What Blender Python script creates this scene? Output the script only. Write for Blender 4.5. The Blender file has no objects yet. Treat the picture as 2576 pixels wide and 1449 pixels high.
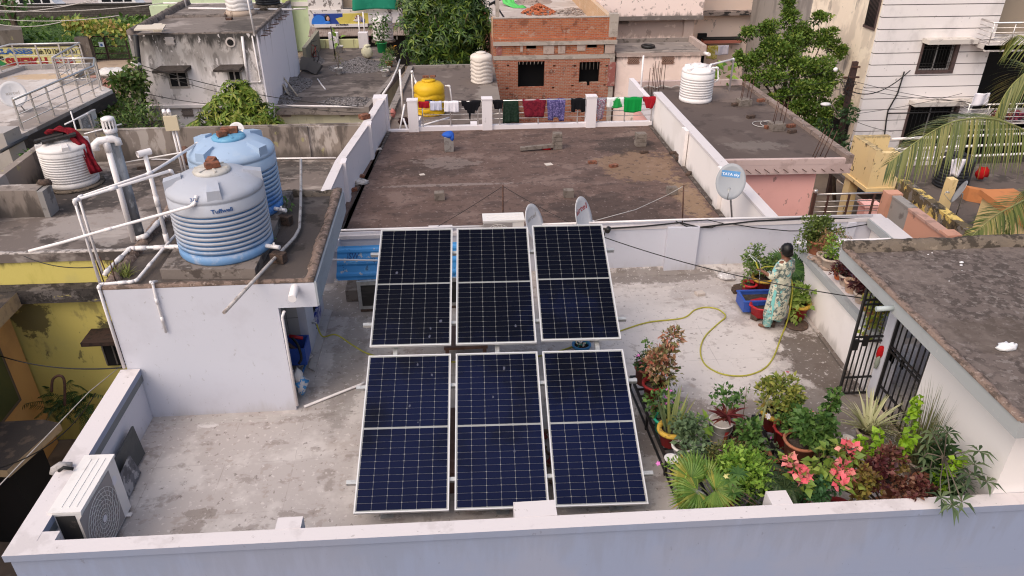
import bpy,math,random
from mathutils import Vector,Matrix,noise
from math import sin,cos,pi,radians
random.seed(7)
SC=bpy.context.scene
COL=SC.collection
V=Vector
# ------------------ camera
F,CX,CY=1867.0,1288.0,724.5
TH,YW,H=radians(29.68),radians(4.6),7.0
FW=V((sin(YW)*cos(TH),cos(YW)*cos(TH),-sin(TH)))
RT=V((cos(YW),-sin(YW),0))
UP=V((sin(YW)*sin(TH),cos(YW)*sin(TH),cos(TH)))
EYE=V((0,0,H))
def _ray(u,v): return FW+RT*((u-CX)/F)-UP*((v-CY)/F)
def at(u,v,z=0.0):
 d=_ray(u,v); return EYE+d*((z-H)/d.z)
def aty(u,v,y):
 d=_ray(u,v); return EYE+d*(y/d.y)
def atx(u,v,x):
 d=_ray(u,v); return EYE+d*(x/d.x)
def up_to(u,v,p):
 "height on the vertical through p that shows at (u, v)"
 return aty(u,v,p.y)
cam_d=bpy.data.cameras.new("camera");cam=bpy.data.objects.new("camera",cam_d)
COL.objects.link(cam);cam.location=EYE
cam.rotation_euler=(radians(90)-TH,0,-YW)
cam_d.sensor_width=36;cam_d.lens=36*F/2576;cam_d.clip_end=2000;cam_d.clip_start=.1
SC.camera=cam
# ------------------ objects
def props(o,label=None,cat=None,group=None,kind=None):
 if label:o["label"]=label
 if cat:o["category"]=cat
 if group:o["group"]=group
 if kind:o["kind"]=kind
 return o
def thing(name,label,cat,loc,group=None):
 o=bpy.data.objects.new(name,None);COL.objects.link(o)
 o.empty_display_size=.1;o.location=loc
 return props(o,label,cat,group)
def wloc(o):
 p=V((0,0,0))
 while o:p+=o.location;o=o.parent
 return p
class MB:
 def __init__(s):s.v=[];s.f=[];s.m=[];s.sm=[]
 def add(s,vs,fs,m=0,smooth=False):
  b=len(s.v);s.v+=[tuple(p) for p in vs]
  for f in fs:s.f.append([b+i for i in f]);s.m.append(m);s.sm.append(smooth)
  return s
 def quad(s,a,b,c,d,m=0): return s.add([a,b,c,d],[(0,1,2,3)],m)
 def hexa(s,p,m=0):
  "8 corners: bottom 4 counter-clockwise, then top 4"
  return s.add(p,[(3,2,1,0),(4,5,6,7),(0,1,5,4),(1,2,6,5),(2,3,7,6),(3,0,4,7)],m)
 def box(s,x0,x1,y0,y1,z0,z1,m=0):
  return s.hexa([(x0,y0,z0),(x1,y0,z0),(x1,y1,z0),(x0,y1,z0),(x0,y0,z1),(x1,y0,z1),(x1,y1,z1),(x0,y1,z1)],m)
 def obox(s,c,ax,ay,az,m=0):
  "box at centre c with half-axis vectors"
  c,ax,ay,az=V(c),V(ax),V(ay),V(az)
  q=[c-ax-ay-az,c+ax-ay-az,c+ax+ay-az,c-ax+ay-az,c-ax-ay+az,c+ax-ay+az,c+ax+ay+az,c-ax+ay+az]
  return s.hexa(q,m)
 def bar(s,a,b,w,h,m=0,upv=(0,0,1)):
  a,b=V(a),V(b);d=(b-a);L=d.length;d.normalize()
  sd=d.cross(V(upv))
  if sd.length<1e-4:sd=V((1,0,0))
  sd.normalize();u=sd.cross(d)
  return s.obox((a+b)/2,d*L/2,sd*w/2,u*h/2,m)
 def prism(s,poly,z0,z1,m=0,mside=None,bottom=True):
  n=len(poly);vs=[(p[0],p[1],z0) for p in poly]+[(p[0],p[1],z1) for p in poly]
  ar=sum(poly[i][0]*poly[(i+1)%n][1]-poly[(i+1)%n][0]*poly[i][1] for i in range(n))
  idx=list(range(n)) if ar>0 else list(range(n))[::-1]
  s.add(vs,[tuple(n+i for i in idx)]+([tuple(idx[::-1])] if bottom else []),m)
  b=len(s.v)-2*n
  for k in range(n):
   i,j=idx[k],idx[(k+1)%n]
   s.f.append([b+i,b+j,b+n+j,b+n+i]);s.m.append(m if mside is None else mside);s.sm.append(False)
  return s
 def tube(s,pts,r,n=8,m=0,cap=True,r1=None):
  pts=[V(p) for p in pts];k=len(pts)
  vs=[];fs=[];prev=None
  for i,p in enumerate(pts):
   d=(pts[min(i+1,k-1)]-pts[max(i-1,0)])
   if d.length<1e-6:d=V((0,0,1))
   d.normalize()
   if prev is None:
    a=V((0,0,1)) if abs(d.z)<.9 else V((1,0,0))
    u=d.cross(a).normalized()
   else :
    u=(prev-d*prev.dot(d))
    if u.length<1e-4:u=d.cross(V((1,0,.3)))
    u.normalize()
   prev=u;w=d.cross(u)
   rr=r if r1 is None else r+(r1-r)*i/(k-1)
   vs+=[p+(u*cos(2*pi*j/n)+w*sin(2*pi*j/n))*rr for j in range(n)]
  for i in range(k-1):
   for j in range(n):
    fs.append((i*n+j,i*n+(j+1)%n,(i+1)*n+(j+1)%n,(i+1)*n+j))
  s.add(vs,fs,m,True)
  if cap:
   b=len(s.v)-k*n
   for f in ([b+j for j in range(n)][::-1],[b+(k-1)*n+j for j in range(n)]):
    s.f.append(f);s.m.append(m);s.sm.append(False)
  return s
 def lathe(s,prof,c,n=24,m=0,sx=1,sy=1,smooth=True,cap=True):
  c=V(c);vs=[];fs=[];k=len(prof)
  for r,z in prof:vs+=[(c.x+r*sx*cos(2*pi*j/n),c.y+r*sy*sin(2*pi*j/n),c.z+z) for j in range(n)]
  for i in range(k-1):
   for j in range(n):fs.append((i*n+j,i*n+(j+1)%n,(i+1)*n+(j+1)%n,(i+1)*n+j))
  s.add(vs,fs,m,smooth)
  b=len(s.v)-k*n
  if cap and prof[-1][0]>1e-4:s.f.append([b+(k-1)*n+j for j in range(n)]);s.m.append(m);s.sm.append(False)
  if cap and prof[0][0]>1e-4:s.f.append([b+j for j in range(n)][::-1]);s.m.append(m);s.sm.append(False)
  return s
 def blob(s,c,r,amp=.25,fr=1.5,m=0,n=10,seed=0,flat=1.0):
  "lumpy closed body; r is a radius or (rx, ry, rz)"
  c=V(c);rx,ry,rz=(r,r,r) if not hasattr(r,'__len__') else r
  vs=[];fs=[];k=n//2+1
  for i in range(k+1):
   t=pi*i/k
   for j in range(n):
    d=V((sin(t)*cos(2*pi*j/n),sin(t)*sin(2*pi*j/n),-cos(t)))
    q=1+amp*noise.noise(d*fr+V((seed*3.1,seed*1.7,seed)))
    vs.append((c.x+d.x*rx*q,c.y+d.y*ry*q,c.z+d.z*rz*q*(flat if d.z<0 else 1)))
  for i in range(k):
   for j in range(n):fs.append((i*n+j,i*n+(j+1)%n,(i+1)*n+(j+1)%n,(i+1)*n+j))
  return s.add(vs,fs,m,True)
 def build(s,name,mats,parent=None,loc=None):
  if not isinstance(mats,(list,tuple)):mats=[mats]
  if parent is not None:o0=wloc(parent)
  elif loc is not None:o0=V(loc)
  else :
   xs,ys,zs=zip(*s.v);o0=V(((min(xs)+max(xs))/2,(min(ys)+max(ys))/2,min(zs)))
  me=bpy.data.meshes.new(name)
  me.from_pydata([(x-o0.x,y-o0.y,z-o0.z) for x,y,z in s.v],[],s.f)
  for m in mats:me.materials.append(m)
  me.polygons.foreach_set("material_index",s.m);me.polygons.foreach_set("use_smooth",s.sm)
  me.update()
  o=bpy.data.objects.new(name,me);COL.objects.link(o)
  if parent is not None:o.parent=parent
  else :o.location=o0
  return o
def copy_tree(o,loc=None,parent=None):
 c=o.copy();COL.objects.link(c)
 if parent is not None:c.parent=parent
 if loc is not None:c.location=loc
 for ch in list(o.children):copy_tree(ch,None,c)
 return c
def letters(text,size,name="lettering",mat=None,parent=None,origin=(0,0,0),ex=(1,0,0),ez=(0,0,1),bend=None,thick=.004,bold=0.0,width=None):
 "writing as a thin mesh; bend(x, z, d) -> point"
 cu=bpy.data.curves.new("writing",'FONT');cu.body=text;cu.size=size;cu.extrude=thick;cu.offset=bold
 cu.resolution_u=3
 ob=bpy.data.objects.new("writing",cu);COL.objects.link(ob)
 dg=bpy.context.evaluated_depsgraph_get();dg.update()
 me=bpy.data.meshes.new_from_object(ob.evaluated_get(dg))
 bpy.data.objects.remove(ob);bpy.data.curves.remove(cu)
 xs=[v.co.x for v in me.vertices];k=1.0
 if width and xs:k=width/max(1e-6,max(xs)-min(xs))
 origin,ex,ez=V(origin),V(ex).normalized(),V(ez).normalized();nrm=ex.cross(ez)
 mb=MB();vs=[]
 for v in me.vertices:
  x,y,d=v.co.x*k,v.co.y,v.co.z
  vs.append(bend(x,y,d) if bend else origin+ex*x+ez*y+nrm*d)
 mb.add(vs,[tuple(p.vertices) for p in me.polygons])
 bpy.data.meshes.remove(me)
 return mb.build(name,mat,parent)
 # ------------------ materials
def lin(c):
 return tuple(((x/255)/12.92 if x/255<=.04045 else (((x/255)+.055)/1.055)**2.4) for x in c)
class NT:
 def __init__(s,name):
  s.m=bpy.data.materials.new(name);s.m.use_nodes=True;s.t=s.m.node_tree;s.t.nodes.clear()
  s.out=s.n('ShaderNodeOutputMaterial')
 def n(s,typ,**kw):
  nd=s.t.nodes.new(typ)
  for k,v in kw.items():setattr(nd,k,v)
  return nd
 def l(s,a,b):s.t.links.new(a,b)
 def val(s,sock,x):
  if hasattr(x,'is_linked') or isinstance(x,bpy.types.NodeSocket):s.l(x,sock)
  else :sock.default_value=x
 def math(s,op,a,b=0.0,c=None,clamp=False):
  nd=s.n('ShaderNodeMath',operation=op,use_clamp=clamp);s.val(nd.inputs[0],a);s.val(nd.inputs[1],b)
  if c is not None:s.val(nd.inputs[2],c)
  return nd.outputs[0]
 def vmath(s,op,a,b=(0,0,0)):
  nd=s.n('ShaderNodeVectorMath',operation=op);s.val(nd.inputs[0],a);s.val(nd.inputs[1],b); return nd
 def noise(s,vec,scale=1.0,detail=3.0,rough=.55,distort=0.0):
  nd=s.n('ShaderNodeTexNoise');s.l(vec,nd.inputs['Vector']);nd.inputs['Scale'].default_value=scale
  nd.inputs['Detail'].default_value=detail;nd.inputs['Roughness'].default_value=rough
  nd.inputs['Distortion'].default_value=distort; return nd.outputs['Fac']
 def ramp(s,x,lo,hi,smooth=True):
  nd=s.n('ShaderNodeMapRange');nd.interpolation_type='SMOOTHSTEP' if smooth else 'LINEAR'
  s.val(nd.inputs[0],x);nd.inputs[1].default_value=lo;nd.inputs[2].default_value=hi; return nd.outputs[0]
 def mix(s,fac,a,b):
  nd=s.n('ShaderNodeMix',data_type='RGBA');s.val(nd.inputs[0],fac)
  for sock,x in ((nd.inputs[6],a),(nd.inputs[7],b)):
   if isinstance(x,(tuple,list)):sock.default_value=(*x[:3],1)
   else :s.l(x,sock)
  return nd.outputs[2]
MATS={}
def mat(name,base,layers=(),rough=.85,bump=None,metal=0.0,spec=.3,coat=0.0):
 """procedural surface. base: linear colour. layers painted one over the other:
    ('n', col, (sx,sy,sz), lo, hi, strength[, detail]) noise patches in world space
    ('p', col, centre, radii, raggedness, strength)    one patch with its own place
    ('z', col, zfull, znone, streak scale, strength)   streaks running down from an edge
    ('g', col, axis, period, width, strength)          joints
    ('b', mortar, brick w, brick h, mortar size, col2)  bricks"""
 if name in MATS: return MATS[name]
 t=NT(name);P=t.n('ShaderNodeNewGeometry').outputs['Position']
 xyz=t.n('ShaderNodeSeparateXYZ');t.l(P,xyz.inputs[0]);X,Y,Z=xyz.outputs
 col=base
 for L in layers:
  k=L[0]
  if k=='n':
   sc=t.vmath('MULTIPLY',P,L[2]).outputs[0]
   c_=.5+((L[3]+L[4])/2-.5)*.72;h_=(L[4]-L[3])*.24;f=t.ramp(t.noise(sc,1.0,L[6] if len(L)>6 else 5.0,.62),c_-h_,c_+h_);f=t.math('MULTIPLY',f,L[5])
  elif k=='p':
   d=t.vmath('SUBTRACT',P,L[2]).outputs[0];d=t.vmath('DIVIDE',d,L[3]).outputs[0]
   ln=t.vmath('LENGTH',d).outputs['Value']
   k_=max(1.6,min(7.0,1.5/min(L[3][0],L[3][1])));nz=t.noise(t.vmath('MULTIPLY',P,(k_,)*3).outputs[0],1.0,7.0,.68)
   r=t.math('ADD',ln,t.math('MULTIPLY',t.math('SUBTRACT',nz,.5),L[4]*2.5))
   f=t.math('MULTIPLY',t.ramp(r,1.05,.8),L[5])
  elif k=='z':
   g=t.ramp(Z,L[3],L[2],False)
   sc=t.vmath('MULTIPLY',P,(L[4],L[4],L[4]*.16)).outputs[0]
   nz=t.noise(sc,1.0,6.0,.65)
   f=t.ramp(t.math('ADD',g,t.math('MULTIPLY',t.math('SUBTRACT',nz,.5),1.9)),.35,.85);f=t.math('MULTIPLY',f,L[5])
  elif k=='g':
   c={'x':X,'y':Y,'z':Z}[L[2]]
   w=t.noise(t.vmath('MULTIPLY',P,(.8,.8,.8)).outputs[0],1.0,2.0)
   c=t.math('ADD',c,t.math('MULTIPLY',w,.05))
   fr=t.math('FRACT',t.math('DIVIDE',c,L[3]));d=t.math('ABSOLUTE',t.math('SUBTRACT',fr,.5))
   nz=t.noise(t.vmath('MULTIPLY',P,(3,3,3)).outputs[0],1.0,3.0)
   f=t.math('MULTIPLY',t.math('LESS_THAN',d,L[4]/L[3]/2),t.math('MULTIPLY',t.ramp(nz,.4,.6),L[5]))
  elif k=='b':
   cb=t.n('ShaderNodeCombineXYZ');t.l(t.math('ADD',X,Y),cb.inputs[0]);t.l(Z,cb.inputs[1])
   wob=t.n('ShaderNodeTexNoise');t.l(P,wob.inputs['Vector']);wob.inputs['Scale'].default_value=6.0
   wv=t.vmath('SCALE',t.vmath('SUBTRACT',wob.outputs['Color'],(.5,.5,.5)).outputs[0]);wv.inputs['Scale'].default_value=.035
   br=t.n('ShaderNodeTexBrick');t.l(t.vmath('ADD',cb.outputs[0],wv.outputs[0]).outputs[0],br.inputs['Vector'])
   br.inputs['Scale'].default_value=1.0;br.inputs['Brick Width'].default_value=L[2];br.inputs['Row Height'].default_value=L[3]
   br.inputs['Mortar Size'].default_value=L[4];br.inputs['Mortar Smooth'].default_value=.2;br.inputs['Bias'].default_value=.0
   br.inputs['Color1'].default_value=(*base,1);br.inputs['Color2'].default_value=(*L[5],1);br.inputs['Mortar'].default_value=(*L[1],1)
   col=br.outputs['Color'];t.brickfac=br.outputs['Fac']; continue
  col=t.mix(f,col,L[1])
 b=t.n('ShaderNodeBsdfPrincipled')
 if isinstance(col,tuple):b.inputs['Base Color'].default_value=(*col,1)
 else :t.l(col,b.inputs['Base Color'])
 b.inputs['Roughness'].default_value=rough;b.inputs['Metallic'].default_value=metal
 b.inputs['Specular IOR Level'].default_value=spec;b.inputs['Coat Weight'].default_value=coat
 if bump:
  h=t.noise(t.vmath('MULTIPLY',P,(bump[0],)*3).outputs[0],1.0,6.0,.65)
  if hasattr(t,'brickfac'):h=t.math('SUBTRACT',h,t.math('MULTIPLY',t.brickfac,1.2))
  bp=t.n('ShaderNodeBump');bp.inputs['Strength'].default_value=bump[1];bp.inputs['Distance'].default_value=bump[2] if len(bump)>2 else .02
  t.l(h,bp.inputs['Height']);t.l(bp.outputs[0],b.inputs['Normal'])
 t.l(b.outputs[0],t.out.inputs[0]);MATS[name]=t.m
 return t.m
def leaf_mat(name,cols,trans=.3,rough=.5):
 "each leaf takes its own tone"
 if name in MATS: return MATS[name]
 t=NT(name);g=t.n('ShaderNodeNewGeometry');cr=t.n('ShaderNodeValToRGB');e=cr.color_ramp.elements
 while len(e)<len(cols):e.new(.5)
 for i,c in enumerate(cols):e[i].position=i/max(1,len(cols)-1);e[i].color=(*c,1)
 t.l(g.outputs['Random Per Island'],cr.inputs[0])
 b=t.n('ShaderNodeBsdfPrincipled');t.l(cr.outputs[0],b.inputs['Base Color']);b.inputs['Roughness'].default_value=rough
 b.inputs['Specular IOR Level'].default_value=.35
 tr=t.n('ShaderNodeBsdfTranslucent');t.l(cr.outputs[0],tr.inputs[0]);mx=t.n('ShaderNodeMixShader');mx.inputs[0].default_value=trans
 t.l(b.outputs[0],mx.inputs[1]);t.l(tr.outputs[0],mx.inputs[2]);t.l(mx.outputs[0],t.out.inputs[0]);MATS[name]=t.m
 return t.m
def cloth_mat(name,base,cols=(),scale=14,rough=.9):
 "printed cloth: blotches of each colour"
 return mat(name,base,[('n',c,(scale*(1+.3*i),)*3,.5,.56,.95,2.0) for i,c in enumerate(cols)],rough,(60,.15,.004),spec=.1)
W_PAINT=mat("white_paint",(.72,.66,.665),[('n',(.52,.47,.46),(1.1,1.1,.5),.55,.82,.5),('n',(.30,.27,.25),(9,9,3),.66,.8,.35)],.8,(30,.25,.006))
W_TOP=mat("weathered_white_coping",(.63,.575,.57),[('n',(.49,.44,.43),(2,2,2),.55,.75,.55),('n',(.22,.19,.17),(14,14,14),.68,.8,.5)],.85,(24,.3,.006))
W_WARM=mat("warm_lit_white_wall",(.82,.76,.73),[('n',(.70,.64,.60),(.8,.8,.8),.55,.8,.4),('z',(.35,.31,.28),-.1,.35,2.5,.6)],.8,(25,.2,.005))  # white wall with the warm side light tinted into its colour
BLUE_WALL=mat("pale_blue_paint",(.27,.31,.43),[('n',(.30,.32,.41),(.5,.5,.5),.4,.7,.7),('z',(.22,.235,.28),.95,-.2,6,.3),('n',(.15,.15,.17),(16,16,7),.74,.8,.4)],.75,(18,.25,.006))
LAV_WALL=mat("cool_shade_white_paint",(.57,.565,.62),[('n',(.51,.495,.54),(.9,.9,.9),.45,.75,.6),('z',(.42,.39,.38),-.15,.4,3,.5),('n',(.3,.28,.27),(20,20,10),.69,.78,.4)],.8,(22,.3,.006))  # white paint with bluish sky shade tinted into its colour
GREY_TRIM=mat("grey_trim_paint",(.34,.345,.345),[('n',(.27,.27,.27),(1.5,1.5,3),.5,.75,.5),('n',(.5,.48,.46),(12,12,12),.68,.75,.5)],.7,(20,.2,.004))
DARK_TRIM=mat("dark_grey_trim_paint",(.15,.16,.17),[('n',(.2,.2,.2),(2,2,2),.5,.7,.5)],.7,(20,.2,.004))
# ------------------ main house
FLOOR=mat("terrace_concrete",(.48,.43,.405),[('n',(.60,.55,.52),(1.1,1.1,1.1),.45,.68,.8),('n',(.27,.225,.20),(2.0,2.6,2.2),.56,.72,.6),('n',(.33,.265,.225),(.7,.7,.7),.56,.76,.5),('p',(.67,.61,.575),(3.75,10.05,0),(1.6,1.35,3),.7,.85),('p',(.66,.60,.56),(2.9,11.7,0),(1.2,.7,3),.7,.6),('n',(.36,.30,.265),(4,4,4),.58,.72,.5),('p',(.12,.092,.075),(5.72,9.5,0),(.5,1.0,3),.9,.85),('p',(.15,.12,.10),(5.5,8.3,0),(.75,.7,3),.9,.75),('p',(.22,.18,.155),(3.8,7.9,0),(1.9,.75,3),.9,.75),('p',(.36,.31,.28),(3.5,7.5,0),(.7,.4,3),1.3,.7),('p',(.13,.11,.10),(.6,6.1,0),(2.6,.32,3),.9,.75),('p',(.20,.165,.14),(-2.0,12.0,0),(.8,.7,3),.8,.55),('p',(.17,.14,.12),(3.6,12.45,0),(1.8,.25,3),.9,.65),('p',(.24,.21,.19),(-1.85,9.9,0),(.3,1.7,3),.6,.5),('p',(.19,.15,.12),(-3.3,6.9,0),(.2,.11,2),1.4,.5),('p',(.70,.66,.64),(-3.7,8.62,0),(.16,.06,2),1.1,.8),('p',(.5,.46,.43),(-3.4,8.72,0),(1.1,.09,1),1.6,.7),('g',(.25,.22,.20),'x',.92,.010,.4),('g',(.25,.22,.20),'y',.92,.010,.35),('n',(.17,.14,.125),(11,11,11),.64,.74,.6),('n',(.68,.63,.60),(13,13,13),.62,.70,.55)],.85,(22,.35,.006),.35)  # one dark patch runs along the floor before the panels' front edge
ROOF_DARK=mat("mossy_roof_concrete",(.085,.068,.06),[('n',(.14,.115,.10),(1.5,1.5,1.5),.5,.72,.7),('n',(.035,.028,.024),(3,3,3),.52,.72,.8),('n',(.22,.19,.165),(7,7,7),.66,.78,.5)],.95,(14,.5,.015))
ROUGH_EDGE=mat("crumbling_edge_mortar",(.22,.155,.125),[('n',(.10,.072,.058),(9,9,9),.45,.65,.9),('n',(.36,.28,.24),(14,14,14),.58,.72,.7)],.95,(16,.9,.03))
SLAB_TOP=mat("speckled_roof_screed",(.135,.105,.092),[('n',(.065,.05,.043),(9,9,9),.42,.62,.85,3.0),('n',(.23,.195,.175),(13,13,13),.56,.7,.65,3.0),('p',(.10,.075,.06),(6.3,6.9,2.2),(.8,.35,2),1.0,.6),('n',(.19,.15,.13),(.8,.8,.8),.5,.72,.5)],.95,(30,.5,.01))
MOSS_KERB=mat("mossy_kerb",(.16,.125,.095),[('n',(.045,.035,.026),(5,5,9),.45,.62,.9),('n',(.27,.215,.16),(9,9,9),.58,.74,.7)],.95,(14,.9,.03))
TILE_W=mat("pale_wall_tile",(.45,.42,.39),[('g',(.12,.11,.10),'z',.3,.012,.9),('g',(.12,.11,.10),'x',.22,.012,.9),('n',(.3,.28,.26),(3,3,20),.6,.7,.5)],.35)
BLUE_TILE=mat("blue_wall_tile",(.035,.05,.30),[('n',(.5,.5,.6),(9,9,9),.54,.56,.9,1.0)],.3)
DARKVOID=mat("dark_interior",(.012,.011,.011),(),.9)
PVC=mat("white_pvc",(.78,.73,.72),[('n',(.68,.63,.60),(5,5,5),.58,.75,.4)],.45,None,0,.4)
PVC_OLD=mat("dirty_pvc",(.42,.38,.36),[('n',(.20,.16,.14),(9,9,9),.5,.66,.8),('n',(.6,.56,.54),(6,6,6),.58,.7,.5)],.6)
BLACK_IRON=mat("black_painted_iron",(.014,.013,.013),[('n',(.07,.035,.02),(20,20,20),.66,.74,.6)],.5,None,0,.4)
RUST=mat("rusty_iron",(.10,.05,.035),[('n',(.05,.03,.025),(18,18,18),.5,.6,.8)],.8)
GALV=mat("galvanised_steel",(.47,.47,.46),[('n',(.34,.34,.34),(14,14,14),.5,.65,.6)],.42,None,.6)
STEEL=mat("stainless_steel",(.62,.585,.56),[('n',(.42,.40,.38),(11,11,11),.5,.7,.5)],.3,None,.75)
ZP=.87
house=thing("house","white house with a grey concrete terrace carrying the solar panels and potted garden","house",(0,9,-5.5))
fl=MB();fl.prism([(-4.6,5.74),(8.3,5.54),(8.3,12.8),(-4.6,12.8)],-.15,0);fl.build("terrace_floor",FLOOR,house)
def yf(x): return 5.645-.0158*(x+4.75)
m=MB()
m.prism([(-4.74,yf(-4.74)+.012),(13,yf(13)+.012),(13,12.86),(-4.74,12.86)],-5.5,-.152);m.build("lower_wall",BLUE_WALL,house)
m=MB()
yi=.16
m.prism([(-4.74,yf(-4.74)+.012),(13,yf(13)+.012),(13,yf(13)+yi-.01),(-4.74,yf(-4.74)+yi-.01)],-.151,ZP-.09,0)
fp=m.build("parapet",BLUE_WALL,house)
m=MB();m.prism([(-4.775,yf(-4.775)-.02),(13,yf(13)-.008),(13,yf(13)+yi),(-4.51,yf(-4.51)+yi),(-4.51,8.86),(-4.775,8.86)],ZP-.09,ZP,0,1);m.build("coping",[W_TOP,BLUE_WALL],fp)
m=MB();m.prism([(-4.74,5.82),(-4.54,5.82),(-4.54,8.86),(-4.74,8.86)],-.15,ZP-.0905,0);m.box(-4.55,-4.513,5.83,8.86,ZP-.2,ZP-.092,1)
lp=m.build("parapet",[LAV_WALL,DARK_TRIM],house)
for (u0,u1,v,dd) in ((697,760,1311,.16),(1292,1398,1273,.22),(1932,1985,1249,.2)):
 a,b=at(u0,v,ZP),at(u1,v,ZP)
 MB().box(a.x,b.x,yf(a.x)+yi-.004,yf(a.x)+yi+dd,-.1,ZP+.003).build("parapet_pier",W_TOP,house)
MB().box(-4.52,-4.33,yf(-4.4)+yi-.004,yf(-4.4)+yi+.13,-.1,ZP-.003).build("parapet_pier",W_TOP,house)
YB=12.7
m=MB();m.box(-2.6,8.3,YB,YB+.12,-.1,.93,0);m.box(-2.6,8.36,YB-.02,YB+.17,.93,1.0,1)
for u0,u1 in ((1678,1757),):
 a,b=aty(u0,570,YB),aty(u1,570,YB);m.box(a.x,b.x,YB-.1,YB-.001,-.1,.97,0)
m.box(-2.6,-2.2,YB-.10,YB-.001,.72,.96,0)
m.box(2.28,2.62,YB+.0,YB+.2,1.001,1.06,1);m.box(-.55,-.1,YB,YB+.2,1.001,1.06,1)
m.box(7.62,7.78,YB-.06,YB-.001,-.1,.925,0)
m.build("parapet",[LAV_WALL,W_TOP],house)
m=MB();m.add([(-2.4,12.701,.001),(8.15,12.701,.001),(8.15,12.5,.004),(-2.4,12.5,.004),(-2.4,12.701,.1),(8.15,12.701,.1)],[(3,2,5,4)],0)
m.build("floor_fillet",FLOOR,house)
m=MB();m.prism([(8.14,11.6),(8.34,11.6),(8.3,12.69),(8.14,12.69)],-.1,.9,0);m.prism([(8.04,5.6),(8.40,5.6),(8.40,12.68),(8.04,12.68)],.90,.995,1);m.box(8.0,8.038,9.5,12.68,.84,.99,2)
m.build("parapet",[W_WARM,W_TOP,GREY_TRIM],house)
RWX=6.12
m=MB();m.prism([(RWX-.04,8.58),(RWX+.14,8.58),(RWX+.2,11.6),(RWX+.05,11.6)],-.1,.93,0);m.prism([(RWX+.0,8.5),(RWX+.66,8.5),(RWX+.66,11.64),(RWX+.0,11.64)],.93,1.045,1)
m.prism([(RWX-.10,8.58),(RWX-.002,8.58),(RWX-.002,11.6),(RWX-.06,11.6)],.92,1.042,2)
m.box(RWX+.1,8.13,11.7,11.84,-.1,.985,0)
m.prism([(RWX-.11,8.58),(RWX-.04,8.58),(RWX+.05,11.6),(RWX-.02,11.6)],.0,.035,3)
m.build("stairwell_wall",[W_WARM,W_TOP,GREY_TRIM,FLOOR],house)
m=MB();m.prism([(5.86,yf(5.8)+yi+.003),(6.3,yf(5.8)+yi+.003),(6.3,7.55),(6.1,7.55)],-.1,1.97,0)
m.box(6.1,6.32,8.39,8.57,-.1,1.97,1);m.box(6.1,6.32,7.551,8.388,1.85,1.97,1)
wg=m.build("right_wing",[W_WARM,LAV_WALL],house)
m=MB();m.box(6.05,6.22,7.55,8.39,.0,.03,0);m.build("threshold",mat("sandstone_step",(.45,.36,.28),[('n',(.33,.26,.2),(6,6,6),.5,.7,.6)],.8),wg)
m=MB();m.prism([(5.52,5.33),(13,5.25),(13,9.27),(5.56,9.27)],1.97,2.17,0,1,True)
rr=m.build("roof_slab",[SLAB_TOP,mat("grey_fascia_paint",(.36,.37,.37),[('n',(.31,.31,.31),(2,2,4),.5,.75,.5),('n',(.46,.44,.43),(14,14,14),.7,.76,.5)],.7,(24,.2,.004))],house)
def rough_strip(mb,a,b,w,h,seg=.06,jz=.3,jw=.25,m=0,seed=1):
 "an uneven strip of broken mortar between a and b"
 a,b=V(a),V(b);d=b-a;L=d.length;d.normalize();s=V((-d.y,d.x,0));seg=max(.035,L/400);n=max(2,int(L/seg));rows=[]
 for i in range(n+1):
  p=a+d*(L*i/n);q=p*2.2+V((seed,0,0));q2=p*9+V((0,seed,0));u=noise.noise(q)+.7*noise.noise(q2)+.5*noise.noise(p*23);v_=noise.noise(q+V((7,3,1)))+.8*noise.noise(q2+V((5,9,2)))+.5*noise.noise(p*21)
  hh=h*(1+jz*u);ww=w*(1+jw*v_)
  rows+=[p+s*0.001,p+s*.004+V((0,0,hh*.8)),p+s*ww*.4+V((0,0,hh)),p+s*ww*.8+V((0,0,hh*.7)),p+s*ww+V((0,0,-.005))]
 fs=[(i*5+j,(i+1)*5+j,(i+1)*5+j+1,i*5+j+1) for i in range(n) for j in range(4)]
 fs+=[(0,1,2,3,4),tuple(n*5+j for j in (4,3,2,1,0))]
 mb.add(rows,fs,m,True)
m=MB();rough_strip(m,(5.53,9.2,2.171),(5.50,5.36,2.171),.13,.045,.05,.3,.25,seed=3);m.build("roof_edge",ROUGH_EDGE,rr)
m=MB();rough_strip(m,(13,9.27,2.171),(5.555,9.27,2.171),.22,.13,.05,.16,.1,seed=5);m.build("roof_kerb",MOSS_KERB,rr)
SX0,SX1,SY=-4.69,-2.48,8.87
m=MB()
m.prism([(SX0,SY),(SX1,SY),(SX1,SY+.1),(SX0+.1,SY+.1),(SX0+.1,12.0),(SX0,12.0)],-.1,2.14,0)
m.box(SX1-.12,SX1+.01,10.3,10.86,-.1,1.94,0);m.box(SX1-.12,SX1+.01,11.45,11.6,-.1,1.94,0);m.box(SX1-.12,SX1+.008,10.861,11.449,-.1,.12,0)
m.box(SX0+.1,SX1+.008,11.601,11.75,-.1,1.94,0)
sw=m.build("stair_room",LAV_WALL,house)
m=MB();m.box(-4.5,SX1-.121,10.3,10.4,0,1.94);m.build("tiled_partition",TILE_W,sw)
m=MB();m.box(SX1-.1,SX1-.02,10.861,11.449,.36,1.94);m.build("window",DARKVOID,sw)
m=MB();m.box(SX1-.06,SX1+.0165,10.9,11.42,.121,.355);m.build("tile_panel",BLUE_TILE,sw)
m=MB();m.prism([(SX1+.011,9.9),(SX1+.13,9.8),(SX1+.16,11.65),(SX1+.011,11.7)],0,.03);m.build("plinth_skirting",mat("pale_cement",(.45,.41,.39),[('n',(.3,.27,.25),(6,6,6),.5,.7,.7)],.9),sw)
RX1=-1.95
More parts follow.
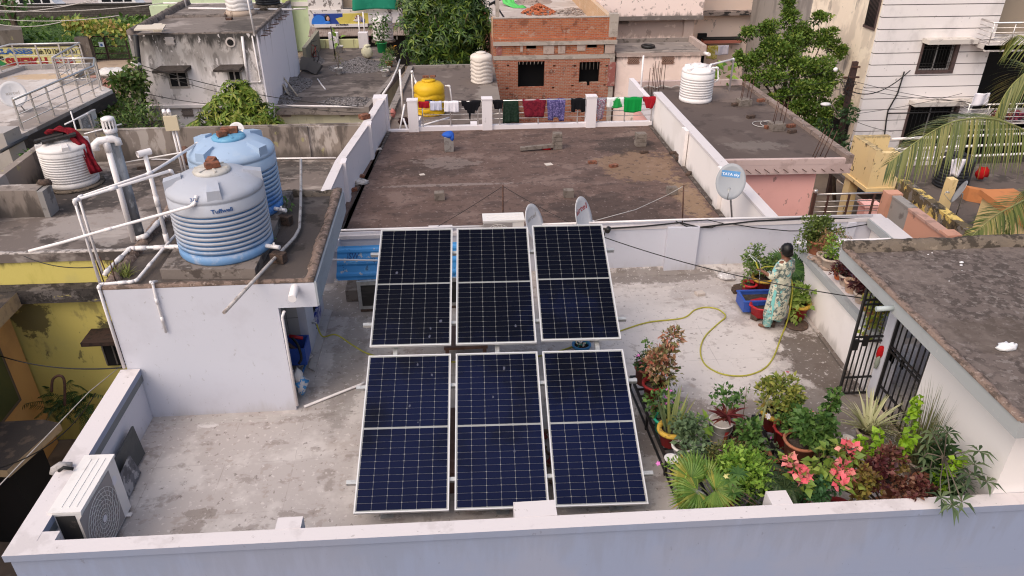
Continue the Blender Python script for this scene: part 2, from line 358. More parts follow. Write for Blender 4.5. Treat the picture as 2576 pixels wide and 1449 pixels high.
m=MB();m.box(SX1-.02,RX1,SY-.002,12.05,1.76,2.13,0);m.box(SX0-.02,SX1-.021,SY+.101,12.0,2.0,2.139,1);m.box(RX1+.001,RX1+.03,SY-.01,12.06,1.78,2.15,2)
sr=m.build("stair_room_roof",[LAV_WALL,ROOF_DARK,mat("blue_grey_fascia",(.33,.35,.38),[('n',(.28,.29,.31),(3,3,6),.5,.7,.5)],.7)],house)
m=MB();m.add([(SX0,SY,2.141),(RX1,SY,2.141),(RX1,12.05,2.141),(SX0,12.05,2.141)],[(0,1,2,3)]);m.build("roof_deck",ROOF_DARK,sr)
m=MB();rough_strip(m,(RX1,SY,2.142),(SX0,SY,2.142),-.1,.05,seed=8);rough_strip(m,(RX1,12.05,2.142),(RX1,SY,2.142),-.16,.07,seed=9);rough_strip(m,(SX0,SY+.1,2.142),(SX0,12.0,2.142),-.14,.07,.14,.5,seed=10)
m.build("roof_edge",ROUGH_EDGE,sr)
m=MB();rough_strip(m,(SX0+.1,11.95,2.142),(RX1,12.0,2.142),-.13,.09,.14,.4,seed=11);m.build("roof_kerb",MOSS_KERB,sr)
m=MB();c1=at(408,702,2.15);c2=at(645,700,2.15);m.prism([(c1.x,c1.y),(c2.x,c2.y),(-2.72,11.8),(-4.05,11.8)],2.143,2.29);pl=m.build("tank_plinth",mat("plinth_concrete",(.20,.165,.145),[('n',(.07,.055,.047),(5,5,5),.45,.65,.85),('n',(.33,.29,.26),(9,9,9),.6,.75,.6)],.95,(18,.6,.015)),sr)
# ------------------ solar array
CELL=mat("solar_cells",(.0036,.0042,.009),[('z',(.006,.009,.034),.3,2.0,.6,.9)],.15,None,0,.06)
BACKSHEET=mat("cell_gap_lines",(.27,.27,.265),(),.4)
ALU=mat("silver_frame",(.66,.64,.625),(),.4,None,.35)
AO=V((-1.372,6.455,.315));ang=radians(-2.05);slope=radians(20.75)
ax=V((cos(ang),sin(ang),0));az0=V((-sin(ang),cos(ang),0));ay=az0*cos(slope)+V((0,0,sin(slope)));an=ax.cross(ay)
PWD,PLN=1.134,2.262
def panel_meshes():
 fr=MB();d=.035;w=.017
 for (x0,x1,y0,y1) in ((0,PWD,0,w),(0,PWD,PLN-w,PLN),(0,w,w,PLN-w),(PWD-w,PWD,w,PLN-w)):
  fr.hexa([ax*x0+ay*y0-an*d,ax*x1+ay*y0-an*d,ax*x1+ay*y1-an*d,ax*x0+ay*y1-an*d,ax*x0+ay*y0,ax*x1+ay*y0,ax*x1+ay*y1,ax*x0+ay*y1])
 bs=MB();z=-.006
 bs.hexa([ax*a+ay*b+an*q for q in (z-.006,z) for a,b in ((w,w),(PWD-w,w),(PWD-w,PLN-w),(w,PLN-w))])
 ce=MB();iw=PWD-2*w-.024;cw=iw/6;hl=(PLN-2*w-.03-.026)/2;chh=hl/12;c=.009;g=.0014
 for half in (0,1):
  y0=w+.015+half*(hl+.026)
  for i in range(6):
   for j in range(12):
    a0,a1=w+.012+i*cw+g,w+.012+(i+1)*cw-g;b0,b1=y0+j*chh+g*.7,y0+(j+1)*chh-g*.7;k=c*.6
    pts=[(a0+c,b0),(a1-c,b0),(a1,b0+k),(a1,b1-k),(a1-c,b1),(a0+c,b1),(a0,b1-k),(a0,b0+k)]
    ce.add([ax*p+ay*q+an*(z+.0015) for p,q in pts],[tuple(range(8))])
 return fr,bs,ce
SPL={}
labs=[["solar panel beside the loose white floor pipe, in the row nearest the front parapet","middle solar panel of the row nearest the front parapet","solar panel next to the snake plant, in the row nearest the front parapet"],["solar panel covering part of the blue roofing sheet, in the raised far row","middle solar panel of the raised far row, below the air conditioner","solar panel below the two white dishes, in the raised far row"]]
proto=None
for r in (0,1):
 for c in (0,1,2):
  loc=AO+ax*(c*1.201)+ay*(r*2.415+(.03 if (r and c==2) else 0))
  if proto is None:
   proto=thing("solar_panel",labs[r][c],"solar panel",loc,"solar panels of the roof array")
   fr,bs,ce=panel_meshes()
   for mb,nm,mt in ((fr,"frame",ALU),(bs,"backsheet",BACKSHEET),(ce,"cell_sheet",CELL)):
    o=mb.build(nm,mt,None,(0,0,0));o.parent=proto
  else :
   o=copy_tree(proto,loc);o["label"]=labs[r][c]
def dropping(r,c,x,y,s,k):
 mb=MB();p0=AO+ax*(c*1.201+x)+ay*(r*2.415+y)-an*.004;rg=random.Random(k);n=9
 mb.add([p0+(ax*cos(2*pi*i/n)*.6+ay*sin(2*pi*i/n))*s*(1+rg.uniform(-.3,.3))+an*.0015 for i in range(n)],[tuple(range(n))])
 return mb
m=MB()
for k,(r,c,x,y,s) in enumerate([(1,0,.3,1.35,.03),(1,0,.83,.15,.028),(1,0,.98,.42,.03),(1,0,.84,.29,.025),(0,0,.68,2.1,.022),(0,0,.88,1.92,.02),(0,0,.6,1.45,.022),(0,0,.72,1.2,.015),(0,1,.66,2.0,.03),(0,1,.5,1.55,.02),(0,1,.75,.75,.022),(1,1,.85,.3,.024),(0,2,.95,.95,.012)]):
 d=dropping(r,c,x,y,s,k);m.add(d.v,d.f)
props(m.build("bird_droppings",mat("dried_droppings",(.075,.078,.11),(),.8)),"pale dried bird droppings spotted over the solar panel glass","droppings",None,"stuff")
rack=thing("panel_rack","galvanised steel rack of posts and rails holding up the solar panels","rack",AO+V((1.8,2.2,-.315)))
for r in (0,1):
 for yy in (.42,1.78):
  q=AO+ay*(r*2.415+yy)-an*.065;m=MB();m.bar(q-ax*.13,q+ax*(3.536+.13),.05,.055,0,an);m.build("rail",GALV,rack)
for x in (.35,1.78,3.2):
 m=MB();q=AO+ax*x-an*.13;m.bar(q+ay*.05,q+ay*4.5,.06,.07,0,an);m.build("rafter",GALV,rack)
 for yy in (.25,2.34,4.35):
  p=q+ay*yy;m=MB();m.tube([(p.x,p.y,0),(p.x,p.y,p.z)],.03,8);m.box(p.x-.08,p.x+.08,p.y-.08,p.y+.08,.002,.012);m.build("post",GALV,rack)
  # ------------------ water tanks
def tank_profile(r,h,dome,ribs,r0=.05,ztop=.8,wav=.018):
 p=[(r-.02,0),(r,.03),(r,.14)]
 z0,z1=.14,h*ztop;n=ribs
 for i in range(n):
  a=z0+(z1-z0)*i/n;b=(z1-z0)/n
  p+=[(r,a),(r-wav,a+b*.08),(r-wav,a+b*.44),(r+.002,a+b*.54),(r+.002,a+b*.92)]
 p+=[(r,z1),(r,h*.94),(r-wav*.8,h*.95),(r,h*.965),(r,h),(r-.025,h+.05),(r-.09,h+dome*.4),(r*.72,h+dome*.72),(r*.48,h+dome*.92),(r*.36,h+dome)]
 return p
def tank(name,label,c,r,h,dome,ribs,mt,lidmt,lugs=4,lug0=.4,group=None,wav=.018,ztop=.8,lidr=.36,hex_lug=True,lidh=.05):
 t=thing(name,label,"water tank",c,group)
 m=MB();m.lathe(tank_profile(r,h,dome,ribs,wav=wav,ztop=ztop),c,48);m.build("tank_body",mt,t)
 for k in range(lugs):
  a=lug0+2*pi*k/lugs;d=V((cos(a),sin(a),0));s=V((-sin(a),cos(a),0));p=V(c)+V((0,0,h))
  m=MB();w=r*.15
  i0,i1=p+d*(r-.01),p+d*(r*.62)
  q=[i0-s*w+V((0,0,-.02)),i0+s*w+V((0,0,-.02)),i1+s*w*.8+V((0,0,dome*.5)),i1-s*w*.8+V((0,0,dome*.5)),i0-s*w*.85+V((0,0,dome*.72)),i0+s*w*.85+V((0,0,dome*.72)),i1+s*w*.7+V((0,0,dome*1.0)),i1-s*w*.7+V((0,0,dome*1.0))]
  m.hexa(q);m.build("lug",mt,t)
 m=MB();lr=r*lidr;m.lathe([(lr*1.06,0),(lr*1.08,lidh*.5),(lr*1.0,lidh),(lr*.6,lidh*1.25),(0.0,lidh*1.3)],V(c)+V((0,0,h+dome-.01)),32)
 for k in range(6):
  a=k*pi/3;d=V((cos(a),sin(a),0));p=V(c)+V((0,0,h+dome+lidh*1.18));m.bar(p+d*lr*.2,p+d*lr*.95-V((0,0,lidh*.2)),.025,.02)
 m.build("lid",lidmt,t)
 return t
TANK_A=mat("faded_pale_blue_plastic",(.40,.41,.455),[('z',(.12,.27,.50),2.25,2.8,.8,.9),('n',(.42,.44,.50),(3,3,3),.5,.7,.6),('n',(.22,.24,.27),(14,14,6),.68,.78,.5)],.5,(30,.1,.004))
TANK_B=mat("faded_sky_blue_plastic",(.33,.43,.57),[('z',(.035,.16,.46),2.3,3.15,.8,1.0),('n',(.40,.48,.58),(2.5,2.5,2.5),.5,.7,.5),('n',(.2,.25,.33),(12,12,4),.68,.78,.5)],.5,(30,.1,.004))
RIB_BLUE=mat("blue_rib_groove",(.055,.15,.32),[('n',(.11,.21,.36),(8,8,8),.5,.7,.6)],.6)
LID_BLUE=mat("aqua_blue_lid",(.13,.33,.50),[('n',(.22,.42,.56),(8,8,8),.5,.7,.5)],.5)
LID_GREY=mat("grey_cream_lid",(.50,.47,.43),[('n',(.37,.34,.30),(7,7,7),.5,.7,.6)],.6)
TC1,TC2=V((-3.27,9.76,2.292)),V((-3.38,11.12,2.292))
t1=tank("water_tank","pale blue ribbed water tank with a grey lid, nearest on the stair room roof",TC1,.635,.93,.2,9,TANK_A,LID_GREY,4,radians(-75),"blue tanks on the stair room roof")
t2=tank("water_tank","sky blue ribbed water tank with an aqua lid, standing behind the paler tank",TC2,.635,.95,.2,9,TANK_B,LID_BLUE,4,radians(-118),"blue tanks on the stair room roof")
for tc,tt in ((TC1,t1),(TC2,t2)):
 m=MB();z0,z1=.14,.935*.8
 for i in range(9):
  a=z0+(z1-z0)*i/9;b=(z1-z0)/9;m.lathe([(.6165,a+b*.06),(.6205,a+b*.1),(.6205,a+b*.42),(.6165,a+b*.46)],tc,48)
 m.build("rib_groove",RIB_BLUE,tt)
TXT_BLUE=mat("blue_print",(.03,.09,.26),(),.6)
def on_tank(c,r,a0,z):
 def f(x,y,d):
  a=a0+x/r; return V((c.x+(r+.004+d)*cos(a),c.y+(r+.004+d)*sin(a),c.z+z+y))
 return f
letters("Tuffwell",.075,"lettering",TXT_BLUE,t1,bend=on_tank(TC1,.637,radians(-82),.775),width=.27,bold=.0015,thick=.002)
letters("3/L",.07,"lettering",TXT_BLUE,t1,bend=on_tank(TC1,.64,radians(-103),.955),width=.1,thick=.002)
BRICK=mat("loose_brick",(.22,.085,.05),[('n',(.10,.05,.035),(16,16,16),.45,.62,.8),('n',(.34,.20,.15),(9,9,9),.62,.75,.6)],.95,(40,.5,.008))
BRICK_D=mat("mossy_brick",(.085,.055,.042),[('n',(.16,.095,.07),(10,10,10),.5,.68,.7),('n',(.03,.025,.02),(20,20,20),.5,.62,.7)],.95,(40,.5,.008))
BLOCK_M=mat("fly_ash_block",(.20,.165,.14),[('n',(.12,.095,.08),(9,9,9),.45,.65,.8)],.95,(40,.5,.01))
def brick_mb(c,L=.23,W=.11,Hh=.075,rot=0,tilt=0,seed=0):
 rg=random.Random(seed);mb=MB();c=V(c);R=Matrix.Rotation(rot,3,'Z')@Matrix.Rotation(tilt,3,'X');vs=[]
 e=.008
 n=4
 pts=[]
 for k,(zz,ins) in enumerate(((0,e),(e,0),(Hh-e,0),(Hh,e))):
  for sx,sy in ((-1,-1),(1,-1),(1,1),(-1,1)):
   pts.append(c+R@V((sx*(L/2-ins)+rg.uniform(-.005,.005),sy*(W/2-ins)+rg.uniform(-.005,.005),zz+rg.uniform(-.003,.003))))
 fs=[(3,2,1,0),(12,13,14,15)]
 for k in range(3):
  for j in range(4):fs.append((k*4+j,k*4+(j+1)%4,(k+1)*4+(j+1)%4,(k+1)*4+j))
 mb.add(pts,fs); return mb
def brick(label,c,mt=None,rot=0,tilt=0,seed=0,L=.23,W=.11,Hh=.075,group=None,name="brick",cat="brick"):
 o=brick_mb(c,L,W,Hh,rot,tilt,seed).build(name,mt or BRICK,None,c); return props(o,label,cat,group)
lz1=TC1.z+.93+.2+.055;lz2=TC2.z+.95+.2+.055
brick("broken brick lying on the grey tank lid, the lower of the two",(TC1.x+.03,TC1.y-.03,lz1),BRICK,.5,0,1,.19,.1,.08,"brick weights on tank lids")
brick("brick half leaning on top of another on the grey tank lid",(TC1.x-.0,TC1.y+.09,lz1+.03),BRICK,-.3,.4,2,.13,.1,.07,"brick weights on tank lids")
brick("whole brick lying along the aqua tank lid",(TC2.x+.02,TC2.y+.04,lz2),BRICK,.1,0,3,.24,.12,.09,"brick weights on tank lids")
brick("brick half set in front of the whole brick on the aqua tank lid",(TC2.x-.06,TC2.y-.1,lz2),BRICK,.6,0,4,.13,.1,.08,"brick weights on tank lids")
# ------------------ pipework on the stair room
def pipe(name,label,pts,r,mt=PVC,cat="pipe",group=None,joints=(),n=8):
 pts=[V(p) for p in pts];m=MB();m.tube(pts,r,n)
 o=m.build(name,mt,None,(pts[0].x,pts[0].y,min(p.z for p in pts)));props(o,label,cat,group)
 J=[]
 for i in range(1,len(pts)-1):
  a=(pts[i]-pts[i-1]).normalized();b=(pts[i+1]-pts[i]).normalized()
  if a.dot(b)<.9:
   L=min(r*2.6,(pts[i]-pts[i-1]).length*.45,(pts[i+1]-pts[i]).length*.45)
   J.append([pts[i]-a*L,pts[i]-a*L*.25,pts[i]+b*L*.25,pts[i]+b*L])
 for k in joints:
  i,f=k;p=pts[i].lerp(pts[i+1],f);d=(pts[i+1]-pts[i]).normalized();J.append([p-d*r*2.4,p+d*r*2.4])
 for q in J:MB().tube(q,r*1.2,n).build("fitting",mt,o)
 return o
G_P="white water pipes on the stair room roof"
pA0,pA1=at(252,712,2.18),aty(193,504,9.0)
inl1=TC1+V((-.42,.3,1.02));inl2=TC2+V((-.45,.2,1.04))
pipe("water_pipe","outer of two upright pipes at the roof corner, bending over towards the paler tank",[pA0,V((pA0.x,pA0.y,pA1.z)),aty(430,429,10.0),aty(437,440,10.02)],.022,group=G_P,joints=((1,.38),))
pB0,pB1=at(258,690,2.18),aty(218,499,9.2)
pipe("water_pipe","inner of two upright pipes at the roof corner, bending over to the farther blue tank",[pB0,V((pB0.x,pB0.y,pB1.z)),aty(377,436,9.9),aty(420,410,10.3),aty(497,360,11.1),aty(499,372,11.12)],.02,group=G_P)
pipe("overflow_pipe","long slanting pipe from the paler tank's mouth, ending in mid-air over the yellow house",[aty(500,497,9.24),aty(493,495,9.15),aty(489,513,9.12),aty(477,520,9.1),aty(250,583,9.0),aty(157,610,8.95),aty(73,632,8.9)],.021,group=G_P,joints=((3,.9),))
vg0=at(352,597,2.18);vg1=aty(264,300,vg0.y)
vent=thing("vent_pipe","thick grey vent pipe with a slotted cowl, rising beside the white pipes","pipe",vg0)
m=MB();m.tube([vg0,V((vg0.x,vg0.y,vg1.z-.12))],.075,16);m.build("pipe_shaft",mat("grey_asbestos_pipe",(.32,.33,.35),[('n',(.17,.17,.18),(5,5,2),.45,.62,.8),('n',(.5,.5,.5),(7,7,3),.58,.7,.7)],.7),vent)
m=MB();zt=vg1.z-.13;m.tube([(vg0.x,vg0.y,zt-.05),(vg0.x,vg0.y,zt+.01)],.088,16);m.lathe([(.088,.115),(.085,.15),(.05,.165),(0,.168)],(vg0.x,vg0.y,zt),16)
for k in range(12):
 a=2*pi*k/12;m.bar((vg0.x+.08*cos(a),vg0.y+.08*sin(a),zt),(vg0.x+.08*cos(a),vg0.y+.08*sin(a),zt+.12),.016,.016)
m.build("cowl",PVC,vent)
e0=at(337,607,2.18);e1=aty(258,356,e0.y)
vp2=pipe("vent_pipe","white vent pipe topped by a tee with two drooping elbows, beside the thick grey pipe",[e0,V((e0.x,e0.y,e1.z))],.042,group=None,joints=((0,.97),))
m=MB();p=V((e0.x,e0.y,e1.z));q=[p+V((-.13,-.06,-.1)),p+V((-.13,-.06,-.02)),p+V((-.08,-.04,.02)),p+V((.08,.04,.02)),p+V((.13,.06,-.01)),p+V((.13,.06,-.07))]
m.tube(q,.052,10);tee=m.build("vent_tee",PVC,vp2)
f0=at(423,617,2.2);f1=aty(360,388,f0.y)
fp_=pipe("vent_pipe","shorter white vent pipe with an open tee on top, in front of the grey vent",[f0,V((f0.x,f0.y,f1.z))],.032,joints=((0,.08),(0,.5)))
p=V((f0.x,f0.y,f1.z+.02));m=MB();m.tube([p+V((-.07,-.07,0)),p+V((.06,.06,0))],.046,12,cap=False);m.build("vent_tee",PVC,fp_)
pipe("water_pipe","pipe leaving the paler tank's foot and bending to the roof corner",[aty(458,620,9.55),at(440,621,2.25),at(327,625,2.25),at(270,681,2.25),at(262,693,2.2)],.03,group=G_P,joints=((1,.35),(1,.75),(2,.5)))
pipe("water_pipe","thin pipe running from between the tanks down to the front roof edge",[at(443,590,2.27),at(407,630,2.24),at(344,705,2.2),at(330,709,2.2),at(256,715,2.2),V((SX0-.03,SY-.01,2.2)),V((SX0-.03,SY-.01,.9))],.022,group=G_P,joints=((1,.5),(3,.3)))
pipe("water_pipe","pipe along the far roof edge joining the foot of the vent pipes",[at(433,538,2.27),at(412,545,2.24),at(366,594,2.24),at(343,600,2.24)],.034,group=G_P,joints=((1,.4),))
pipe("drain_pipe","thin white pipe dropping down the face of the stair room and ending at a hole",[at(395,708,2.19),V((at(392,704,2.19).x,SY-.03,2.25)),aty(384,713,SY-.03),aty(393,753,SY-.03),aty(418,836,SY-.03)],.018,joints=((3,.05),(3,.6)))
pipe("bent_pipe","long weathered grey pipe bowed across the stair room roof and sticking out past its edge",[at(757,402,2.28),at(757,470,2.28),at(756,520,2.25),at(753,575,2.22),at(741,597,2.22),at(733,606,2.22),at(700,640,2.24),at(655,688,2.26),at(563,787,2.16)],.024,PVC_OLD)
sp=aty(741,726,SY-.02);pipe("rain_spout","short fat white spout sticking out under the stair room roof corner",[sp+V((.02,.1,.03)),sp,aty(735,752,SY-.28)],.055,n=14)
pipe("drain_pipe","white pipe running down the doorway edge of the stair room",[aty(715,783,SY-.03),aty(710,797,SY-.035),aty(748,1020,SY-.035)],.02)
pipe("floor_pipe","loose white pipe lying on the terrace floor, pointing under the solar panels",[at(765,1023,.03),at(905,968,.03),at(918,962,.03)],.02)
for nm,tc,lab,az in (("tank_outlet",TC1,"white outlet valve sticking out at the foot of the paler tank",-.35),("tank_outlet",TC2,"white outlet valve sticking out at the foot of the sky blue tank",-.45)):
 d=V((cos(az),sin(az),0));p=tc+V((0,0,.09));o=pipe(nm,lab,[p+d*.6,p+d*.84],.026,cat="valve",joints=((0,.2),(0,.75)))
 m=MB();m.tube([p+d*.76,p+d*.76+V((0,0,.06))],.014,8);m.build("handle",PVC,o)
 b=brick_mb((p+d*.8)+V((0,0,-.235)),.2,.12,.15,az,0,7);props(b.build("brick",BRICK_D,None,p+d*.8+V((0,0,-.235))),lab.replace("white outlet valve sticking out at","mossy brick propping the outlet valve at"),"brick")
rb=thing("rebar_stub","rusty bars tied together, sticking up at the stair room roof corner","rebar",at(275,700,2.15))
for (u0,v0,u1,v1) in ((263,714,243,658),(272,698,250,645),(292,712,277,660),(296,690,285,654)):
 a=at(u0,v0,2.15);m=MB();m.tube([a,up_to(u1,v1,a)+V((0,0,0))],.008,6);m.build("rod",RUST,rb)
 # ------------------ house behind: brown roof with the washing
MID_ROOF=mat("brown_roof_concrete",(.125,.08,.066),[('n',(.19,.13,.11),(.9,1.1,1.2),.48,.72,.8),('n',(.075,.05,.043),(1.0,2.0,1),.5,.7,.75),('p',(.27,.17,.10),(4.9,18.6,0),(1.0,1.3,2),1.1,.5),('p',(.30,.20,.12),(5.6,16.2,0),(.35,1.4,2),1.2,.6),('p',(.045,.032,.028),(3.4,15.8,0),(1.6,1.1,2),1.2,.6),('p',(.05,.035,.03),(-.6,18.8,0),(1.2,.7,2),1.3,.6),('p',(.04,.03,.026),(4.9,20.3,0),(.9,.8,2),1.2,.7),('p',(.26,.21,.19),(-.2,17.6,0),(1.9,.1,2),1.0,.6),('p',(.24,.19,.17),(-.2,19.2,0),(.8,.5,2),1.5,.5),('n',(.055,.038,.032),(6,6,6),.56,.68,.6),('n',(.28,.22,.2),(10,10,10),.63,.72,.5)],.95,(16,.5,.012))
mid=thing("house","white-parapeted house behind the solar panels, bare brown roof with washing on its railing","house",(2,17.5,-5.5))
LB=[(-2.78,12.9),(-2.62,16.9),(-2.28,19.67),(-2.0,22.4)]
m=MB();m.prism([(-2.78,12.89),(6.1,12.89),(6.1,22.1),(-2.0,22.1),(-2.28,19.67),(-2.62,16.9)],-.2,0);m.build("roof_deck",MID_ROOF,mid)
m=MB();m.prism([(-2.98,12.88),(6.36,12.88),(6.36,22.3),(-2.2,22.5)],-5.5,-.201);m.build("lower_wall",W_PAINT,mid)
m=MB()
for (a,b) in zip(LB[:-1],LB[1:]):
 m.prism([a,b,(b[0]-.17,b[1]),(a[0]-.17,a[1])],-.2,.9,0);m.prism([(a[0]+.015,a[1]),(b[0]+.015,b[1]),(b[0]-.19,b[1]),(a[0]-.19,a[1])],.9,.965,1)
for y in (19.75,16.85):
 x=-2.3 if y>18 else -2.64;m.box(x-.03,x+.1,y-.16,y+.16,-.1,.985,0)
m.prism([(-2.36,22.1),(-1.98,22.1),(-1.95,22.55),(-2.36,22.55)],-.1,1.0,0)
m.build("parapet",[W_PAINT,W_TOP],mid)
m=MB();m.prism([(6.1,12.89),(6.3,12.89),(6.36,22.3),(6.16,22.3)],-.2,.9,0);m.prism([(6.08,12.89),(6.33,12.89),(6.39,22.3),(6.14,22.3)],.9,.965,1)
for v,w in ((413,.17),(262,.0),(530,.15)):
 p=at(1735 if v==413 else 1812,v if v!=530 else 522,0)
 if v!=262:m.box(6.02,6.11,p.y-w,p.y+w,-.1,.978,0)
m.build("parapet",[W_WARM,W_TOP],mid)
m=MB();m.prism([(6.1,12.9),(6.1,22.0),(6.0,22.0),(5.98,12.9)],.0,.02,0);m.prism([(-2.75,12.9),(-2.6,12.9),(-2.46,16.9),(-2.12,19.67),(-1.9,22),(-2.0,22.0)],0,.02,0);m.build("edge_fillet",mat("dark_fillet",(.07,.055,.048),[('n',(.2,.17,.15),(7,7,7),.5,.68,.7)],.95,(20,.8,.02)),mid)
YR=22.0
m=MB();m.box(-1.3,6.1,YR,YR+.16,-.1,.13,0);m.box(-1.97,-1.3,YR+.0,YR+.16,-.1,.05,0);m.build("kerb",W_PAINT,mid)
for u in (1041,1226,1485):
 p=aty(u,320,YR);m=MB();m.box(p.x-.15,p.x+.15,YR-.06,YR+.22,-.12,.93);m.box(p.x-.165,p.x+.165,YR-.075,YR+.235,.93,.96);m.build("railing_pier",W_PAINT,mid)
m=MB()
RAILZ=(.86,.66,.48,.32)
for z,r in zip(RAILZ,(.024,.01,.01,.01)):m.tube([(-1.03,YR+.06,z),(6.1,YR+.06,z)],r,8)
rl=m.build("railing",STEEL,mid)
for tx in (615,825,1030,1195,1485,1780,1940,2135,2335):
 p=aty(858.67+tx/3,300,YR+.06);m=MB();m.tube([(p.x,YR+.06,.12),(p.x,YR+.06,.86)],.018,8);m.build("post",STEEL,rl)
def garment(label,cat,tx0,tx1,ty1,mt,seed,back=.5,taper=0.0,hem=.06,sl=None,split=0.0):
 """cloth folded over the rail between tile columns tx0..tx1, front fall down to row ty1"""
 rg=random.Random(seed);y0=YR+.06;a=aty(858.67+tx0/3,257,y0-.03);b=aty(858.67+tx1/3,257,y0-.03);zt=.888
 zb=aty(858.67+tx0/3,ty1/3,y0-.06).z;n,k=22,10;x0,x1=a.x,b.x;vs=[];fs=[];ph=rg.uniform(0,6);fq=rg.uniform(1.3,2.4)
 rows=[]
 for j in range(-6,k+1):
  row=[]
  for i in range(n+1):
   s=i/n;c=s-.5
   if j>=0:t=j/k;z=zt-(zt-zb)*t*(1-hem*(.5+.5*sin(fq*2*s+ph))-(sl(s) if sl else 0));off=-.03
   else :t=-j/6;z=zt-(zt-zb)*back*t*(1-.1*sin(5*s+ph));off=.03
   w=(x1-x0)*(1-taper*t*(1 if j>0 else .3));x=(x0+x1)/2+w*c
   fold=(.014*sin(2*pi*fq*s+ph+.9*t)*t+.006*sin(2*pi*fq*2.3*s+ph*2+t))*min(1,t*1.6+.1)
   yy=y0+(off-.01 if t>.02 else 0)+(fold if j>=0 else -fold*.6)-(.015*t if j>=0 else -.015*t)
   if t<.01:z=zt+.006*sin(9*s+ph)
   row.append((x,yy,z))
  rows.append(row)
 for r in rows:vs+=r
 N=n+1
 for j in range(len(rows)-1):
  for i in range(n):
   if split and j>10 and abs(i+.5-n/2)<split*n/2: continue
   fs.append((j*N+i,j*N+i+1,(j+1)*N+i+1,(j+1)*N+i))
 m=MB();m.add(vs,fs,0,True);o=m.build("hanging_"+cat.replace(" ","_"),mt)
 sd=o.modifiers.new("thickness",'SOLIDIFY');sd.thickness=.006
 return props(o,label,cat,"washing on the brown roof's railing")
CR=lambda n,c,*a,**k:cloth_mat(n,c,*a,**k)
garment("small red cloth hanging on the railing in front of the yellow tank","cloth",580,662,817,CR("red_cloth",(.30,.012,.02)),1)
garment("pale blue-grey towel hanging over the railing in front of the yellow tank","towel",668,757,836,CR("pale_towel",(.50,.50,.60)),2,hem=.02)
garment("white vest hanging over the railing in front of the yellow tank","vest",775,884,850,CR("white_cotton",(.72,.68,.72)),3,taper=-.03)
garment("black t-shirt with a dangling sleeve on the railing","t-shirt",902,1056,862,CR("black_cotton",(.008,.008,.010)),4,taper=.4,sl=lambda s:-.45 if .30<s<.42 else (.25 if s>.8 or s<.18 else 0))
garment("small black cloth hanging between a white pier and dark green trousers","cloth",1143,1222,825,CR("black_cotton",(.008,.008,.010)),5,taper=.3)
garment("dark green trousers hanging on the railing","trousers",1222,1336,932,CR("bottle_green",(.012,.026,.016),[(.02,.035,.025)]),6,taper=-.12,hem=.02)
garment("maroon skirt hanging on the railing beside dark green trousers","skirt",1366,1547,887,CR("maroon_cotton",(.17,.015,.028),[(.11,.01,.02)],9),7,taper=.2,hem=.03)
garment("violet blue printed tunic hanging on the railing","tunic",1553,1692,918,CR("violet_print",(.10,.085,.21),[(.2,.16,.34),(.05,.04,.13)],22),8,taper=.12,split=.0,sl=lambda s:.18 if .35<s<.65 else 0)
garment("black shirt with a white edge hanging beside a white pier","shirt",1735,1842,850,CR("black_cotton",(.008,.008,.010)),9,hem=.1,sl=lambda s:.2 if .3<s<.7 else 0)
garment("grey and red checked shirt hanging beside a white pier","shirt",1917,1997,905,CR("checked_cotton",(.16,.12,.15),[(.30,.10,.14),(.35,.33,.38)],25),10,taper=.45)
garment("white cloth with green ends hanging on the railing","scarf",2002,2132,818,mat("white_green_cloth",(.70,.70,.68),[('p',(.01,.26,.05),(4.98,21.95,.6),(.16,1,.3),.5,1),('p',(.01,.26,.05),(5.42,21.95,.6),(.14,1,.3),.5,1)],.9),11,hem=.2)
garment("bright green shirt hanging on the railing","shirt",2134,2267,852,CR("bright_green_cotton",(.006,.24,.045)),12,hem=.12)
garment("red cloth hanging at the end of the railing nearest the white tank","cloth",2273,2382,822,CR("red_cloth",(.30,.012,.02)),13,taper=.55)
def stub(label,u,v,w,h,mt,seed,nb=0):
 p=at(u,v,0.002);m=MB()
 if nb:
  for k in range(nb):q=brick_mb((p.x,p.y,.002+k*h/nb),w*1.05,w*.9,h/nb-.004,.05*(-1)**k,0,seed+k);m.add(q.v,q.f)
 else :q=brick_mb(p,w,w*.9,h,.05,0,seed);m.add(q.v,q.f)
 return props(m.build("masonry_stub",mt,None,p),label,"masonry stub")
s1_=stub("rough cement stub with a blue cloth tied over its top",1130,379,.26,.42,mat("cement_stub",(.25,.225,.21),[('n',(.14,.12,.11),(7,7,7),.5,.7,.7)],.95,(20,.6,.01)),21)
p=at(1130,379,0);m=MB();m.blob((p.x,p.y,.46),(.17,.16,.09),.35,3.0,0,14,5);m.blob((p.x+.09,p.y-.1,.40),(.07,.05,.09),.4,3,0,8,6);props(m.build("cloth_wrap",cloth_mat("royal_blue_cloth",(.03,.10,.42))),"blue cloth bundled over a rough cement stub","cloth")
stub("mossy stack of bricks with a beam leaning on it",1401,373,.25,.46,BLOCK_M,30,4)
stub("low mossy brick stub near the warm white parapet",1610,366,.28,.38,BLOCK_M,40,3)
a,b=at(1309,374,.08),at(1392,366,.12);m=MB();m.bar(a,b,.12,.09);props(m.build("concrete_beam",BLOCK_M),"short mossy beam lying against the brick stack","beam")
p=at(1381,376,0);m=MB();m.blob((p.x-.08,p.y,.03),(.14,.08,.035),.5,4,0,12,9);m.blob((p.x+.1,p.y+.05,.08),(.07,.06,.07),.5,4,0,10,12);props(m.build("red_rag",cloth_mat("red_rag_cloth",(.42,.012,.014))),"red rag dropped at the foot of the brick stack","rag")
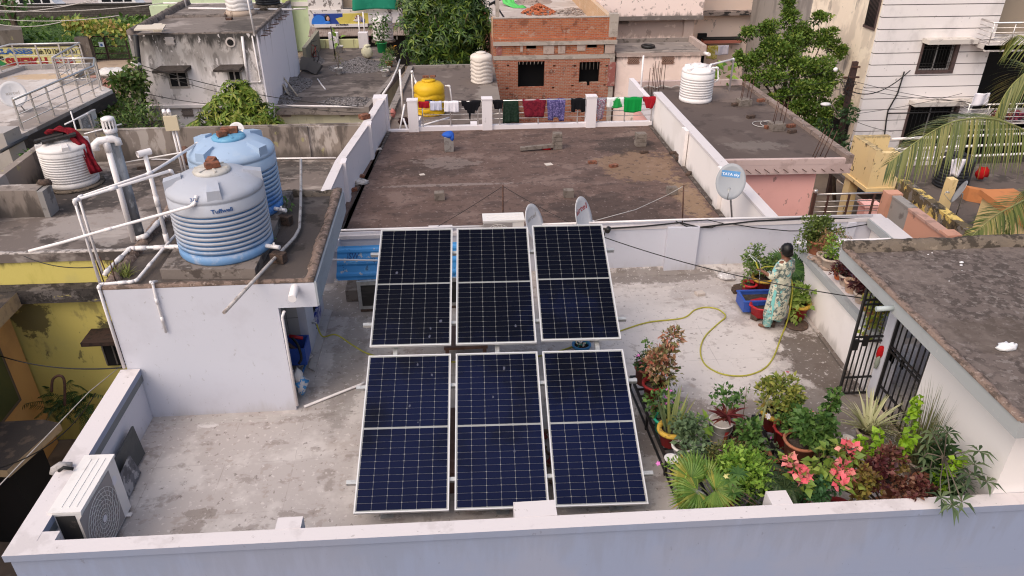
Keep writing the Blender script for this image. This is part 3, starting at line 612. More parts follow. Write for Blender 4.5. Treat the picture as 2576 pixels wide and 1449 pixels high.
for u,v,lab in ((1106,501,"block lying alone on the brown roof beside the left-leaning guy wire"),(1430,495,"block lying on the brown roof above the white dish with red lettering"),(1689,488,"block by the rusty mast near the big grey dish")):
 lab=lab.replace("left-leaning guy wire","thin mast's guy wire");p=at(u,v,.002);brick(lab,p,BLOCK_M,.05,0,int(u),.24,.18,.19,None,"concrete_block","concrete block")
for u,v,r_,lab,mt in ((1620,385,.2,"dark brick lying in front of the low brick stub",BRICK_D),(1490,411,.1,"brick lying flat in the middle of the brown roof, the one farther from the parapet",BRICK),(1543,420,.35,"brick lying skewed on the brown roof amid sand, nearer the warm white parapet",BRICK),(940,370,.6,"dark brick at the foot of the slanting parapet's pier",BRICK_D),(927,397,.2,"reddish brick below the slanting parapet, beside a white tile",BRICK),(906,447,.4,"reddish brick below the slanting parapet, above crumpled paper",BRICK),(887,481,.3,"brick below the slanting parapet, nearest the stair room",BRICK)):
 brick(lab,at(u,v,.002),mt,r_,0,int(u+v))
for k,(u,v,z) in enumerate(((1694,388,0),(1707,392,.0),(1703,399,.07),(1713,402,0),(1718,405,.0),(1712,396,.07),(1732,440,0),(1724,408,.05))):
 brick("dark loose brick in the heap against the warm white parapet",at(u,v,.002+z),BRICK_D,k*.7,.0,50+k,.22,.11,.075,"heap of bricks on the brown roof")
for u,v,lab,s in ((1380,414,"pale square tile lying in the middle of the brown roof",.2),(951,376,"white tile fragment beside the slanting parapet",.22),(1062,440,"pale stone chip on the brown roof, flat and long",.14)):
 p=at(u,v,.002);brick(lab,p,mat("pale_tile",(.55,.48,.42),(),.6),.3,0,int(u),s,s*.8,.02,None,"floor_tile","tile")
p=at(905,462,.0);m=MB();m.blob((p.x,p.y,.05),(.2,.16,.06),.8,4,0,14,3);m.blob((p.x-.1,p.y+.15,.04),(.14,.1,.05),.8,4,0,12,8);props(m.build("crumpled_paper",mat("crumpled_white_sheet",(.55,.5,.47),[('n',(.3,.26,.23),(9,9,9),.5,.6,.7)],.8)),"crumpled whitish sheet lying at the foot of the slanting parapet","paper")
p=at(925,281,.97);o=brick("reddish broken brick perched on top of the slanting parapet",V((-2.42,20.2,.968)),BRICK,.7,0,77,.26,.2,.13)
def mast(label,base,top,r,mt,cat="mast"):
 m=MB();m.tube([base,top],r,8); return props(m.build("mast",mt,None,base),label,cat)
mb0=V((aty(1265,548,13.4).x,13.4,0));mt0=up_to(1265,466,mb0);mast("thin rusty mast with guy wires behind the air conditioner",mb0,mt0,.016,RUST)
m2=V((aty(1717,556,12.78).x,12.78,1.0));m2t=up_to(1720,465,m2);mast("rusty pole tied with cables on the back parapet",m2,m2t,.014,RUST)
WIRE=mat("black_cable",(.015,.014,.014),(),.6);WIRE_L=mat("pale_cord",(.42,.39,.37),(),.8)
def sag(a,b,d,n=14): return [V(a).lerp(V(b),i/n)-V((0,0,d*4*(i/n)*(1-i/n))) for i in range(n+1)]
def wire(label,pts,r=.006,mt=WIRE,cat="cable",group=None):
 m=MB();m.tube(pts,r,5); return props(m.build("cable",mt),label,cat,group)
tp=mt0+V((0,0,-.02))
wire("guy wire from the thin mast towards the stair room",sag(tp,aty(1088,577,12.8),.02),.005);wire("guy wire from the thin mast towards the white dishes",sag(tp,aty(1452,570,12.8),.02),.005)
wire("pale cord stretched from the rusty pole towards the dishes",[aty(1493,556,12.9),aty(1600,527,13.3),aty(1680,490,14.5),aty(1716,470,12.8)],.008,WIRE_L)
wire("black cable running from the solar panels across the terrace to the gate",sag(aty(1512,594,10.9),aty(2170,750,8.6),.12),.008)
wire("thick black cables looped along the back parapet",[aty(1500,577,12.66),aty(1620,569,12.66),aty(1712,560,12.66),aty(1760,572,12.64),aty(1810,566,12.66),aty(1900,556,12.68),aty(2060,548,12.7),aty(2160,551,12.7)],.016)
wire("sagging cable hung on the back parapet behind the bushy green plant",[aty(1835,562,12.66),aty(1900,573,12.62),aty(1985,581,12.6),aty(2090,580,12.6),aty(2190,563,12.66)],.01)
wire("loop of cable hanging from the rusty pole's foot",[aty(1700,556,12.66),aty(1730,571,12.64),aty(1790,573,12.64),aty(1820,562,12.66),aty(1780,553,12.68),aty(1720,557,12.68)],.01)
m=MB()
for dy,r in ((-.05,.022),(.03,.02)):m.tube([aty(835,580,YB+.07+dy),aty(1215,569,YB+.07+dy)],r,8);m.tube([aty(1325,566,YB+.07+dy),aty(1700,553,YB+.07+dy),aty(2195,541,YB+.07+dy)],r,8)
props(m.build("conduit",PVC),"pair of white conduits running along the top of the back parapet","conduit")
AC_W=mat("white_ac_casing",(.72,.68,.65),[('n',(.55,.5,.46),(4,4,4),.6,.8,.4)],.5)
AC_GRILL=mat("ac_grill",(.30,.27,.26),(),.6)
def ac_unit(label,o,ex,ey,L=.86,D=.33,Hh=.6,stained=False,group=None):
 """o: bottom corner, ex along the length, ey pointing back; the fan looks along -ey"""
 ex,ey,ez=V(ex),V(ey),V((0,0,1));o=V(o);t=thing("air_conditioner",label,"air conditioner",o+ex*L/2+ey*D/2,group)
 P3=lambda x,y,z:o+ex*x+ey*y+ez*z
 def bx(mb,x0,x1,y0,y1,z0,z1):mb.hexa([P3(x0,y0,z0),P3(x1,y0,z0),P3(x1,y1,z0),P3(x0,y1,z0),P3(x0,y0,z1),P3(x1,y0,z1),P3(x1,y1,z1),P3(x0,y1,z1)])
 m=MB();bx(m,0,L,.002,D,.02,Hh);bx(m,-.012,L+.012,-.012,D+.012,Hh,Hh+.035)
 for k in range(3):bx(m,.06,L-.06,.06+k*.08,.075+k*.08,Hh+.035,Hh+.041)
 m.build("casing",AC_W,t)
 m=MB();bx(m,-.004,.0,.07,D-.05,.05,Hh-.03);m.build("side_grill",mat("dark_fin_panel",(.035,.033,.032),[('n',(.16,.13,.11),(9,9,9),.6,.75,.5)],.7),t)
 cx,cz=L*.36,Hh*.5;R_=Hh*.43
 m=MB();bx(m,cx-R_*1.06,cx+R_*1.06,-.004,.0,cz-R_*1.06,cz+R_*1.06);m.build("fan_panel",AC_GRILL,t)
 m=MB()
 for k in range(7):
  r=R_*(.18+.82*k/6);m.tube([P3(cx+r*cos(a*pi/12),-.016,cz+r*sin(a*pi/12)) for a in range(25)],.0035,4)
 for k in range(20):
  a=2*pi*k/20;m.tube([P3(cx+R_*.16*cos(a),-.014,cz+R_*.16*sin(a)),P3(cx+R_*.6*cos(a+.3),-.016,cz+R_*.6*sin(a+.3)),P3(cx+R_*1.0*cos(a+.75),-.012,cz+R_*1.0*sin(a+.75))],.003,4)
 m.build("fan_guard",AC_W,t)
 m=MB();m.add([P3(cx+.045*cos(2*pi*k/16),-.019,cz+.045*sin(2*pi*k/16)) for k in range(16)],[tuple(range(16))]);m.add([P3(L*.83+.06*cos(2*pi*k/20),-.004,Hh*.72+.06*sin(2*pi*k/20)) for k in range(20)],[tuple(range(20))]);m.build("badge",mat("pale_badge",(.68,.66,.70),(),.4),t)
 for x in (.1,L-.16):
  m=MB();bx(m,x,x+.06,-.05,D+.05,0,.02);m.build("foot",AC_W,t)
 return t
a=at(145,1352,.07)
d1=(at(268,1145,.9)-at(195,1283,.9));d1.z=0;d1.normalize()
ac_unit("white outdoor air conditioner standing in the corner by the front parapet",V((-4.22,6.12,.02))+V((0,.05,0)),(0.02,.99,0),(-.99,0.02,0),.9,.33,.84)
p0=aty(1216,552,12.6);p1=aty(1318,552,12.6)
ac_unit("rust-marked outdoor air conditioner perched on the back parapet behind the solar panels",(p0.x,12.55,p0.z-.62),(1,0,0),(0,1,0),p1.x-p0.x,.32,.58)
DISH=mat("pale_grey_dish",(.60,.58,.585),[('n',(.45,.44,.44),(4,4,4),.5,.75,.5)],.5)
DISH_G=mat("grey_dish",(.31,.32,.34),[('n',(.33,.34,.36),(4,4,4),.5,.75,.5)],.5)
def dish(label,c,nrm,r,mt,base,ry=None,text=None,tcol=None,tsz=.1,toff=(0,0),strip=None,txtw=None,lnb=True):
 """c: centre of the bowl; nrm: facing direction; base: foot of the mount"""
 c,nrm,base=V(c),V(nrm).normalized(),V(base);ez=V((0,0,1));ex=ez.cross(nrm).normalized();ey=nrm.cross(ex).normalized();ry=ry or r*1.08
 t=thing("satellite_dish",label,"satellite dish",base);m=MB();vs=[];fs=[];k,n=5,32
 dep=lambda q:(q*q-1)*r*.2
 for s_ in (0,1):
  for i in range(k+1):
   q=i/k
   for j in range(n):a=2*pi*j/n;vs.append(c+ex*r*q*cos(a)+ey*ry*q*sin(a)+nrm*(dep(q)-.012*s_))
 for s_ in (0,1):
  o=s_*(k+1)*n
  for i in range(k):
   for j in range(n):
    f=(o+i*n+j,o+i*n+(j+1)%n,o+(i+1)*n+(j+1)%n,o+(i+1)*n+j);fs.append(f if s_==0 else f[::-1])
 o=(k+1)*n
 for j in range(n):fs.append((k*n+j,k*n+(j+1)%n,o+k*n+(j+1)%n,o+k*n+j))
 m.add(vs,fs,0,True);m.build("bowl",mt,t)
 m=MB();bk=c-nrm*(r*.2+.03);m.tube([c-nrm*(r*.2),bk-nrm*.04,bk-nrm*.06-ez*.12,base],.02,8);m.build("mount",GALV,t)
 if lnb:
  tip=c+nrm*r*.9-ey*ry*.45;m=MB();m.tube([c-ey*ry*.98-nrm*.02,tip-ey*.1,tip],.01,6);m.tube([tip,tip-nrm*.1+ey*.02],.03,10);m.build("receiver_arm",GALV,t)
 def bend(x,y,d):
  X,Y=x+toff[0],y+toff[1];q=math.hypot(X/r,Y/ry); return c+ex*X+ey*Y+nrm*(dep(q)+.004+d)
 if strip:
  mt2,w_,h_=strip;mm=MB();n2=8
  vs=[bend(-.01+w_*i/n2,-.25*h_+h_*j,-.002) for j in (0,1) for i in range(n2+1)];mm.add(vs,[(i,i+1,n2+2+i,n2+1+i) for i in range(n2)]);mm.build("sticker",mt2,t)
 if text:letters(text,tsz,"lettering",tcol,t,bend=bend,thick=.0012,bold=.0012,width=txtw)
 return t
RED_P=mat("red_print",(.35,.02,.03),(),.5);PALE_P=mat("worn_print",(.40,.36,.33),(),.6);DARK_P=mat("dark_print",(.04,.045,.06),(),.5);WHITE_P=mat("white_print",(.75,.78,.8),(),.5)
c=aty(1470,549,12.55);dish("pale dish with red lettering behind the solar panels",c,(.80,-.50,.30),.33,DISH,(c.x-.1,12.75,1.0),.42,"airtel",RED_P,.16,(-.20,.12),None,.44)
c=aty(1346,562,12.5);dish("pale dish with worn lettering, partly behind the solar panels",c,(.80,-.48,.34),.31,DISH,(c.x-.1,12.75,1.0),.38,"airtel",PALE_P,.12,(-.16,.08),None,.34)
c=aty(1838,457,13.75);dish("large grey dish with a blue sticker on the warm white parapet",c,(-.35,-.80,.34),.295,DISH_G,(c.x+.22,13.9,.5),.37,"TATA sky",WHITE_P,.075,(-.19,.12),(mat("blue_sticker",(.10,.26,.50),(),.5),.36,.13),.34)
p=aty(1532,574,12.6);m=MB();m.tube([p,p+V((-.05,-.08,-.03))],.05,10);m.tube([p+V((.02,0,0)),p+V((-.06,.06,-.12)),p+V((-.08,.1,-.3))],.012,6);props(m.build("spotlight",BLACK_IRON),"small black lamp clamped behind the top corner of the solar panels","lamp")
GZ=-5.5
# ------------------ yellow house on the left
YEL=mat("ochre_lime_wall",(.58,.48,.135),[('n',(.48,.41,.145),(.5,.5,.5),.4,.7,.7),('z',(.05,.042,.03),-.3,-.75,3,.9),('n',(.30,.24,.09),(1.6,1.6,.8),.58,.75,.7),('n',(.06,.05,.035),(4,4,2),.66,.78,.7),('n',(.46,.38,.09),(1.1,1.1,.5),.58,.78,.5),('p',(.04,.033,.024),(-7.95,15.05,-2.6),(.5,.6,.6),.9,.9),('p',(.07,.055,.03),(-9.7,15.05,-1.9),(.45,1,.5),1.0,.8)],.9,(18,.4,.01))
LROOF=mat("patched_grey_roof",(.155,.125,.11),[('n',(.065,.052,.046),(.7,1.0,1),.48,.66,.9),('n',(.31,.265,.235),(.7,2.2,1),.52,.68,.85),('p',(.40,.35,.32),(-8.2,16.4,-.3),(1.6,.9,2),1.0,.55),('p',(.04,.033,.03),(-9.3,18.5,-.3),(1.5,1.2,2),.9,.8),('p',(.05,.042,.038),(-6.0,20.0,-.3),(3.0,.7,2),1.1,.75),('n',(.24,.19,.165),(4,4,4),.58,.7,.5)],.95,(16,.5,.012))
OLD_WALL=mat("rain_stained_cement",(.25,.205,.175),[('n',(.45,.39,.35),(1.8,1.8,.6),.55,.66,.85),('n',(.09,.073,.063),(1.6,1.6,.5),.5,.68,.85),('z',(.075,.062,.053),-.3,.25,3,.7),('n',(.35,.32,.13),(2.5,2.5,2),.66,.74,.6)],.95,(18,.5,.012))
ly=thing("house","yellow stained house with a patchy grey flat roof, beside the blue water tanks","house",(-7,18,GZ))
zl=-.3
m=MB();m.prism([(-11.4,15.1),(-2.95,15.0),(-2.3,20.9),(-11.4,21.3)],zl-.2,zl,0);m.build("roof_deck",LROOF,ly)
m=MB();m.prism([(-11.4,15.14),(-3.0,15.04),(-2.6,20.9),(-11.4,21.3)],GZ,zl-.201);m.build("lower_wall",YEL,ly)
m=MB();rough_strip(m,(-3.0,15.0,zl),(-11.4,15.1,zl),-.16,.03,.2,.5,.3,seed=31);m.build("roof_edge",mat("whitish_edge",(.42,.37,.34),[('n',(.12,.10,.09),(8,8,8),.48,.62,.8)],.95,(18,.6,.015)),ly)
m=MB();zb=-1.05;m.prism([(-11.4,14.82),(-4.9,14.76),(-4.9,15.04),(-11.4,15.135)],zb-.33,zb)
m.build("wall_ledge",mat("black_stained_ledge",(.05,.042,.038),[('n',(.14,.12,.11),(3,3,5),.48,.66,.8),('n',(.36,.30,.10),(2.2,2.2,4),.66,.72,.8),('n',(.02,.017,.015),(7,7,7),.5,.65,.8)],.95,(12,.9,.03)),ly)
w=MB();w.box(-8.5,-7.3,14.5,15.12,-2.37,-2.27);sh=w.build("window_shade",mat("dark_red_shade",(.045,.026,.02),[('n',(.02,.015,.013),(6,6,6),.45,.65,.8)],.95,(15,.6,.02)),ly)
m=MB();m.box(-8.35,-7.4,15.0,15.125,-3.25,-2.371);wn=m.build("window",DARKVOID,ly)
m=MB()
for x in (-8.33,-8.1,-7.9,-7.7,-7.5):m.bar((x,14.98,-3.2),(x,14.98,-2.4),.03,.02,0,(0,1,0))
m.build("frame",mat("old_window_bars",(.14,.12,.105),(),.8),wn)
m=MB();a,b=aty(297,325,20.85),aty(892,326,20.85)
zt=(a.z+b.z)/2
m.prism([(-10.4,20.9),(-2.28,20.75),(-2.28,20.93),(-10.4,21.1)],zl-.1,zt+.05,0);m.box(-10.42,-2.26,20.86,20.99,zt+.05,zt+.075,0)
for x in (-6.35,-4.3):m.box(x-.03,x+.2,20.72,20.86,zl,zt+.06,0)
m.build("parapet",OLD_WALL,ly)
m=MB();m.prism([(-11.4,15.1),(-10.85,17.2),(-10.95,20.0),(-11.15,20.0),(-11.05,17.2),(-11.6,15.1)],zl-.1,.5);m.build("parapet",OLD_WALL,ly)
m=MB();m.prism([(-11.0,17.12),(-9.8,17.06),(-9.8,17.5),(-11.0,17.5)],zl-.1,.38,0);m.prism([(-9.79,17.04),(-9.66,17.04),(-9.66,17.5),(-9.79,17.5)],zl-.1,.36,1)
m.build("parapet",[OLD_WALL,mat("bare_grey_cement",(.27,.25,.235),[('n',(.12,.105,.095),(4,4,4),.5,.7,.7)],.95)],ly)
m=MB();m.blob(at(112,460,.40),(.17,.12,.09),.5,3,0,12,4);props(m.build("mud_clod",BRICK_D),"dark clod of earth on the short stained parapet by the white ribbed tank","clod")
TANK_W=mat("white_plastic_tank",(.70,.655,.63),[('z',(.42,.39,.37),-.3,.2,2,.4),('n',(.55,.51,.48),(3,3,1.2),.55,.75,.5),('n',(.25,.22,.2),(9,9,3),.7,.78,.5)],.5,(25,.08,.004))
tcl=V((-10.0,19.2,zl+.06))
m=MB();m.lathe([(.72,0),(.72,.05),(.68,.06)],(tcl.x,tcl.y,zl+.001),32);props(m.build("masonry_plinth",MOSS_KERB),"round mossy base under the white tank with a red cloth","tank base")
tl=tank("water_tank","white ribbed tank with black boards and a red cloth dumped on its top",tcl,.62,1.0,.15,11,TANK_W,TANK_W,4,radians(-60),wav=.012,ztop=.86)
m=MB();q=tcl+V((0,0,1.2));m.obox(q+V((-.22,-.12,.05)),(.33,.1,.06),(-.03,.09,0),(0,0,.025));m.obox(q+V((.06,-.2,.05)),(.36,.16,.05),(-.04,.08,0),(0,0,.03))
props(m.build("loose_boards",mat("charred_board",(.022,.02,.019),[('n',(.06,.05,.045),(6,6,6),.5,.7,.6)],.8)),"two black boards lying across the top of the white ribbed tank","boards")
def drape(pts,wdt,mt,name,label,cat,seed=0,side=None,group=None):
 "a loose length of cloth following pts"
 rg=random.Random(seed);vs=[];n=9;P_=[]
 for i in range(len(pts)-1):
  for k in range(4):P_.append(V(pts[i]).lerp(V(pts[i+1]),k/4))
 P_.append(V(pts[-1]));fs=[]
 for i,p in enumerate(P_):
  d=(P_[min(i+1,len(P_)-1)]-P_[max(i-1,0)]).normalized();s=V(side) if side else d.cross(V((0,0,1)))
  if s.length<.1:s=V((1,0,0))
  s.normalize();u=d.cross(s)
  for j in range(n):
   t=j/(n-1)-.5;vs.append(p+s*t*wdt*(1+.15*sin(i*.7))+u*(.05*sin(t*14+i*.35+seed)+.02*sin(t*31+i)))
 for i in range(len(P_)-1):
  for j in range(n-1):fs.append((i*n+j,i*n+j+1,(i+1)*n+j+1,(i+1)*n+j))
 m=MB();m.add(vs,fs,0,True);o=m.build(name,mt);sd=o.modifiers.new("t",'SOLIDIFY');sd.thickness=.012
 return props(o,label,cat,group)
drape([q+V((-.35,.2,.1)),q+V((-.05,.1,.2)),q+V((.25,.05,.12)),q+V((.55,-.1,-.1)),q+V((.68,-.22,-.5)),q+V((.78,-.32,-.85))],.28,cloth_mat("dark_red_cloth",(.20,.012,.02),[(.13,.01,.015)],8),"red_cloth","dark red cloth trailing over the top and side of the white ribbed tank","cloth",3)
gp="thin pipes on the patchy grey roof"
pz=lambda u,v,y:aty(u,v,y)
pipe("water_pipe","thin upright white pipe rising behind the white ribbed tank",[at(212,395,zl),V((at(212,395,zl).x,at(212,395,zl).y,pz(188,280,at(212,395,zl).y).z))],.02,group=gp)
pipe("water_pipe","slanting white pipe crossing above the red cloth",[pz(163,313,19.6),pz(221,285,20.4),V((at(262,396,zl).x,at(262,396,zl).y,zl))],.02,group=gp)
pipe("water_pipe","white pipe reaching past the thick grey vent above the stained wall",[pz(212,337,20.2),pz(255,326,20.4),pz(306,312,20.7)],.02,group=gp)
pipe("water_pipe","white pipe lying along the foot of the stained wall",[at(226,408,zl+.04),at(240,396,zl+.04),at(330,399,zl+.04),at(440,402,zl+.04)],.022,group=gp)
pipe("water_pipe","white pipe slanting from the roof towards the sky blue tank",[at(308,410,zl+.1),pz(450,385,17.5),pz(486,378,16.0)],.02,group=gp)
pipe("water_pipe","white pipe along the stained wall near the slanting parapet",[at(678,399,zl+.05),at(845,397,zl+.05)],.025,group=gp)
jb=thing("junction_box","cream box with two white tubes on its top, raised on thin poles behind the tanks","meter box",at(460,432,zl))
b0=at(460,432,zl);bt=up_to(443,330,b0)
m=MB();m.tube([b0,V((b0.x-.02,b0.y,bt.z+.1))],.03,8);m.tube([b0+V((.09,0,0)),V((b0.x+.06,b0.y,bt.z+.1))],.03,8);m.build("pole",PVC,jb)
m=MB();m.obox((b0.x+.02,b0.y-.05,bt.z+.24),(.17,.02,0),(-.01,.07,0),(0,0,.19));m.build("box",mat("cream_box",(.62,.52,.36),(),.5),jb)
m=MB()
for dx in (-.09,.03):m.tube([(b0.x+dx,b0.y-.08,bt.z+.5),(b0.x+dx-.05,b0.y+.03,bt.z+.56)],.05,10);m.tube([(b0.x+dx,b0.y-.02,bt.z+.42),(b0.x+dx,b0.y-.02,bt.z+.53)],.025,8)
m.build("tube",PVC,jb)
c=aty(594,330,20.3);dish("small pale dish with dark lettering in front of the stained wall",c,(-.25,-.85,.45),.25,DISH,(c.x,c.y+.2,zl),.25,"DISHtv",DARK_P,.09,(-.14,.03),None,.27)
p=at(378,383,zl);brick("brick lying at the foot of the stained wall on the patchy roof",at(357,425,zl),BRICK_D,.4,0,91)
p=at(475,412,zl);m=MB();m.blob((p.x,p.y,zl+.22),(.2,.16,.26),.35,2.5,0,12,7);props(m.build("brown_sack",mat("brown_sacking",(.13,.07,.05),[('n',(.06,.035,.025),(9,9,9),.5,.65,.7)],.95,(40,.5,.01))),"brown sack tied up beside the sky blue tank","sack")
ORG=mat("orange_brown_wall",(.62,.35,.13),[('n',(.5,.28,.11),(.7,.7,.7),.4,.7,.7),('n',(.12,.08,.04),(2.5,2.5,1),.62,.78,.6)],.9,(18,.3,.008))
oh=thing("house","orange brown house with dark sunshades at the edge of the view, below the white parapet","house",(-12,11,GZ))
m=MB();m.prism([(-16,5),(-10.13,5.2),(-10.13,15.03),(-16,15.03)],GZ,-1.42);m.build("wall",ORG,oh)
m=MB();m.prism([(-16,4.9),(-9.9,5.0),(-9.62,15.02),(-10.2,15.4-.38),(-16,15.02)],-1.2,-1.0)
SHADE=mat("black_stained_shade",(.045,.037,.033),[('n',(.11,.08,.06),(3,3,3),.5,.7,.7)],.95,(14,.6,.02));SHADE_E=mat("tan_edge",(.40,.29,.17),[('n',(.25,.18,.11),(5,5,5),.5,.7,.6)],.9)
m=MB();m.prism([(-16,5.0),(-9.7,5.0),(-9.62,15.0),(-16,15.0)],-1.42,-1.08,0,1);m.build("roof_shade",[SHADE,SHADE_E],oh)
m=MB();m.prism([(-10.12,11.5),(-8.75,11.3),(-8.35,12.65),(-8.75,12.8),(-10.12,12.8)],-3.2,-3.02,0,1);m.prism([(-10.12,11.9),(-9.0,11.75),(-8.85,12.6),(-10.12,12.7)],GZ,-3.201,2);m.build("window_shade",[SHADE,SHADE_E,DARKVOID],oh)
m=MB();a=atx(2,860,-10.12);m.box(-10.16,-10.07,13.0,14.3,-3.6,-2.0,0);m.box(-10.16,-10.065,13.08,14.22,-3.52,-2.08,1);m.build("window",[mat("grey_wood",(.11,.085,.065),(),.8),mat("dusty_green_glass",(.07,.08,.035),(),.25)],oh)
m=MB();m.tube([atx(0,1075,-10.05),atx(92,1300,-10.05)],.06,10);m.build("downpipe",SHADE_E,oh)
# ------------------ steel-railed house, far left
DECK=mat("pale_sandy_deck",(.47,.41,.375),[('n',(.58,.53,.50),(.7,.7,.7),.45,.65,.7),('p',(.48,.33,.19),(-15.4,29.9,0),(1.5,.5,2),.8,.8),('p',(.14,.11,.095),(-13.0,24.5,0),(1.1,1.3,2),1.2,.7),('n',(.33,.27,.23),(2,2,2),.56,.72,.6)],.9,(16,.3,.008))
GREIGE=mat("greige_wall",(.38,.345,.325),[('n',(.32,.29,.27),(.9,.9,.5),.45,.7,.7),('n',(.2,.18,.17),(5,5,5),.68,.76,.5)],.9,(18,.3,.006))
sh=thing("house","pale flat-roofed house with steel railings and a dark roof edge in the far corner","house",(-15,27,GZ))
m=MB();m.prism([(-12.9,22.6),(-12.15,27.7),(-12.9,28.5),(-14.1,28.5),(-14.5,31.2),(-16.8,31.0),(-17.6,29.0),(-18,22.6)],-.12,0,0,0);m.build("roof_deck",DECK,sh)
m=MB();m.prism([(-12.86,22.55),(-12.10,27.72),(-12.88,28.55),(-13.1,28.55),(-13.1,22.6)],-.47,-.121,0);m.build("fascia",mat("dark_brown_fascia",(.04,.032,.03),[('n',(.075,.06,.055),(2,2,5),.5,.7,.6)],.8),sh)
m=MB();m.prism([(-13.0,22.7),(-12.75,27.4),(-13.0,28.3),(-14.2,28.4),(-14.6,31.0),(-17.5,31),(-18,22.7)],GZ,-.4701);m.build("lower_wall",GREIGE,sh)
m=MB();m.prism([(-18,21.9),(-12.95,21.9),(-12.85,22.6),(-18,22.62)],GZ,.28,0);m.prism([(-17.1,29.3),(-16.7,31.05),(-14.3,31.25),(-14.3,31.4),(-17.0,31.25),(-17.4,29.35)],-.05,.16,0);m.prism([(-14.2,28.5),(-12.95,28.5),(-12.95,28.7),(-14.2,28.7)],-.1,.15,0);m.build("parapet",GREIGE,sh)
m=MB();m.tube([atx(0,382,-12.9),atx(67,346,-12.84)],.05,8);m.build("wall_pipe",mat("dark_hose",(.05,.05,.055),(),.6),sh)
def rail_run(name,pts,hgt,n_mid,parent,posts=5,r=.03):
 m=MB();pts=[V(p) for p in pts]
 m.tube([p+V((0,0,hgt)) for p in pts],r*1.25,8)
 for k in range(n_mid):m.tube([p+V((0,0,hgt*(.25+.55*k/max(1,n_mid-1)))) for p in pts],r*.5,6)
 o=m.build(name,STEEL,parent)
 L=[(pts[i+1]-pts[i]).length for i in range(len(pts)-1)]
 for k in range(posts):
  s=sum(L)*k/(posts-1)*.998
  for i,l in enumerate(L):
   if s<=l or i==len(L)-1:p=pts[i].lerp(pts[i+1],min(1,s/l)); break
   s-=l
  q=MB();q.bar(p,p+V((0,0,hgt)),r*1.5,r*1.5,0,(1,0,0));q.build("post",STEEL,o)
 return o
rail_run("railing",[(-13.0,23.0,0),(-12.35,27.2,0),(-12.75,28.3,0)],.95,3,sh,8);rail_run("railing",[(-12.75,28.35,.02),(-14.2,28.45,.02)],.95,3,sh,4)
rail_run("railing",[(-14.25,28.4,.1),(-14.35,31.0,.1),(-16.9,30.9,.1),(-17.6,28.5,.1)],.9,3,sh,10)
c=aty(32,237,25.0);dish("big pale dish with worn lettering on the pale flat-roofed house",c,(.35,-.85,.4),.40,DISH,(c.x+.1,c.y+.2,0),.42,"airtel",PALE_P,.15,(-.2,.0),None,.38)
a=atx(200,305,-12.70);ac_unit("white outdoor air conditioner fixed to the side wall below a dark roof edge",(-12.35,25.25,a.z-.45),(.1,.99,0),(-.99,.1,0),1.0,.3,.72)
m=MB();m.box(-12.72,-12.3,25.0,26.6,a.z-.52,a.z-.46);props(m.build("wall_shelf",GREIGE),"narrow ledge carrying the air conditioner on the pale house's side","ledge")
m=MB();m.box(-12.76,-12.66,26.55,27.1,-2.6,-.48,0);m.box(-12.9,-12.7,24.6,25.2,-2.2,-.8,1);m.build("wall_panel",[mat("white_panel",(.6,.56,.53),(),.8),DARKVOID],sh)
# ------------------ dirty white house
DIRTY=mat("black_streaked_whitewash",(.78,.72,.70),[('z',(.26,.23,.21),.8,-1.7,.9,.9),('n',(.52,.47,.44),(1.5,1.5,.9),.52,.68,.7),('z',(.045,.04,.037),1.0,.15,4.5,.95),('n',(.11,.095,.085),(1.3,1.3,.45),.58,.72,.65),('n',(.66,.6,.58),(2.6,2.6,1.2),.63,.68,.85),('n',(.16,.14,.13),(6,6,3),.62,.72,.6)],.95,(16,.4,.012))
DIRTY_S=mat("streaked_side_whitewash",(.86,.81,.84),[('z',(.11,.095,.088),1.15,.2,2.5,.9),('n',(.6,.55,.55),(2.5,2.5,.35),.6,.74,.5)],.95,(16,.3,.008))
DROOF=mat("grey_brown_roof",(.20,.165,.145),[('n',(.34,.29,.26),(.35,.9,1),.48,.66,.8),('n',(.10,.08,.07),(.6,.6,.6),.5,.7,.8),('p',(.045,.037,.033),(-8.9,34.5,1),(1.0,1.8,2),.9,.7),('n',(.13,.11,.095),(4,4,4),.55,.72,.5)],.95,(12,.4,.012))
dh=thing("house","grimy whitewashed house streaked black, two windows and water tanks on its roof","house",(-10.5,36,GZ))
DX0,DX1,DY0,DY1,DZ=-13.14,-8.02,32.6,40.5,.96
m=MB();m.box(DX0,DX1-.001,DY0,DY1,GZ,DZ-.003,0);m.box(DX1-.0009,DX1+.06,DY0+.02,DY1,GZ,DZ-.003,1);m.box(DX0-.05,DX1-.1,DY0-.12,DY0-.001,-2.05,-1.93,0);m.build("wall",[DIRTY,DIRTY_S],dh)
m=MB();m.box(DX0+.15,DX1-.2,DY0+.12,DY1-.1,DZ-.002,DZ+.002,0);rf=m.build("roof",DROOF,dh)
m=MB();rough_strip(m,(DX1+.06,DY0,DZ),(DX0,DY0,DZ),-.16,.06,.3,.4,.3,seed=51);rough_strip(m,(DX0,DY0,DZ),(DX0,DY1,DZ),-.28,.24,.3,.2,.2,seed=52);rough_strip(m,(DX1+.06,DY1,DZ),(DX1+.06,DY0,DZ),-.22,.10,.3,.3,.2,seed=53);rough_strip(m,(DX0+.3,36.6,DZ),(DX1-2.2,36.8,DZ),-.2,.12,.3,.3,.2,seed=54)
m.build("roof_kerb",mat("stained_kerb",(.16,.13,.115),[('n',(.06,.05,.045),(3,3,3),.45,.65,.8),('n',(.35,.3,.26),(5,5,5),.62,.72,.6)],.95,(12,.6,.02)),dh)
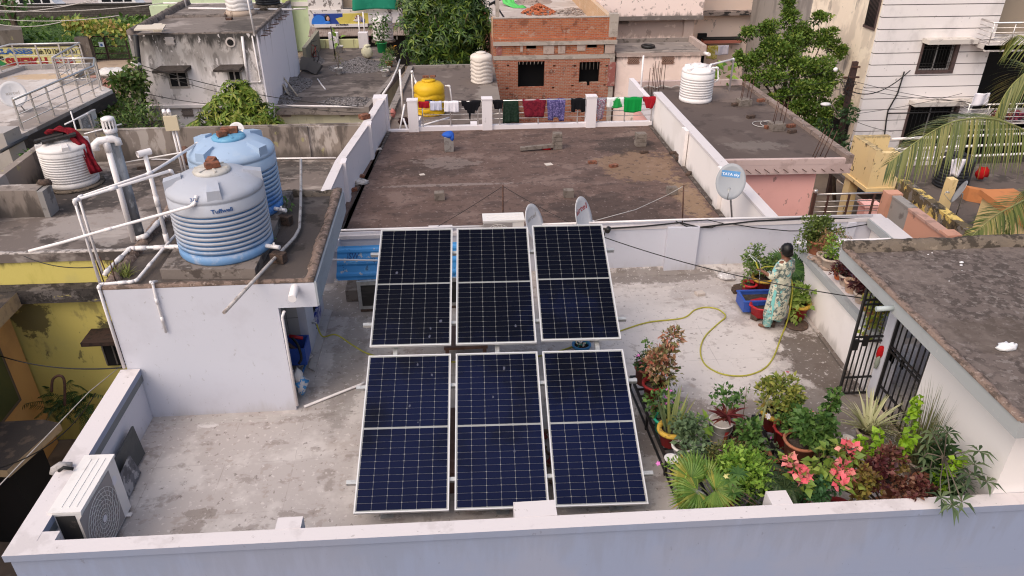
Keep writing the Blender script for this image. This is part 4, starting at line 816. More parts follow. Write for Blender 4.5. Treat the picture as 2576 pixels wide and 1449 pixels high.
for k,(u0,v0,u1,v1) in enumerate(((424,177,473,216),(575,174,605,200))):
 a,b=aty(u0,v0,DY0),aty(u1,v1,DY0);m=MB();m.box(a.x-.09,b.x+.09,DY0-.02,DY0+.05,b.z-.1,a.z+.02,1);m.box(a.x,b.x,DY0-.035,DY0+.04,b.z,a.z,0);m.box((a.x+b.x)/2-.03,(a.x+b.x)/2+.03,DY0-.05,DY0-.036,b.z,a.z,1)
 if k==0:m.box(a.x,b.x,DY0-.048,DY0-.0365,(a.z+b.z)/2-.02,(a.z+b.z)/2+.02,1)
 m.build("window",[DARKVOID,mat("cement_frame",(.40,.35,.31),[('n',(.25,.21,.19),(5,5,5),.5,.7,.6)],.9)],dh)
 m=MB();m.hexa([(a.x-.5,DY0-.5,a.z+.0),(b.x+.15,DY0-.5,a.z+.0),(b.x+.3,DY0+.02,a.z+.06),(a.x-.28,DY0+.02,a.z+.06),(a.x-.5,DY0-.5,a.z+.09),(b.x+.15,DY0-.5,a.z+.09),(b.x+.3,DY0+.02,a.z+.2),(a.x-.28,DY0+.02,a.z+.2)]);m.build("window_shade",mat("black_window_shade",(.06,.048,.042),[('z',(.5,.42,.37),-.62,-.5,4,.7),('n',(.03,.025,.022),(5,5,5),.5,.65,.7)],.95,(12,.6,.02)),dh)
JALI=mat("pale_lattice",(.55,.48,.44),(),.9)
def jali(u0,v0,u1,v1,y,parent,fr=JALI):
 a,b=aty(u0,v0,y),aty(u1,v1,y);m=MB();m.box(a.x-.06,b.x+.06,y-.03,y+.02,b.z-.06,a.z+.06,1);m.box(a.x,b.x,y-.036,y+.01,b.z,a.z,0);n=5
 for k in range(n+1):
  x=a.x+(b.x-a.x)*k/n;m.bar((x-.1,y-.045,b.z),(x+.1,y-.045,a.z),.03,.02,1,(0,1,0));m.bar((x+.1,y-.05,b.z),(x-.1,y-.05,a.z),.03,.02,1,(0,1,0))
 return m.build("lattice_vent",[DARKVOID,fr],parent)
jali(419,97,436,110,DY0,dh);jali(462,278,483,289,DY0-.01,dh,mat("dark_lattice",(.22,.18,.16),(),.9))
p=aty(580,106,DY0);m=MB();m.tube([p+V((0,-.05,0)),p+V((0,.02,0))],.2,16,1);m.tube([p+V((0,-.065,0)),p+V((0,-.03,0))],.13,16,0);m.build("round_vent",[DARKVOID,JALI],dh)
pipe("drain_pipe","fat white pipe down the grimy house front",[aty(609,92,DY0-.08),aty(626,230,DY0-.08)],.055);pipe("drain_pipe","thin white pipe bent at its foot on the grimy house front",[aty(634,90,DY0-.06),aty(656,206,DY0-.06),aty(628,207,DY0-.06)],.03)
m=MB();b=at(640,84,DZ);m.tube([b,up_to(622,0,b)+V((0,0,.6))],.04,8);props(m.build("white_pole",PVC),"tall white pole standing at the corner of the grimy house roof","pole")
pipe("water_pipe","white pipe lying across the grimy house roof between tanks",[at(475,21,DZ+.05),at(560,22,DZ+.05),at(735,24,DZ+.05)],.05);pipe("water_pipe","short upright white pipe at the roof edge of the grimy house",[at(469,20,DZ),V((at(469,20,DZ).x,at(469,20,DZ).y,DZ+1.6))],.035)
def wavy_tank(label,c,r,h,mt,n=6,dome=.14,base=None,group=None,ribbed=False):
 t=thing("water_tank",label,"water tank",c,group);pr=[(r-.03,0),(r,.03)]
 for i in range(n):
  a=.08+(h-.12)*i/n;b=(h-.12)/n;pr+=[(r,a),(r-.03,a+b*.25),(r-.03,a+b*.35),(r+.01,a+b*.6),(r,a+b*.9)]
 pr+=[(r,h),(r*.96,h+dome*.35),(r*.8,h+dome*.7),(r*.45,h+dome*.95),(.42*r,h+dome)]
 m=MB();m.lathe(pr,c,40)
 if not ribbed:
  vs=m.v;m.v=[(x,y,z+(.035*math.copysign(min(1,abs(sin(4*math.atan2(y-c[1],x-c[0])))*1.6),sin(4*math.atan2(y-c[1],x-c[0]))) if .05<z-c[2]<h-.02 else 0)) for x,y,z in vs]
 m.build("tank_body",mt,t)
 m=MB();m.lathe([(.45*r,0),(.46*r,.05),(.3*r,.075),(0,.08)],V(c)+V((0,0,h+dome-.01)),24);m.build("lid",mt,t)
 return t
def plinth(label,c,r0,r1,h,mt):m=MB();m.lathe([(r0,0),(r1,h)],c,28); return props(m.build("masonry_plinth",mt,None,c),label,"tank base")
c=at(602,38,DZ);plinth("flared cement base of the wavy white tank on the grimy house",(c.x,c.y+.3,DZ+.003),.78,.62,.2,mat("tan_cement",(.40,.31,.245),(),.9));wavy_tank("white wavy-ribbed tank on a flared base on the grimy house roof",(c.x,c.y+.3,DZ+.205),.60,1.25,TANK_W)
BLK_T=mat("black_plastic_tank",(.022,.022,.025),[('n',(.05,.05,.055),(4,4,4),.5,.7,.5)],.45)
c=at(671,25,DZ);plinth("mossy base of the black tank on the grimy house",(c.x,c.y+.5,DZ+.003),.72,.6,.2,MOSS_KERB);wavy_tank("black ribbed tank behind the wavy white one on the grimy house roof",(c.x,c.y+.5,DZ+.205),.58,1.1,BLK_T,9,ribbed=True)
a=at(375,71,DZ+.1);m=MB();m.obox(at(378,69,DZ+.32),(.55,.05,0),(-.1,.5,0),(0,0,.025));m.box(-12.3,-11.95,33.2,33.5,DZ+.003,DZ+.294);props(m.build("cream_slab",mat("cream_slab_paint",(.62,.54,.44),(),.7)),"cream slab laid flat on the front corner of the grimy house roof","slab")
m=MB();p=at(577,50,DZ);m.box(p.x-.12,p.x+.12,p.y-.1,p.y+.1,DZ,DZ+.08)
for dx,dy in ((-.12,-.1),(.12,-.1),(.12,.1),(-.12,.1)):m.tube([(p.x+dx,p.y+dy,DZ),(p.x+dx*1.2,p.y+dy,DZ+.35)],.012,5)
props(m.build("rebar_stub",RUST),"small rusty rebar stub in the middle of the grimy house roof","rebar")
m=MB();rg=random.Random(5)
for k in range(26):
 y=DY0+.4+k*.26;z=DZ-.12-rg.random()*.12;m.tube([(DX1+.05,y,z),(DX1+.3+rg.random()*.15,y-.05,z+.04)],.012,5)
m.build("rebar_ends",RUST,dh)
pole=thing("utility_pole","black leaning utility pole at the corner of the grimy house","pole",at(362,305,-2.6));pb=V((-13.45,32.0,GZ));pole.location=pb
m=MB();m.tube([pb,aty(341,88,32.0)],.11,8);m.build("shaft",BLACK_IRON,pole)
m=MB();q=aty(350,165,31.9);m.blob(q,(.1,.1,.14),.3,3,0,8,2);m.tube([q,q+V((-.3,.0,.12))],.03,6);m.build("insulator",PVC,pole)
# ------------------ gravel-topped house beyond the small tree
GROOF=mat("dark_weathered_roof",(.125,.10,.088),[('n',(.26,.215,.185),(.45,.9,1),.5,.68,.8),('n',(.055,.045,.04),(.8,.8,.8),.5,.7,.8),('n',(.18,.15,.13),(4,4,4),.56,.7,.5)],.95,(12,.5,.015))
PALE_Y=mat("pale_yellow_wash",(.56,.53,.38),[('n',(.44,.41,.30),(1.2,1.2,.4),.5,.72,.7),('z',(.16,.14,.11),-2.45,-2.95,3,.8),('n',(.25,.24,.14),(4,4,.8),.62,.74,.6)],.95,(16,.3,.008))
gh=thing("house","low pale yellow house with heaps of gravel on its dark roof, beside the grimy house","house",(-5.8,39,GZ))
gz_=-2.5
m=MB();m.prism([(-7.95,33.8),(-4.45,33.4),(-3.9,33.2),(-2.7,41.2),(-3.9,46.5),(-7.95,46.5)],gz_-.2,gz_);m.build("roof_deck",GROOF,gh)
m=MB();m.prism([(-7.93,33.95),(-3.95,33.45),(-2.8,41.2),(-4.0,46.4),(-7.93,46.4)],GZ,gz_-.201);m.build("wall",PALE_Y,gh)
m=MB();m.prism([(-8.0,33.6),(-3.9,33.2),(-3.9,33.4),(-8.0,33.85)],gz_-.25,gz_+.06);m.prism([(-3.95,33.2),(-3.75,33.2),(-2.5,41.2),(-2.75,41.2)],gz_-.2,gz_+.12);m.build("roof_kerb",mat("grey_kerb_cement",(.24,.205,.185),[('n',(.10,.085,.075),(3,3,3),.5,.68,.8)],.95,(12,.6,.02)),gh)
jali(710,280,728,290,33.84,gh,mat("dark_lattice",(.22,.18,.16),(),.9));jali(858,277,876,289,33.6,gh,mat("dark_lattice",(.22,.18,.16),(),.9))
pipe("roof_pipe","white pipe running along the front edge of the gravel-topped roof",[aty(683,265,33.5),aty(860,268,33.3),aty(898,268,33.1)],.04)
pipe("roof_pipe","white pipe curving along the edge between two dark roofs",[at(960,242,gz_+.15),at(985,205,gz_+.15),at(1000,170,gz_+.15),at(1006,150,gz_+.15)],.05)
GRAV=mat("grey_gravel",(.17,.15,.145),[('n',(.06,.053,.05),(9,9,9),.45,.6,.9),('n',(.36,.33,.32),(15,15,15),.56,.66,.8)],.95,(14,1.0,.05))
def heap(label,c,rx,ry,h,mt,seed,name="gravel_heap",cat="gravel"):
 rg=random.Random(seed);m=MB();n,k=28,8;vs=[]
 for i in range(k+1):
  t=i/k
  for j in range(n):
   a=2*pi*j/n;q=t*(1+.22*noise.noise(V((cos(a)*1.5,sin(a)*1.5,seed))));z=h*(1-t)**1.25+.05*noise.noise(V((cos(a)*t*5,sin(a)*t*5,seed*2)))*(1-t)
   vs.append((c[0]+rx*q*cos(a),c[1]+ry*q*sin(a),c[2]+max(0,z)))
 m.add(vs,[(i*n+j,i*n+(j+1)%n,(i+1)*n+(j+1)%n,(i+1)*n+j) for i in range(k) for j in range(n)],0,False)
 for q in range(70):
  a=rg.uniform(0,2*pi);t=rg.uniform(.3,1.05);s=rg.uniform(.03,.07);m.blob((c[0]+rx*t*cos(a),c[1]+ry*t*sin(a),c[2]+h*max(0,1-t)**1.25+.01),(s,s,s*.7),.6,3,0,5,q)
 return props(m.build(name,mt,None,c),label,cat)
heap("cone of grey gravel in the middle of the dark roof",at(905,168,gz_),1.6,1.5,.55,GRAV,1);heap("flat spread of grey gravel at the front edge of the dark roof",at(880,256,gz_),1.5,.8,.22,GRAV,2)
heap("gravel banked against the white side wall of the grimy house",at(718,215,gz_)+V((.3,0,0)),1.0,1.7,.42,GRAV,3);heap("dark gravel heap behind the leaning bicycle",at(775,155,gz_),.8,1.6,.4,GRAV,4);heap("low gravel pile by the front corner of the white side wall",at(700,252,gz_),1.0,1.1,.25,GRAV,5)
p=at(768,180,gz_);m=MB();m.obox(p+V((.1,.1,.35)),(.35,-.2,.0),(.1,.2,.28),(-.03,-.05,.04));m.obox(p+V((.55,-.4,.3)),(.3,-.2,-.1),(.15,.2,.2),(-.03,-.05,.04));props(m.build("loose_boards",mat("dark_grey_board",(.07,.062,.058),(),.7)),"dark boards leaning on the gravel beside the white side wall","boards")
p=at(716,238,gz_);m=MB();m.bar(p+V((-.3,.6,.9)),p+V((.3,-.4,.03)),.45,.03,0,(1,0,.3));m.bar(p+V((-.2,.6,.9)),p+V((.7,-.5,.03)),.06,.06);props(m.build("wooden_planks",mat("pale_plank",(.42,.36,.29),[('n',(.22,.17,.13),(4,4,4),.5,.68,.7)],.9)),"pale planks propped against the white side wall over gravel","planks")
m=MB();m.tube([at(799,199,gz_+.03),at(810,215,gz_+.03),at(818,224,gz_+.03)],.04,6);props(m.build("white_stick",PVC),"white stick lying on the dark gravelly roof","stick")
bk=at(783,155,gz_);byc=thing("bicycle","old red-framed bicycle leaning against the streaked white wall","bicycle",bk)
def ring(mb,c,r,ex,ey,rad,n=20,k=6):mb.tube([V(c)+V(ex)*r*cos(2*pi*i/n)+V(ey)*r*sin(2*pi*i/n) for i in range(n+1)],rad,k)
ex=V((.55,-.83,0)).normalized();ey=V((.25,.2,1)).normalized();w0=bk+ey*.34-ex*.5;w1=bk+ey*.34+ex*.5
for w in (w0,w1):
 m=MB();ring(m,w,.33,ex,ey,.025);m.build("tyre",BLACK_IRON,byc)
m=MB();bb=bk+ey*.3+ex*.02;st=bk+ey*.85+ex*.25;hd=bk+ey*.88-ex*.32
for a,b in ((w0,hd),(hd,bb),(hd,st),(st,bb),(bb,w1),(st,w1)):m.tube([a,b],.02,6)
m.build("frame",mat("faded_red_frame",(.20,.03,.025),(),.5),byc);m=MB();m.tube([hd,hd+ey*.14,hd+ey*.16+V((.25,.2,0))],.015,6);m.tube([hd+ey*.14,hd+ey*.16-V((.25,.2,0))],.015,6);m.build("handlebar",BLACK_IRON,byc);m=MB();m.blob(st+ey*.06,(.09,.12,.05),.2,2,0,8,1);m.build("saddle",BLACK_IRON,byc)
m=MB();a,b=aty(838,97,46.4),aty(918,96,46.4)
m.box(-7.94,b.x,46.3,46.5,gz_-.1,a.z-.05,0);m.box(-7.9,-7.7,41.5,46.3,gz_,a.z+.5,1)
for u in (838,913):q=aty(u,90,46.2);m.box(q.x-.28,q.x+.28,46.1,46.55,gz_,a.z+.35,2)
m.build("back_parapet",[mat("yellow_stripe_wash",(.58,.56,.30),[('n',(.25,.22,.12),(6,6,.5),.58,.68,.8)],.9),PALE_Y,W_PAINT],gh)
c=at(965,104,gz_);plinth("round mossy base of the tank with wrapped bands",c,.75,.72,.1,MOSS_KERB);wavy_tank("white wavy tank in front of the advertising boards",c+V((0,0,.11)),.62,1.2,TANK_W)
m=MB();c=at(925,147,gz_);m.blob(c+V((0,0,.35)),(.32,.26,.36),.3,2.5,0,14,4);m.blob(c+V((.02,0,.68)),(.2,.18,.1),.4,3,0,10,9);props(m.build("sack",mat("cream_sack",(.62,.58,.42),[('n',(.42,.40,.25),(5,5,5),.5,.7,.7)],.95,(14,.5,.02))),"cream sack tied at its neck on the dark gravelly roof","sack")
for k,(u0,v0,v1) in enumerate(((844,148,66),(907,108,38),(919,105,30))):
 b=at(u0,v0,gz_);t_=up_to(u0-(12 if k==0 else 6),v1,b);m=MB();m.tube([b,t_],.035 if k==0 else .045,6);props(m.build("pole",BLACK_IRON if k==0 else PVC,None,b),("black pole stuck upright on the gravelly roof","upright white pipe just before the wavy tank by the boards, the nearer one","upright white pipe just before the wavy tank by the boards, the taller one")[k],"pole")
 # ------------------ low house with the yellow tank
yz=-1.6
yh=thing("house","low house with a plain dark roof carrying the yellow tank, behind the washing","house",(0,31,GZ))
m=MB();m.prism([(-2.75,24.5),(1.9,24.5),(2.1,37.0),(-1.95,37.0)],yz-.2,yz);m.prism([(-2.5,22.8),(6.6,22.8),(6.6,24.499),(-2.5,24.499)],yz-1.0,yz-.6);m.build("roof_deck",mat("brown_grit_roof",(.135,.105,.092),[('n',(.22,.18,.155),(.8,.8,.8),.5,.72,.7),('n',(.07,.055,.048),(1.5,1.5,1.5),.52,.7,.7),('p',(.26,.22,.19),(1.6,31.8,yz),(.6,2.2,2),.9,.7)],.95,(12,.5,.015)),yh)
m=MB();m.prism([(-2.7,24.6),(1.9,24.6),(2.05,36.9),(-1.9,36.9)],GZ,yz-.201);m.build("wall",W_WARM,yh)
m=MB();m.prism([(-2.9,24.5),(-2.65,24.5),(-1.85,37.0),(-2.1,37.0)],yz-.1,yz+.12);m.box(-1.95,2.05,36.9,37.1,yz-.1,yz+.12);m.build("roof_kerb",mat("grey_kerb_cement",(.24,.205,.185),(),.95),yh)
m=MB();m.box(-1.3,2.0,23.6,23.75,yz-.6,yz+.25,0);m.box(2.4,6.5,23.0,23.15,yz-.6,-.75,0);m.box(.62,.86,24.5,27.0,yz,yz+.35,0);m.prism([(-1.75,24.5),(-1.55,24.5),(-1.2,27.6),(-1.4,27.6)],yz,yz+.4,0);m.build("low_wall",W_PAINT,yh)
YT=mat("yellow_plastic_tank",(.66,.40,.012),[('n',(.50,.29,.012),(2,2,2),.5,.75,.6),('n',(.25,.16,.02),(9,9,3),.7,.78,.5)],.45)
c=at(1082,293,yz)+V((0,.5,0));ytk=wavy_tank("bright yellow wavy tank with bricks on its lid behind the washing",c,.60,1.0,YT,4,.28)
letters("WATER TANK",.09,"lettering",DARK_P,ytk,bend=on_tank(c,.617,radians(-112),.10),width=.42,thick=.003)
m=MB()
for k in range(5):m.blob(c+V((-.13+.06*k*.8,-.63+.0*k,.66)),(.05,.02,.045),.4,4,0,7,k)
m.build("emblem",DARK_P,ytk)
letters("Plasmall",.09,"lettering",DARK_P,ytk,bend=on_tank(c,.62,radians(-98),.62),width=.3,thick=.003)
q=brick_mb(c+V((-.1,-.05,1.40)),.24,.13,.09,.1,0,5);q2=brick_mb(c+V((.18,.05,1.39)),.2,.12,.08,-.2,0,6)
props(q.build("brick",BRICK),"brick resting on the yellow tank's lid, the larger one","brick");props(q2.build("brick",BRICK),"brick resting on the yellow tank's lid, set askew","brick")
c=at(1213,212,yz)+V((0,.45,0));CREAM_T=mat("cream_white_tank",(.66,.58,.51),[('n',(.5,.43,.37),(2.5,2.5,1),.5,.75,.6)],.5);wavy_tank("cream white wavy tank beside the bare brick wall",c,.50,1.12,CREAM_T,6,.16)
pipe("water_pipe","tall white pipe standing before the yellow tank",[at(1014,290,yz),V((at(1014,290,yz).x,at(1014,290,yz).y,up_to(1005,175,at(1014,290,yz)).z))],.04)
pipe("water_pipe","white pipe frame rising beside the yellow tank",[at(1042,275,yz),V((at(1042,275,yz).x,at(1042,275,yz).y,up_to(1032,178,at(1042,275,yz)).z)),aty(1047,209,29.5),aty(1052,250,29.5)],.04)
pipe("water_pipe","white pipe bending down at the side of the yellow tank",[aty(1119,216,29.6),aty(1131,216,29.6),aty(1137,262,29.4)],.035)
m=MB();m.tube([aty(1005,330,23.2),aty(1018,262,23.6)],.03,6);m.tube([aty(1015,298,23.2),aty(1030,340,22.8)],.03,6);m.tube([aty(1060,316,24.2),aty(1130,296,25)],.03,6);props(m.build("water_pipe",PVC),"tangle of white pipes at the foot of the yellow tank","pipe")
p=at(990,300,yz);m=MB();m.blob(p+V((0,0,.25)),(.1,.08,.16),.5,3,0,10,3);props(m.build("pink_rag",cloth_mat("pink_rag_cloth",(.45,.17,.15))),"pinkish rag hanging by the slanting parapet's far end","rag")
p=at(1017,312,yz);m=MB();m.blob(p+V((0,0,.1)),(.22,.16,.16),.6,3,0,10,8);props(m.build("dark_bundle",cloth_mat("dark_bundle_cloth",(.03,.015,.014))),"dark bundle dropped near the white pipes below the yellow tank","bundle")
# ------------------ bare brick house under construction
BRW=mat("bare_brickwork",(.36,.092,.04),[('b',(.34,.22,.16),.235,.083,.013,(.46,.15,.065)),('n',(.14,.05,.03),(2.2,2.2,2.2),.55,.72,.6),('n',(.42,.32,.26),(3.5,3.5,3.5),.64,.74,.6)],.95,(20,.7,.015))
BRW2=mat("bare_brickwork_mortared",(.33,.085,.045),[('b',(.36,.25,.19),.235,.078,.015,(.42,.15,.085)),('n',(.40,.27,.21),(1.6,1.6,1.6),.60,.74,.4),('n',(.12,.05,.035),(2.5,2.5,2.5),.56,.7,.7),('n',(.5,.40,.35),(5,5,5),.62,.72,.6)],.95,(20,.8,.02))
RCC=mat("bare_concrete_band",(.40,.345,.30),[('n',(.26,.22,.19),(2.2,2.2,4),.48,.68,.7),('n',(.50,.44,.39),(5,5,5),.58,.72,.6)],.95,(16,.5,.012))
bh=thing("house","unplastered red brick house under construction with two empty window openings","house",(5.3,42,GZ))
BX0,BX1,BY=2.13,8.30,38.0
def wall_with_holes(mb,x0,x1,z0,z1,y,holes,m=0,th=.22):
 "front wall in the plane y with rectangular openings"
 holes=[(h[0],h[1],max(h[2],z0),min(h[3],z1)) for h in holes if h[2]<z1 and h[3]>z0]
 xs=sorted({x0,x1,*[h[0] for h in holes],*[h[1] for h in holes]});zs=sorted({z0,z1,*[h[2] for h in holes],*[h[3] for h in holes]})
 for i in range(len(xs)-1):
  for j in range(len(zs)-1):
   cx,cz=(xs[i]+xs[i+1])/2,(zs[j]+zs[j+1])/2
   if any(h[0]<cx<h[1] and h[2]<cz<h[3] for h in holes): continue
   mb.box(xs[i],xs[i+1],y,y+th,zs[j],zs[j+1],m)
w1=(3.36,4.72,-2.92,-1.61);w2=(6.50,7.56,-2.74,-1.69);wn=(6.93,7.10,-2.92,-2.74)
hl=[w1,w2,wn]+[(x,x+.13,z,z+.08) for x,z in ((2.8,-1.83),(5.15,-1.90),(6.2,-1.92),(2.75,-2.98),(5.12,-3.0),(6.12,-2.92),(7.8,-2.92),(7.85,-1.95))]
m=MB();wall_with_holes(m,BX0,8.05,GZ,-1.52,BY,hl);m.build("wall",BRW2,bh)
m=MB();wall_with_holes(m,BX0,7.7,-1.30,-.815,BY,[(3.77,4.28,-1.0,-.83),(6.85,7.36,-1.0,-.83)]);m.box(BX0,7.92,BY+.12,BY+.34,-.56,.45);m.box(BX0,BX1,BY-.06,BY+.119,-.62,-.47);m.build("wall",BRW,bh)
m=MB();m.box(BX0,BX1+.05,BY-.1,BY+.3,-.814,-.621);m.box(BX0,BX1,BY-.02,BY+.25,-1.519,-1.301);m.box(8.051,BX1,BY-.01,BY+.3,GZ,-1.52);m.box(7.921,8.35,BY-.05,BY+.35,-.469,.62);m.box(BX0,7.921,BY+.1,BY+.36,.45,.475);m.build("concrete_band",RCC,bh)
m=MB()
for x0,x1,z0,z1 in ((4.63,5.18,-1.26,-.84),(5.38,5.74,-1.24,-.86),(6.33,6.76,-1.12,-.84),(7.75,8.25,-1.28,-.85),(3.47,3.6,-1.12,-.85)):m.box(x0,x1,BY-.04,BY-.021,z0,z1)
m.build("shuttering_board",mat("old_ply_board",(.44,.34,.29),[('n',(.30,.22,.19),(5,5,5),.5,.7,.7)],.9),bh)
m=MB();m.box(2.27,2.54,BY-.03,BY-.001,-1.27,-.84);m.box(7.98,8.36,BY-.06,BY-.011,-2.92,-1.72);m.build("door_board",mat("reddish_ply_board",(.28,.10,.085),[('n',(.42,.30,.26),(4,4,4),.5,.7,.7)],.9),bh)
m=MB();m.box(2.2,8.28,BY+.9,BY+.92,GZ,-1.0);m.box(2.36,8.0,BY+.221,BY+.9,-1.55,-1.5);m.build("dark_room",DARKVOID,bh)
m=MB()
for k in range(7):x=3.45+k*.19;m.tube([(x,BY+.05,-1.6),(x-.03,BY+.0,-1.76)],.012,5)
for k in range(5):x=6.65+k*.2;m.tube([(x,BY+.1,-1.65),(x+.02,BY+.15,-2.1)],.01,5)
m.build("hanging_rebar",mat("pale_bar",(.4,.35,.3),(),.8),bh)
m=MB();m.box(2.2,8.3,38.36,52,-.8,-.6);m.build("roof_deck",mat("cement_dust_deck",(.43,.365,.325),[('n',(.55,.49,.45),(.6,1.4,1),.45,.68,.7),('n',(.28,.23,.2),(1.5,1.5,1.5),.55,.72,.7)],.95,(12,.4,.012)),bh)
m=MB();m.box(7.95,8.18,38.37,52,-.6,.42,0);m.box(BX0,2.32,38.37,39.6,-.6,.3,0);m.box(2.32,2.5,38.9,39.2,-.6,1.6,1);m.build("side_parapet",[mat("ochre_brick_wall",(.50,.29,.15),[('b',(.52,.38,.27),.235,.083,.012,(.55,.34,.19)),('n',(.6,.45,.33),(2,2,2),.55,.7,.5)],.95),RCC],bh)
m=MB();m.box(BX0,2.35,38.23,52,GZ,-.801);m.box(8.05,8.28,38.3,52,GZ,-.801);m.build("side_wall",BRW2,bh)
rg=random.Random(11);c=at(1355,33,-.6);m=MB()
for k in range(150):
 a,t=rg.uniform(0,2*pi),rg.random()**.6;x,y=c.x+1.0*t*cos(a),c.y+.9*t*sin(a);z=-.6+.5*(1-t);q=brick_mb((x,y,z),.2*rg.uniform(.5,1),.11,.07,rg.uniform(0,3),rg.uniform(-.6,.6),k);m.add(q.v,q.f)
props(m.build("brick_rubble",mat("fresh_red_rubble",(.42,.13,.06),[('n',(.30,.09,.045),(5,5,5),.45,.65,.7)],.95)),"red heap of broken bricks on the unfinished house's roof","rubble",None,"stuff")
m=MB();c=at(1440,33,-.6)
for k in range(110):
 a,t=rg.uniform(0,2*pi),rg.random()**.5;s=rg.uniform(.04,.12);m.blob((c.x+1.3*t*cos(a),c.y+.9*t*sin(a),-.6+.3*(1-t)),(s,s,s*.6),.6,3,0,6,k)
props(m.build("stone_rubble",mat("grey_rubble",(.36,.30,.27),[('n',(.18,.15,.13),(6,6,6),.45,.65,.8),('n',(.4,.14,.07),(2,2,2),.6,.7,.6)],.95)),"grey rubble and boards beside the red brick heap","rubble",None,"stuff")
heap("brown sand heap at the far end of the unfinished house's roof",at(1340,4,-.6),1.1,1.6,.45,mat("brown_sand",(.30,.235,.2),(),.95),9,"sand_heap","sand")
m=MB();c=at(1325,26,-.6)
drape([at(1270,-6,-.3)+V((0,0,.6)),at(1280,10,-.5)+V((0,0,.1)),at(1300,17,-.55),at(1320,16,-.55)],.7,mat("bright_green_sheet",(.10,.48,.11),(),.5),"green_sheet","bright green plastic sheet heaped on the unfinished roof","sheet",5)
drape([at(1502,-5,-.2)+V((0,0,.6)),at(1500,12,-.5)+V((0,0,.35)),at(1492,24,-.55),at(1480,30,-.58)],.55,mat("white_sheet",(.66,.64,.64),(),.5),"white_sheet","white plastic sheet slumped against the unfinished roof's side wall","sheet",8)
m=MB()
for k in range(40):a=rg.uniform(0,2*pi);p=at(1545,35,-.55);p=p+V((-.9,.4,0));m.tube([p+V((.5*rg.uniform(-1,1),.4*rg.uniform(-1,1),.05)),p+V((.8*rg.uniform(-1,1),.4*rg.uniform(-1,1),.15))],.012,4)
props(m.build("twig_pile",mat("brown_twigs",(.20,.13,.08),(),.9)),"pile of brown twigs on the unfinished roof","twigs",None,"stuff")
m=MB();m.bar(aty(1230,12,39.3),aty(1262,-4,39.6),.1,.1);m.bar(aty(1244,8,39.4),aty(1268,44,38.5),.06,.06);props(m.build("black_poles",BLACK_IRON),"dark crossed poles at the corner of the unfinished roof","poles")
# ------------------ pale pink houses behind
PINKW=mat("faded_pink_wash",(.88,.71,.64),[('n',(.80,.64,.57),(.8,.8,.8),.45,.7,.7),('n',(.25,.19,.165),(2.0,2.0,1.0),.62,.74,.7),('z',(.20,.155,.14),-1.35,-1.9,3,.7),('n',(.68,.56,.5),(2.5,2.5,2.5),.62,.72,.5)],.95,(16,.4,.01))
PINKU=mat("blotched_pink_wash",(.86,.71,.66),[('n',(.30,.24,.22),(1.6,1.6,1.6),.56,.70,.8),('n',(.2,.165,.15),(5,5,4),.64,.74,.7),('z',(.16,.135,.125),-.55,.1,3,.8)],.95,(16,.4,.01))
ph=thing("house","faded pink house wing with lattice vents and a grey roof, next to the brick house","house",(10.8,40,GZ))
m=MB();m.box(8.45,12.85,38.2,40.6,GZ,-1.5,0);m.box(8.40,13.05,38.1,40.6,-1.5,-1.32,0);m.build("wall",PINKW,ph)
m=MB();m.box(8.42,13.0,38.14,40.55,-1.319,-1.30);m.build("roof",mat("streaked_grey_roof",(.22,.19,.175),[('n',(.38,.32,.28),(.5,2,1),.5,.68,.8),('n',(.09,.078,.07),(1.2,1.2,1),.5,.7,.7)],.95),ph)
m=MB();m.box(12.85,13.05,38.12,40.6,-1.3,-1.0,0);m.box(8.4,13.05,40.601,40.7,-1.5,-1.1,1);m.build("roof_kerb",[PINKW,mat("grey_kerb_cement",(.24,.205,.185),(),.95)],ph)
for (u0,u1) in ((1583,1604),(1669,1691)):jali(u0,145,u1,158,38.19,ph,mat("rusty_lattice",(.28,.17,.13),(),.9))
pipe("rain_spout","white spout at the roof corner of the pink wing",[aty(1771,133,38.2),aty(1784,137,37.6)],.09)
m=MB();p=at(1630,120,-1.3);ring(m,p+V((0,0,.08)),.3,(1,0,0),(0,1,0),.08);props(m.build("old_tyre",BLACK_IRON),"old tyre lying on the grey roof of the pink wing","tyre")
pu=thing("house","tall faded pink house with a dark stained ledge, behind the pink wing","house",(12,44,GZ))
m=MB();m.box(8.5,13.6,43.0,50,GZ,-.42,0);m.box(8.3,14.1,42.5,50,-.42,4.5,1);m.box(13.2,13.75,42.8,43.0,GZ,-.42,0);m.build("wall",[PINKW,PINKU],pu)
m=MB();m.box(8.28,14.14,42.44,42.6,-.5,-.28);m.build("ledge",mat("black_stained_cement",(.16,.14,.13),[('n',(.32,.27,.25),(2,2,3),.5,.68,.7)],.95),pu)
jali(1562,48,1578,58,42.98,pu,mat("dark_lattice",(.22,.18,.16),(),.9))
PINK2=mat("peach_wash",(.88,.68,.55),[('n',(.80,.62,.50),(.6,.6,.6),.45,.7,.7),('n',(.30,.225,.18),(3,3,2),.64,.74,.6),('z',(.12,.10,.085),1.35,.9,3,.7)],.95,(16,.3,.008))
p2=thing("house","peach house with black mould along its window shades, behind the green tree","house",(17,48,GZ))
m=MB();m.box(14.0,22,47.5,54,GZ,6);m.build("wall",PINK2,p2)
a,b=aty(1758,28,47.3),aty(1915,33,47.3);c_,d_=aty(1765,98,47.2),aty(1862,94,47.2)
m=MB();m.box(a.x-.6,b.x,46.9,47.5,a.z-.22,a.z-.0,0);m.box(c_.x,d_.x,46.8,47.5,c_.z-.02,c_.z+.06,1);m.box(c_.x,d_.x,46.78,47.5,c_.z-.2,c_.z-.021,2)
m.box(c_.x-.9,c_.x+.45,46.9,47.5,c_.z-.55,c_.z-.35,2)
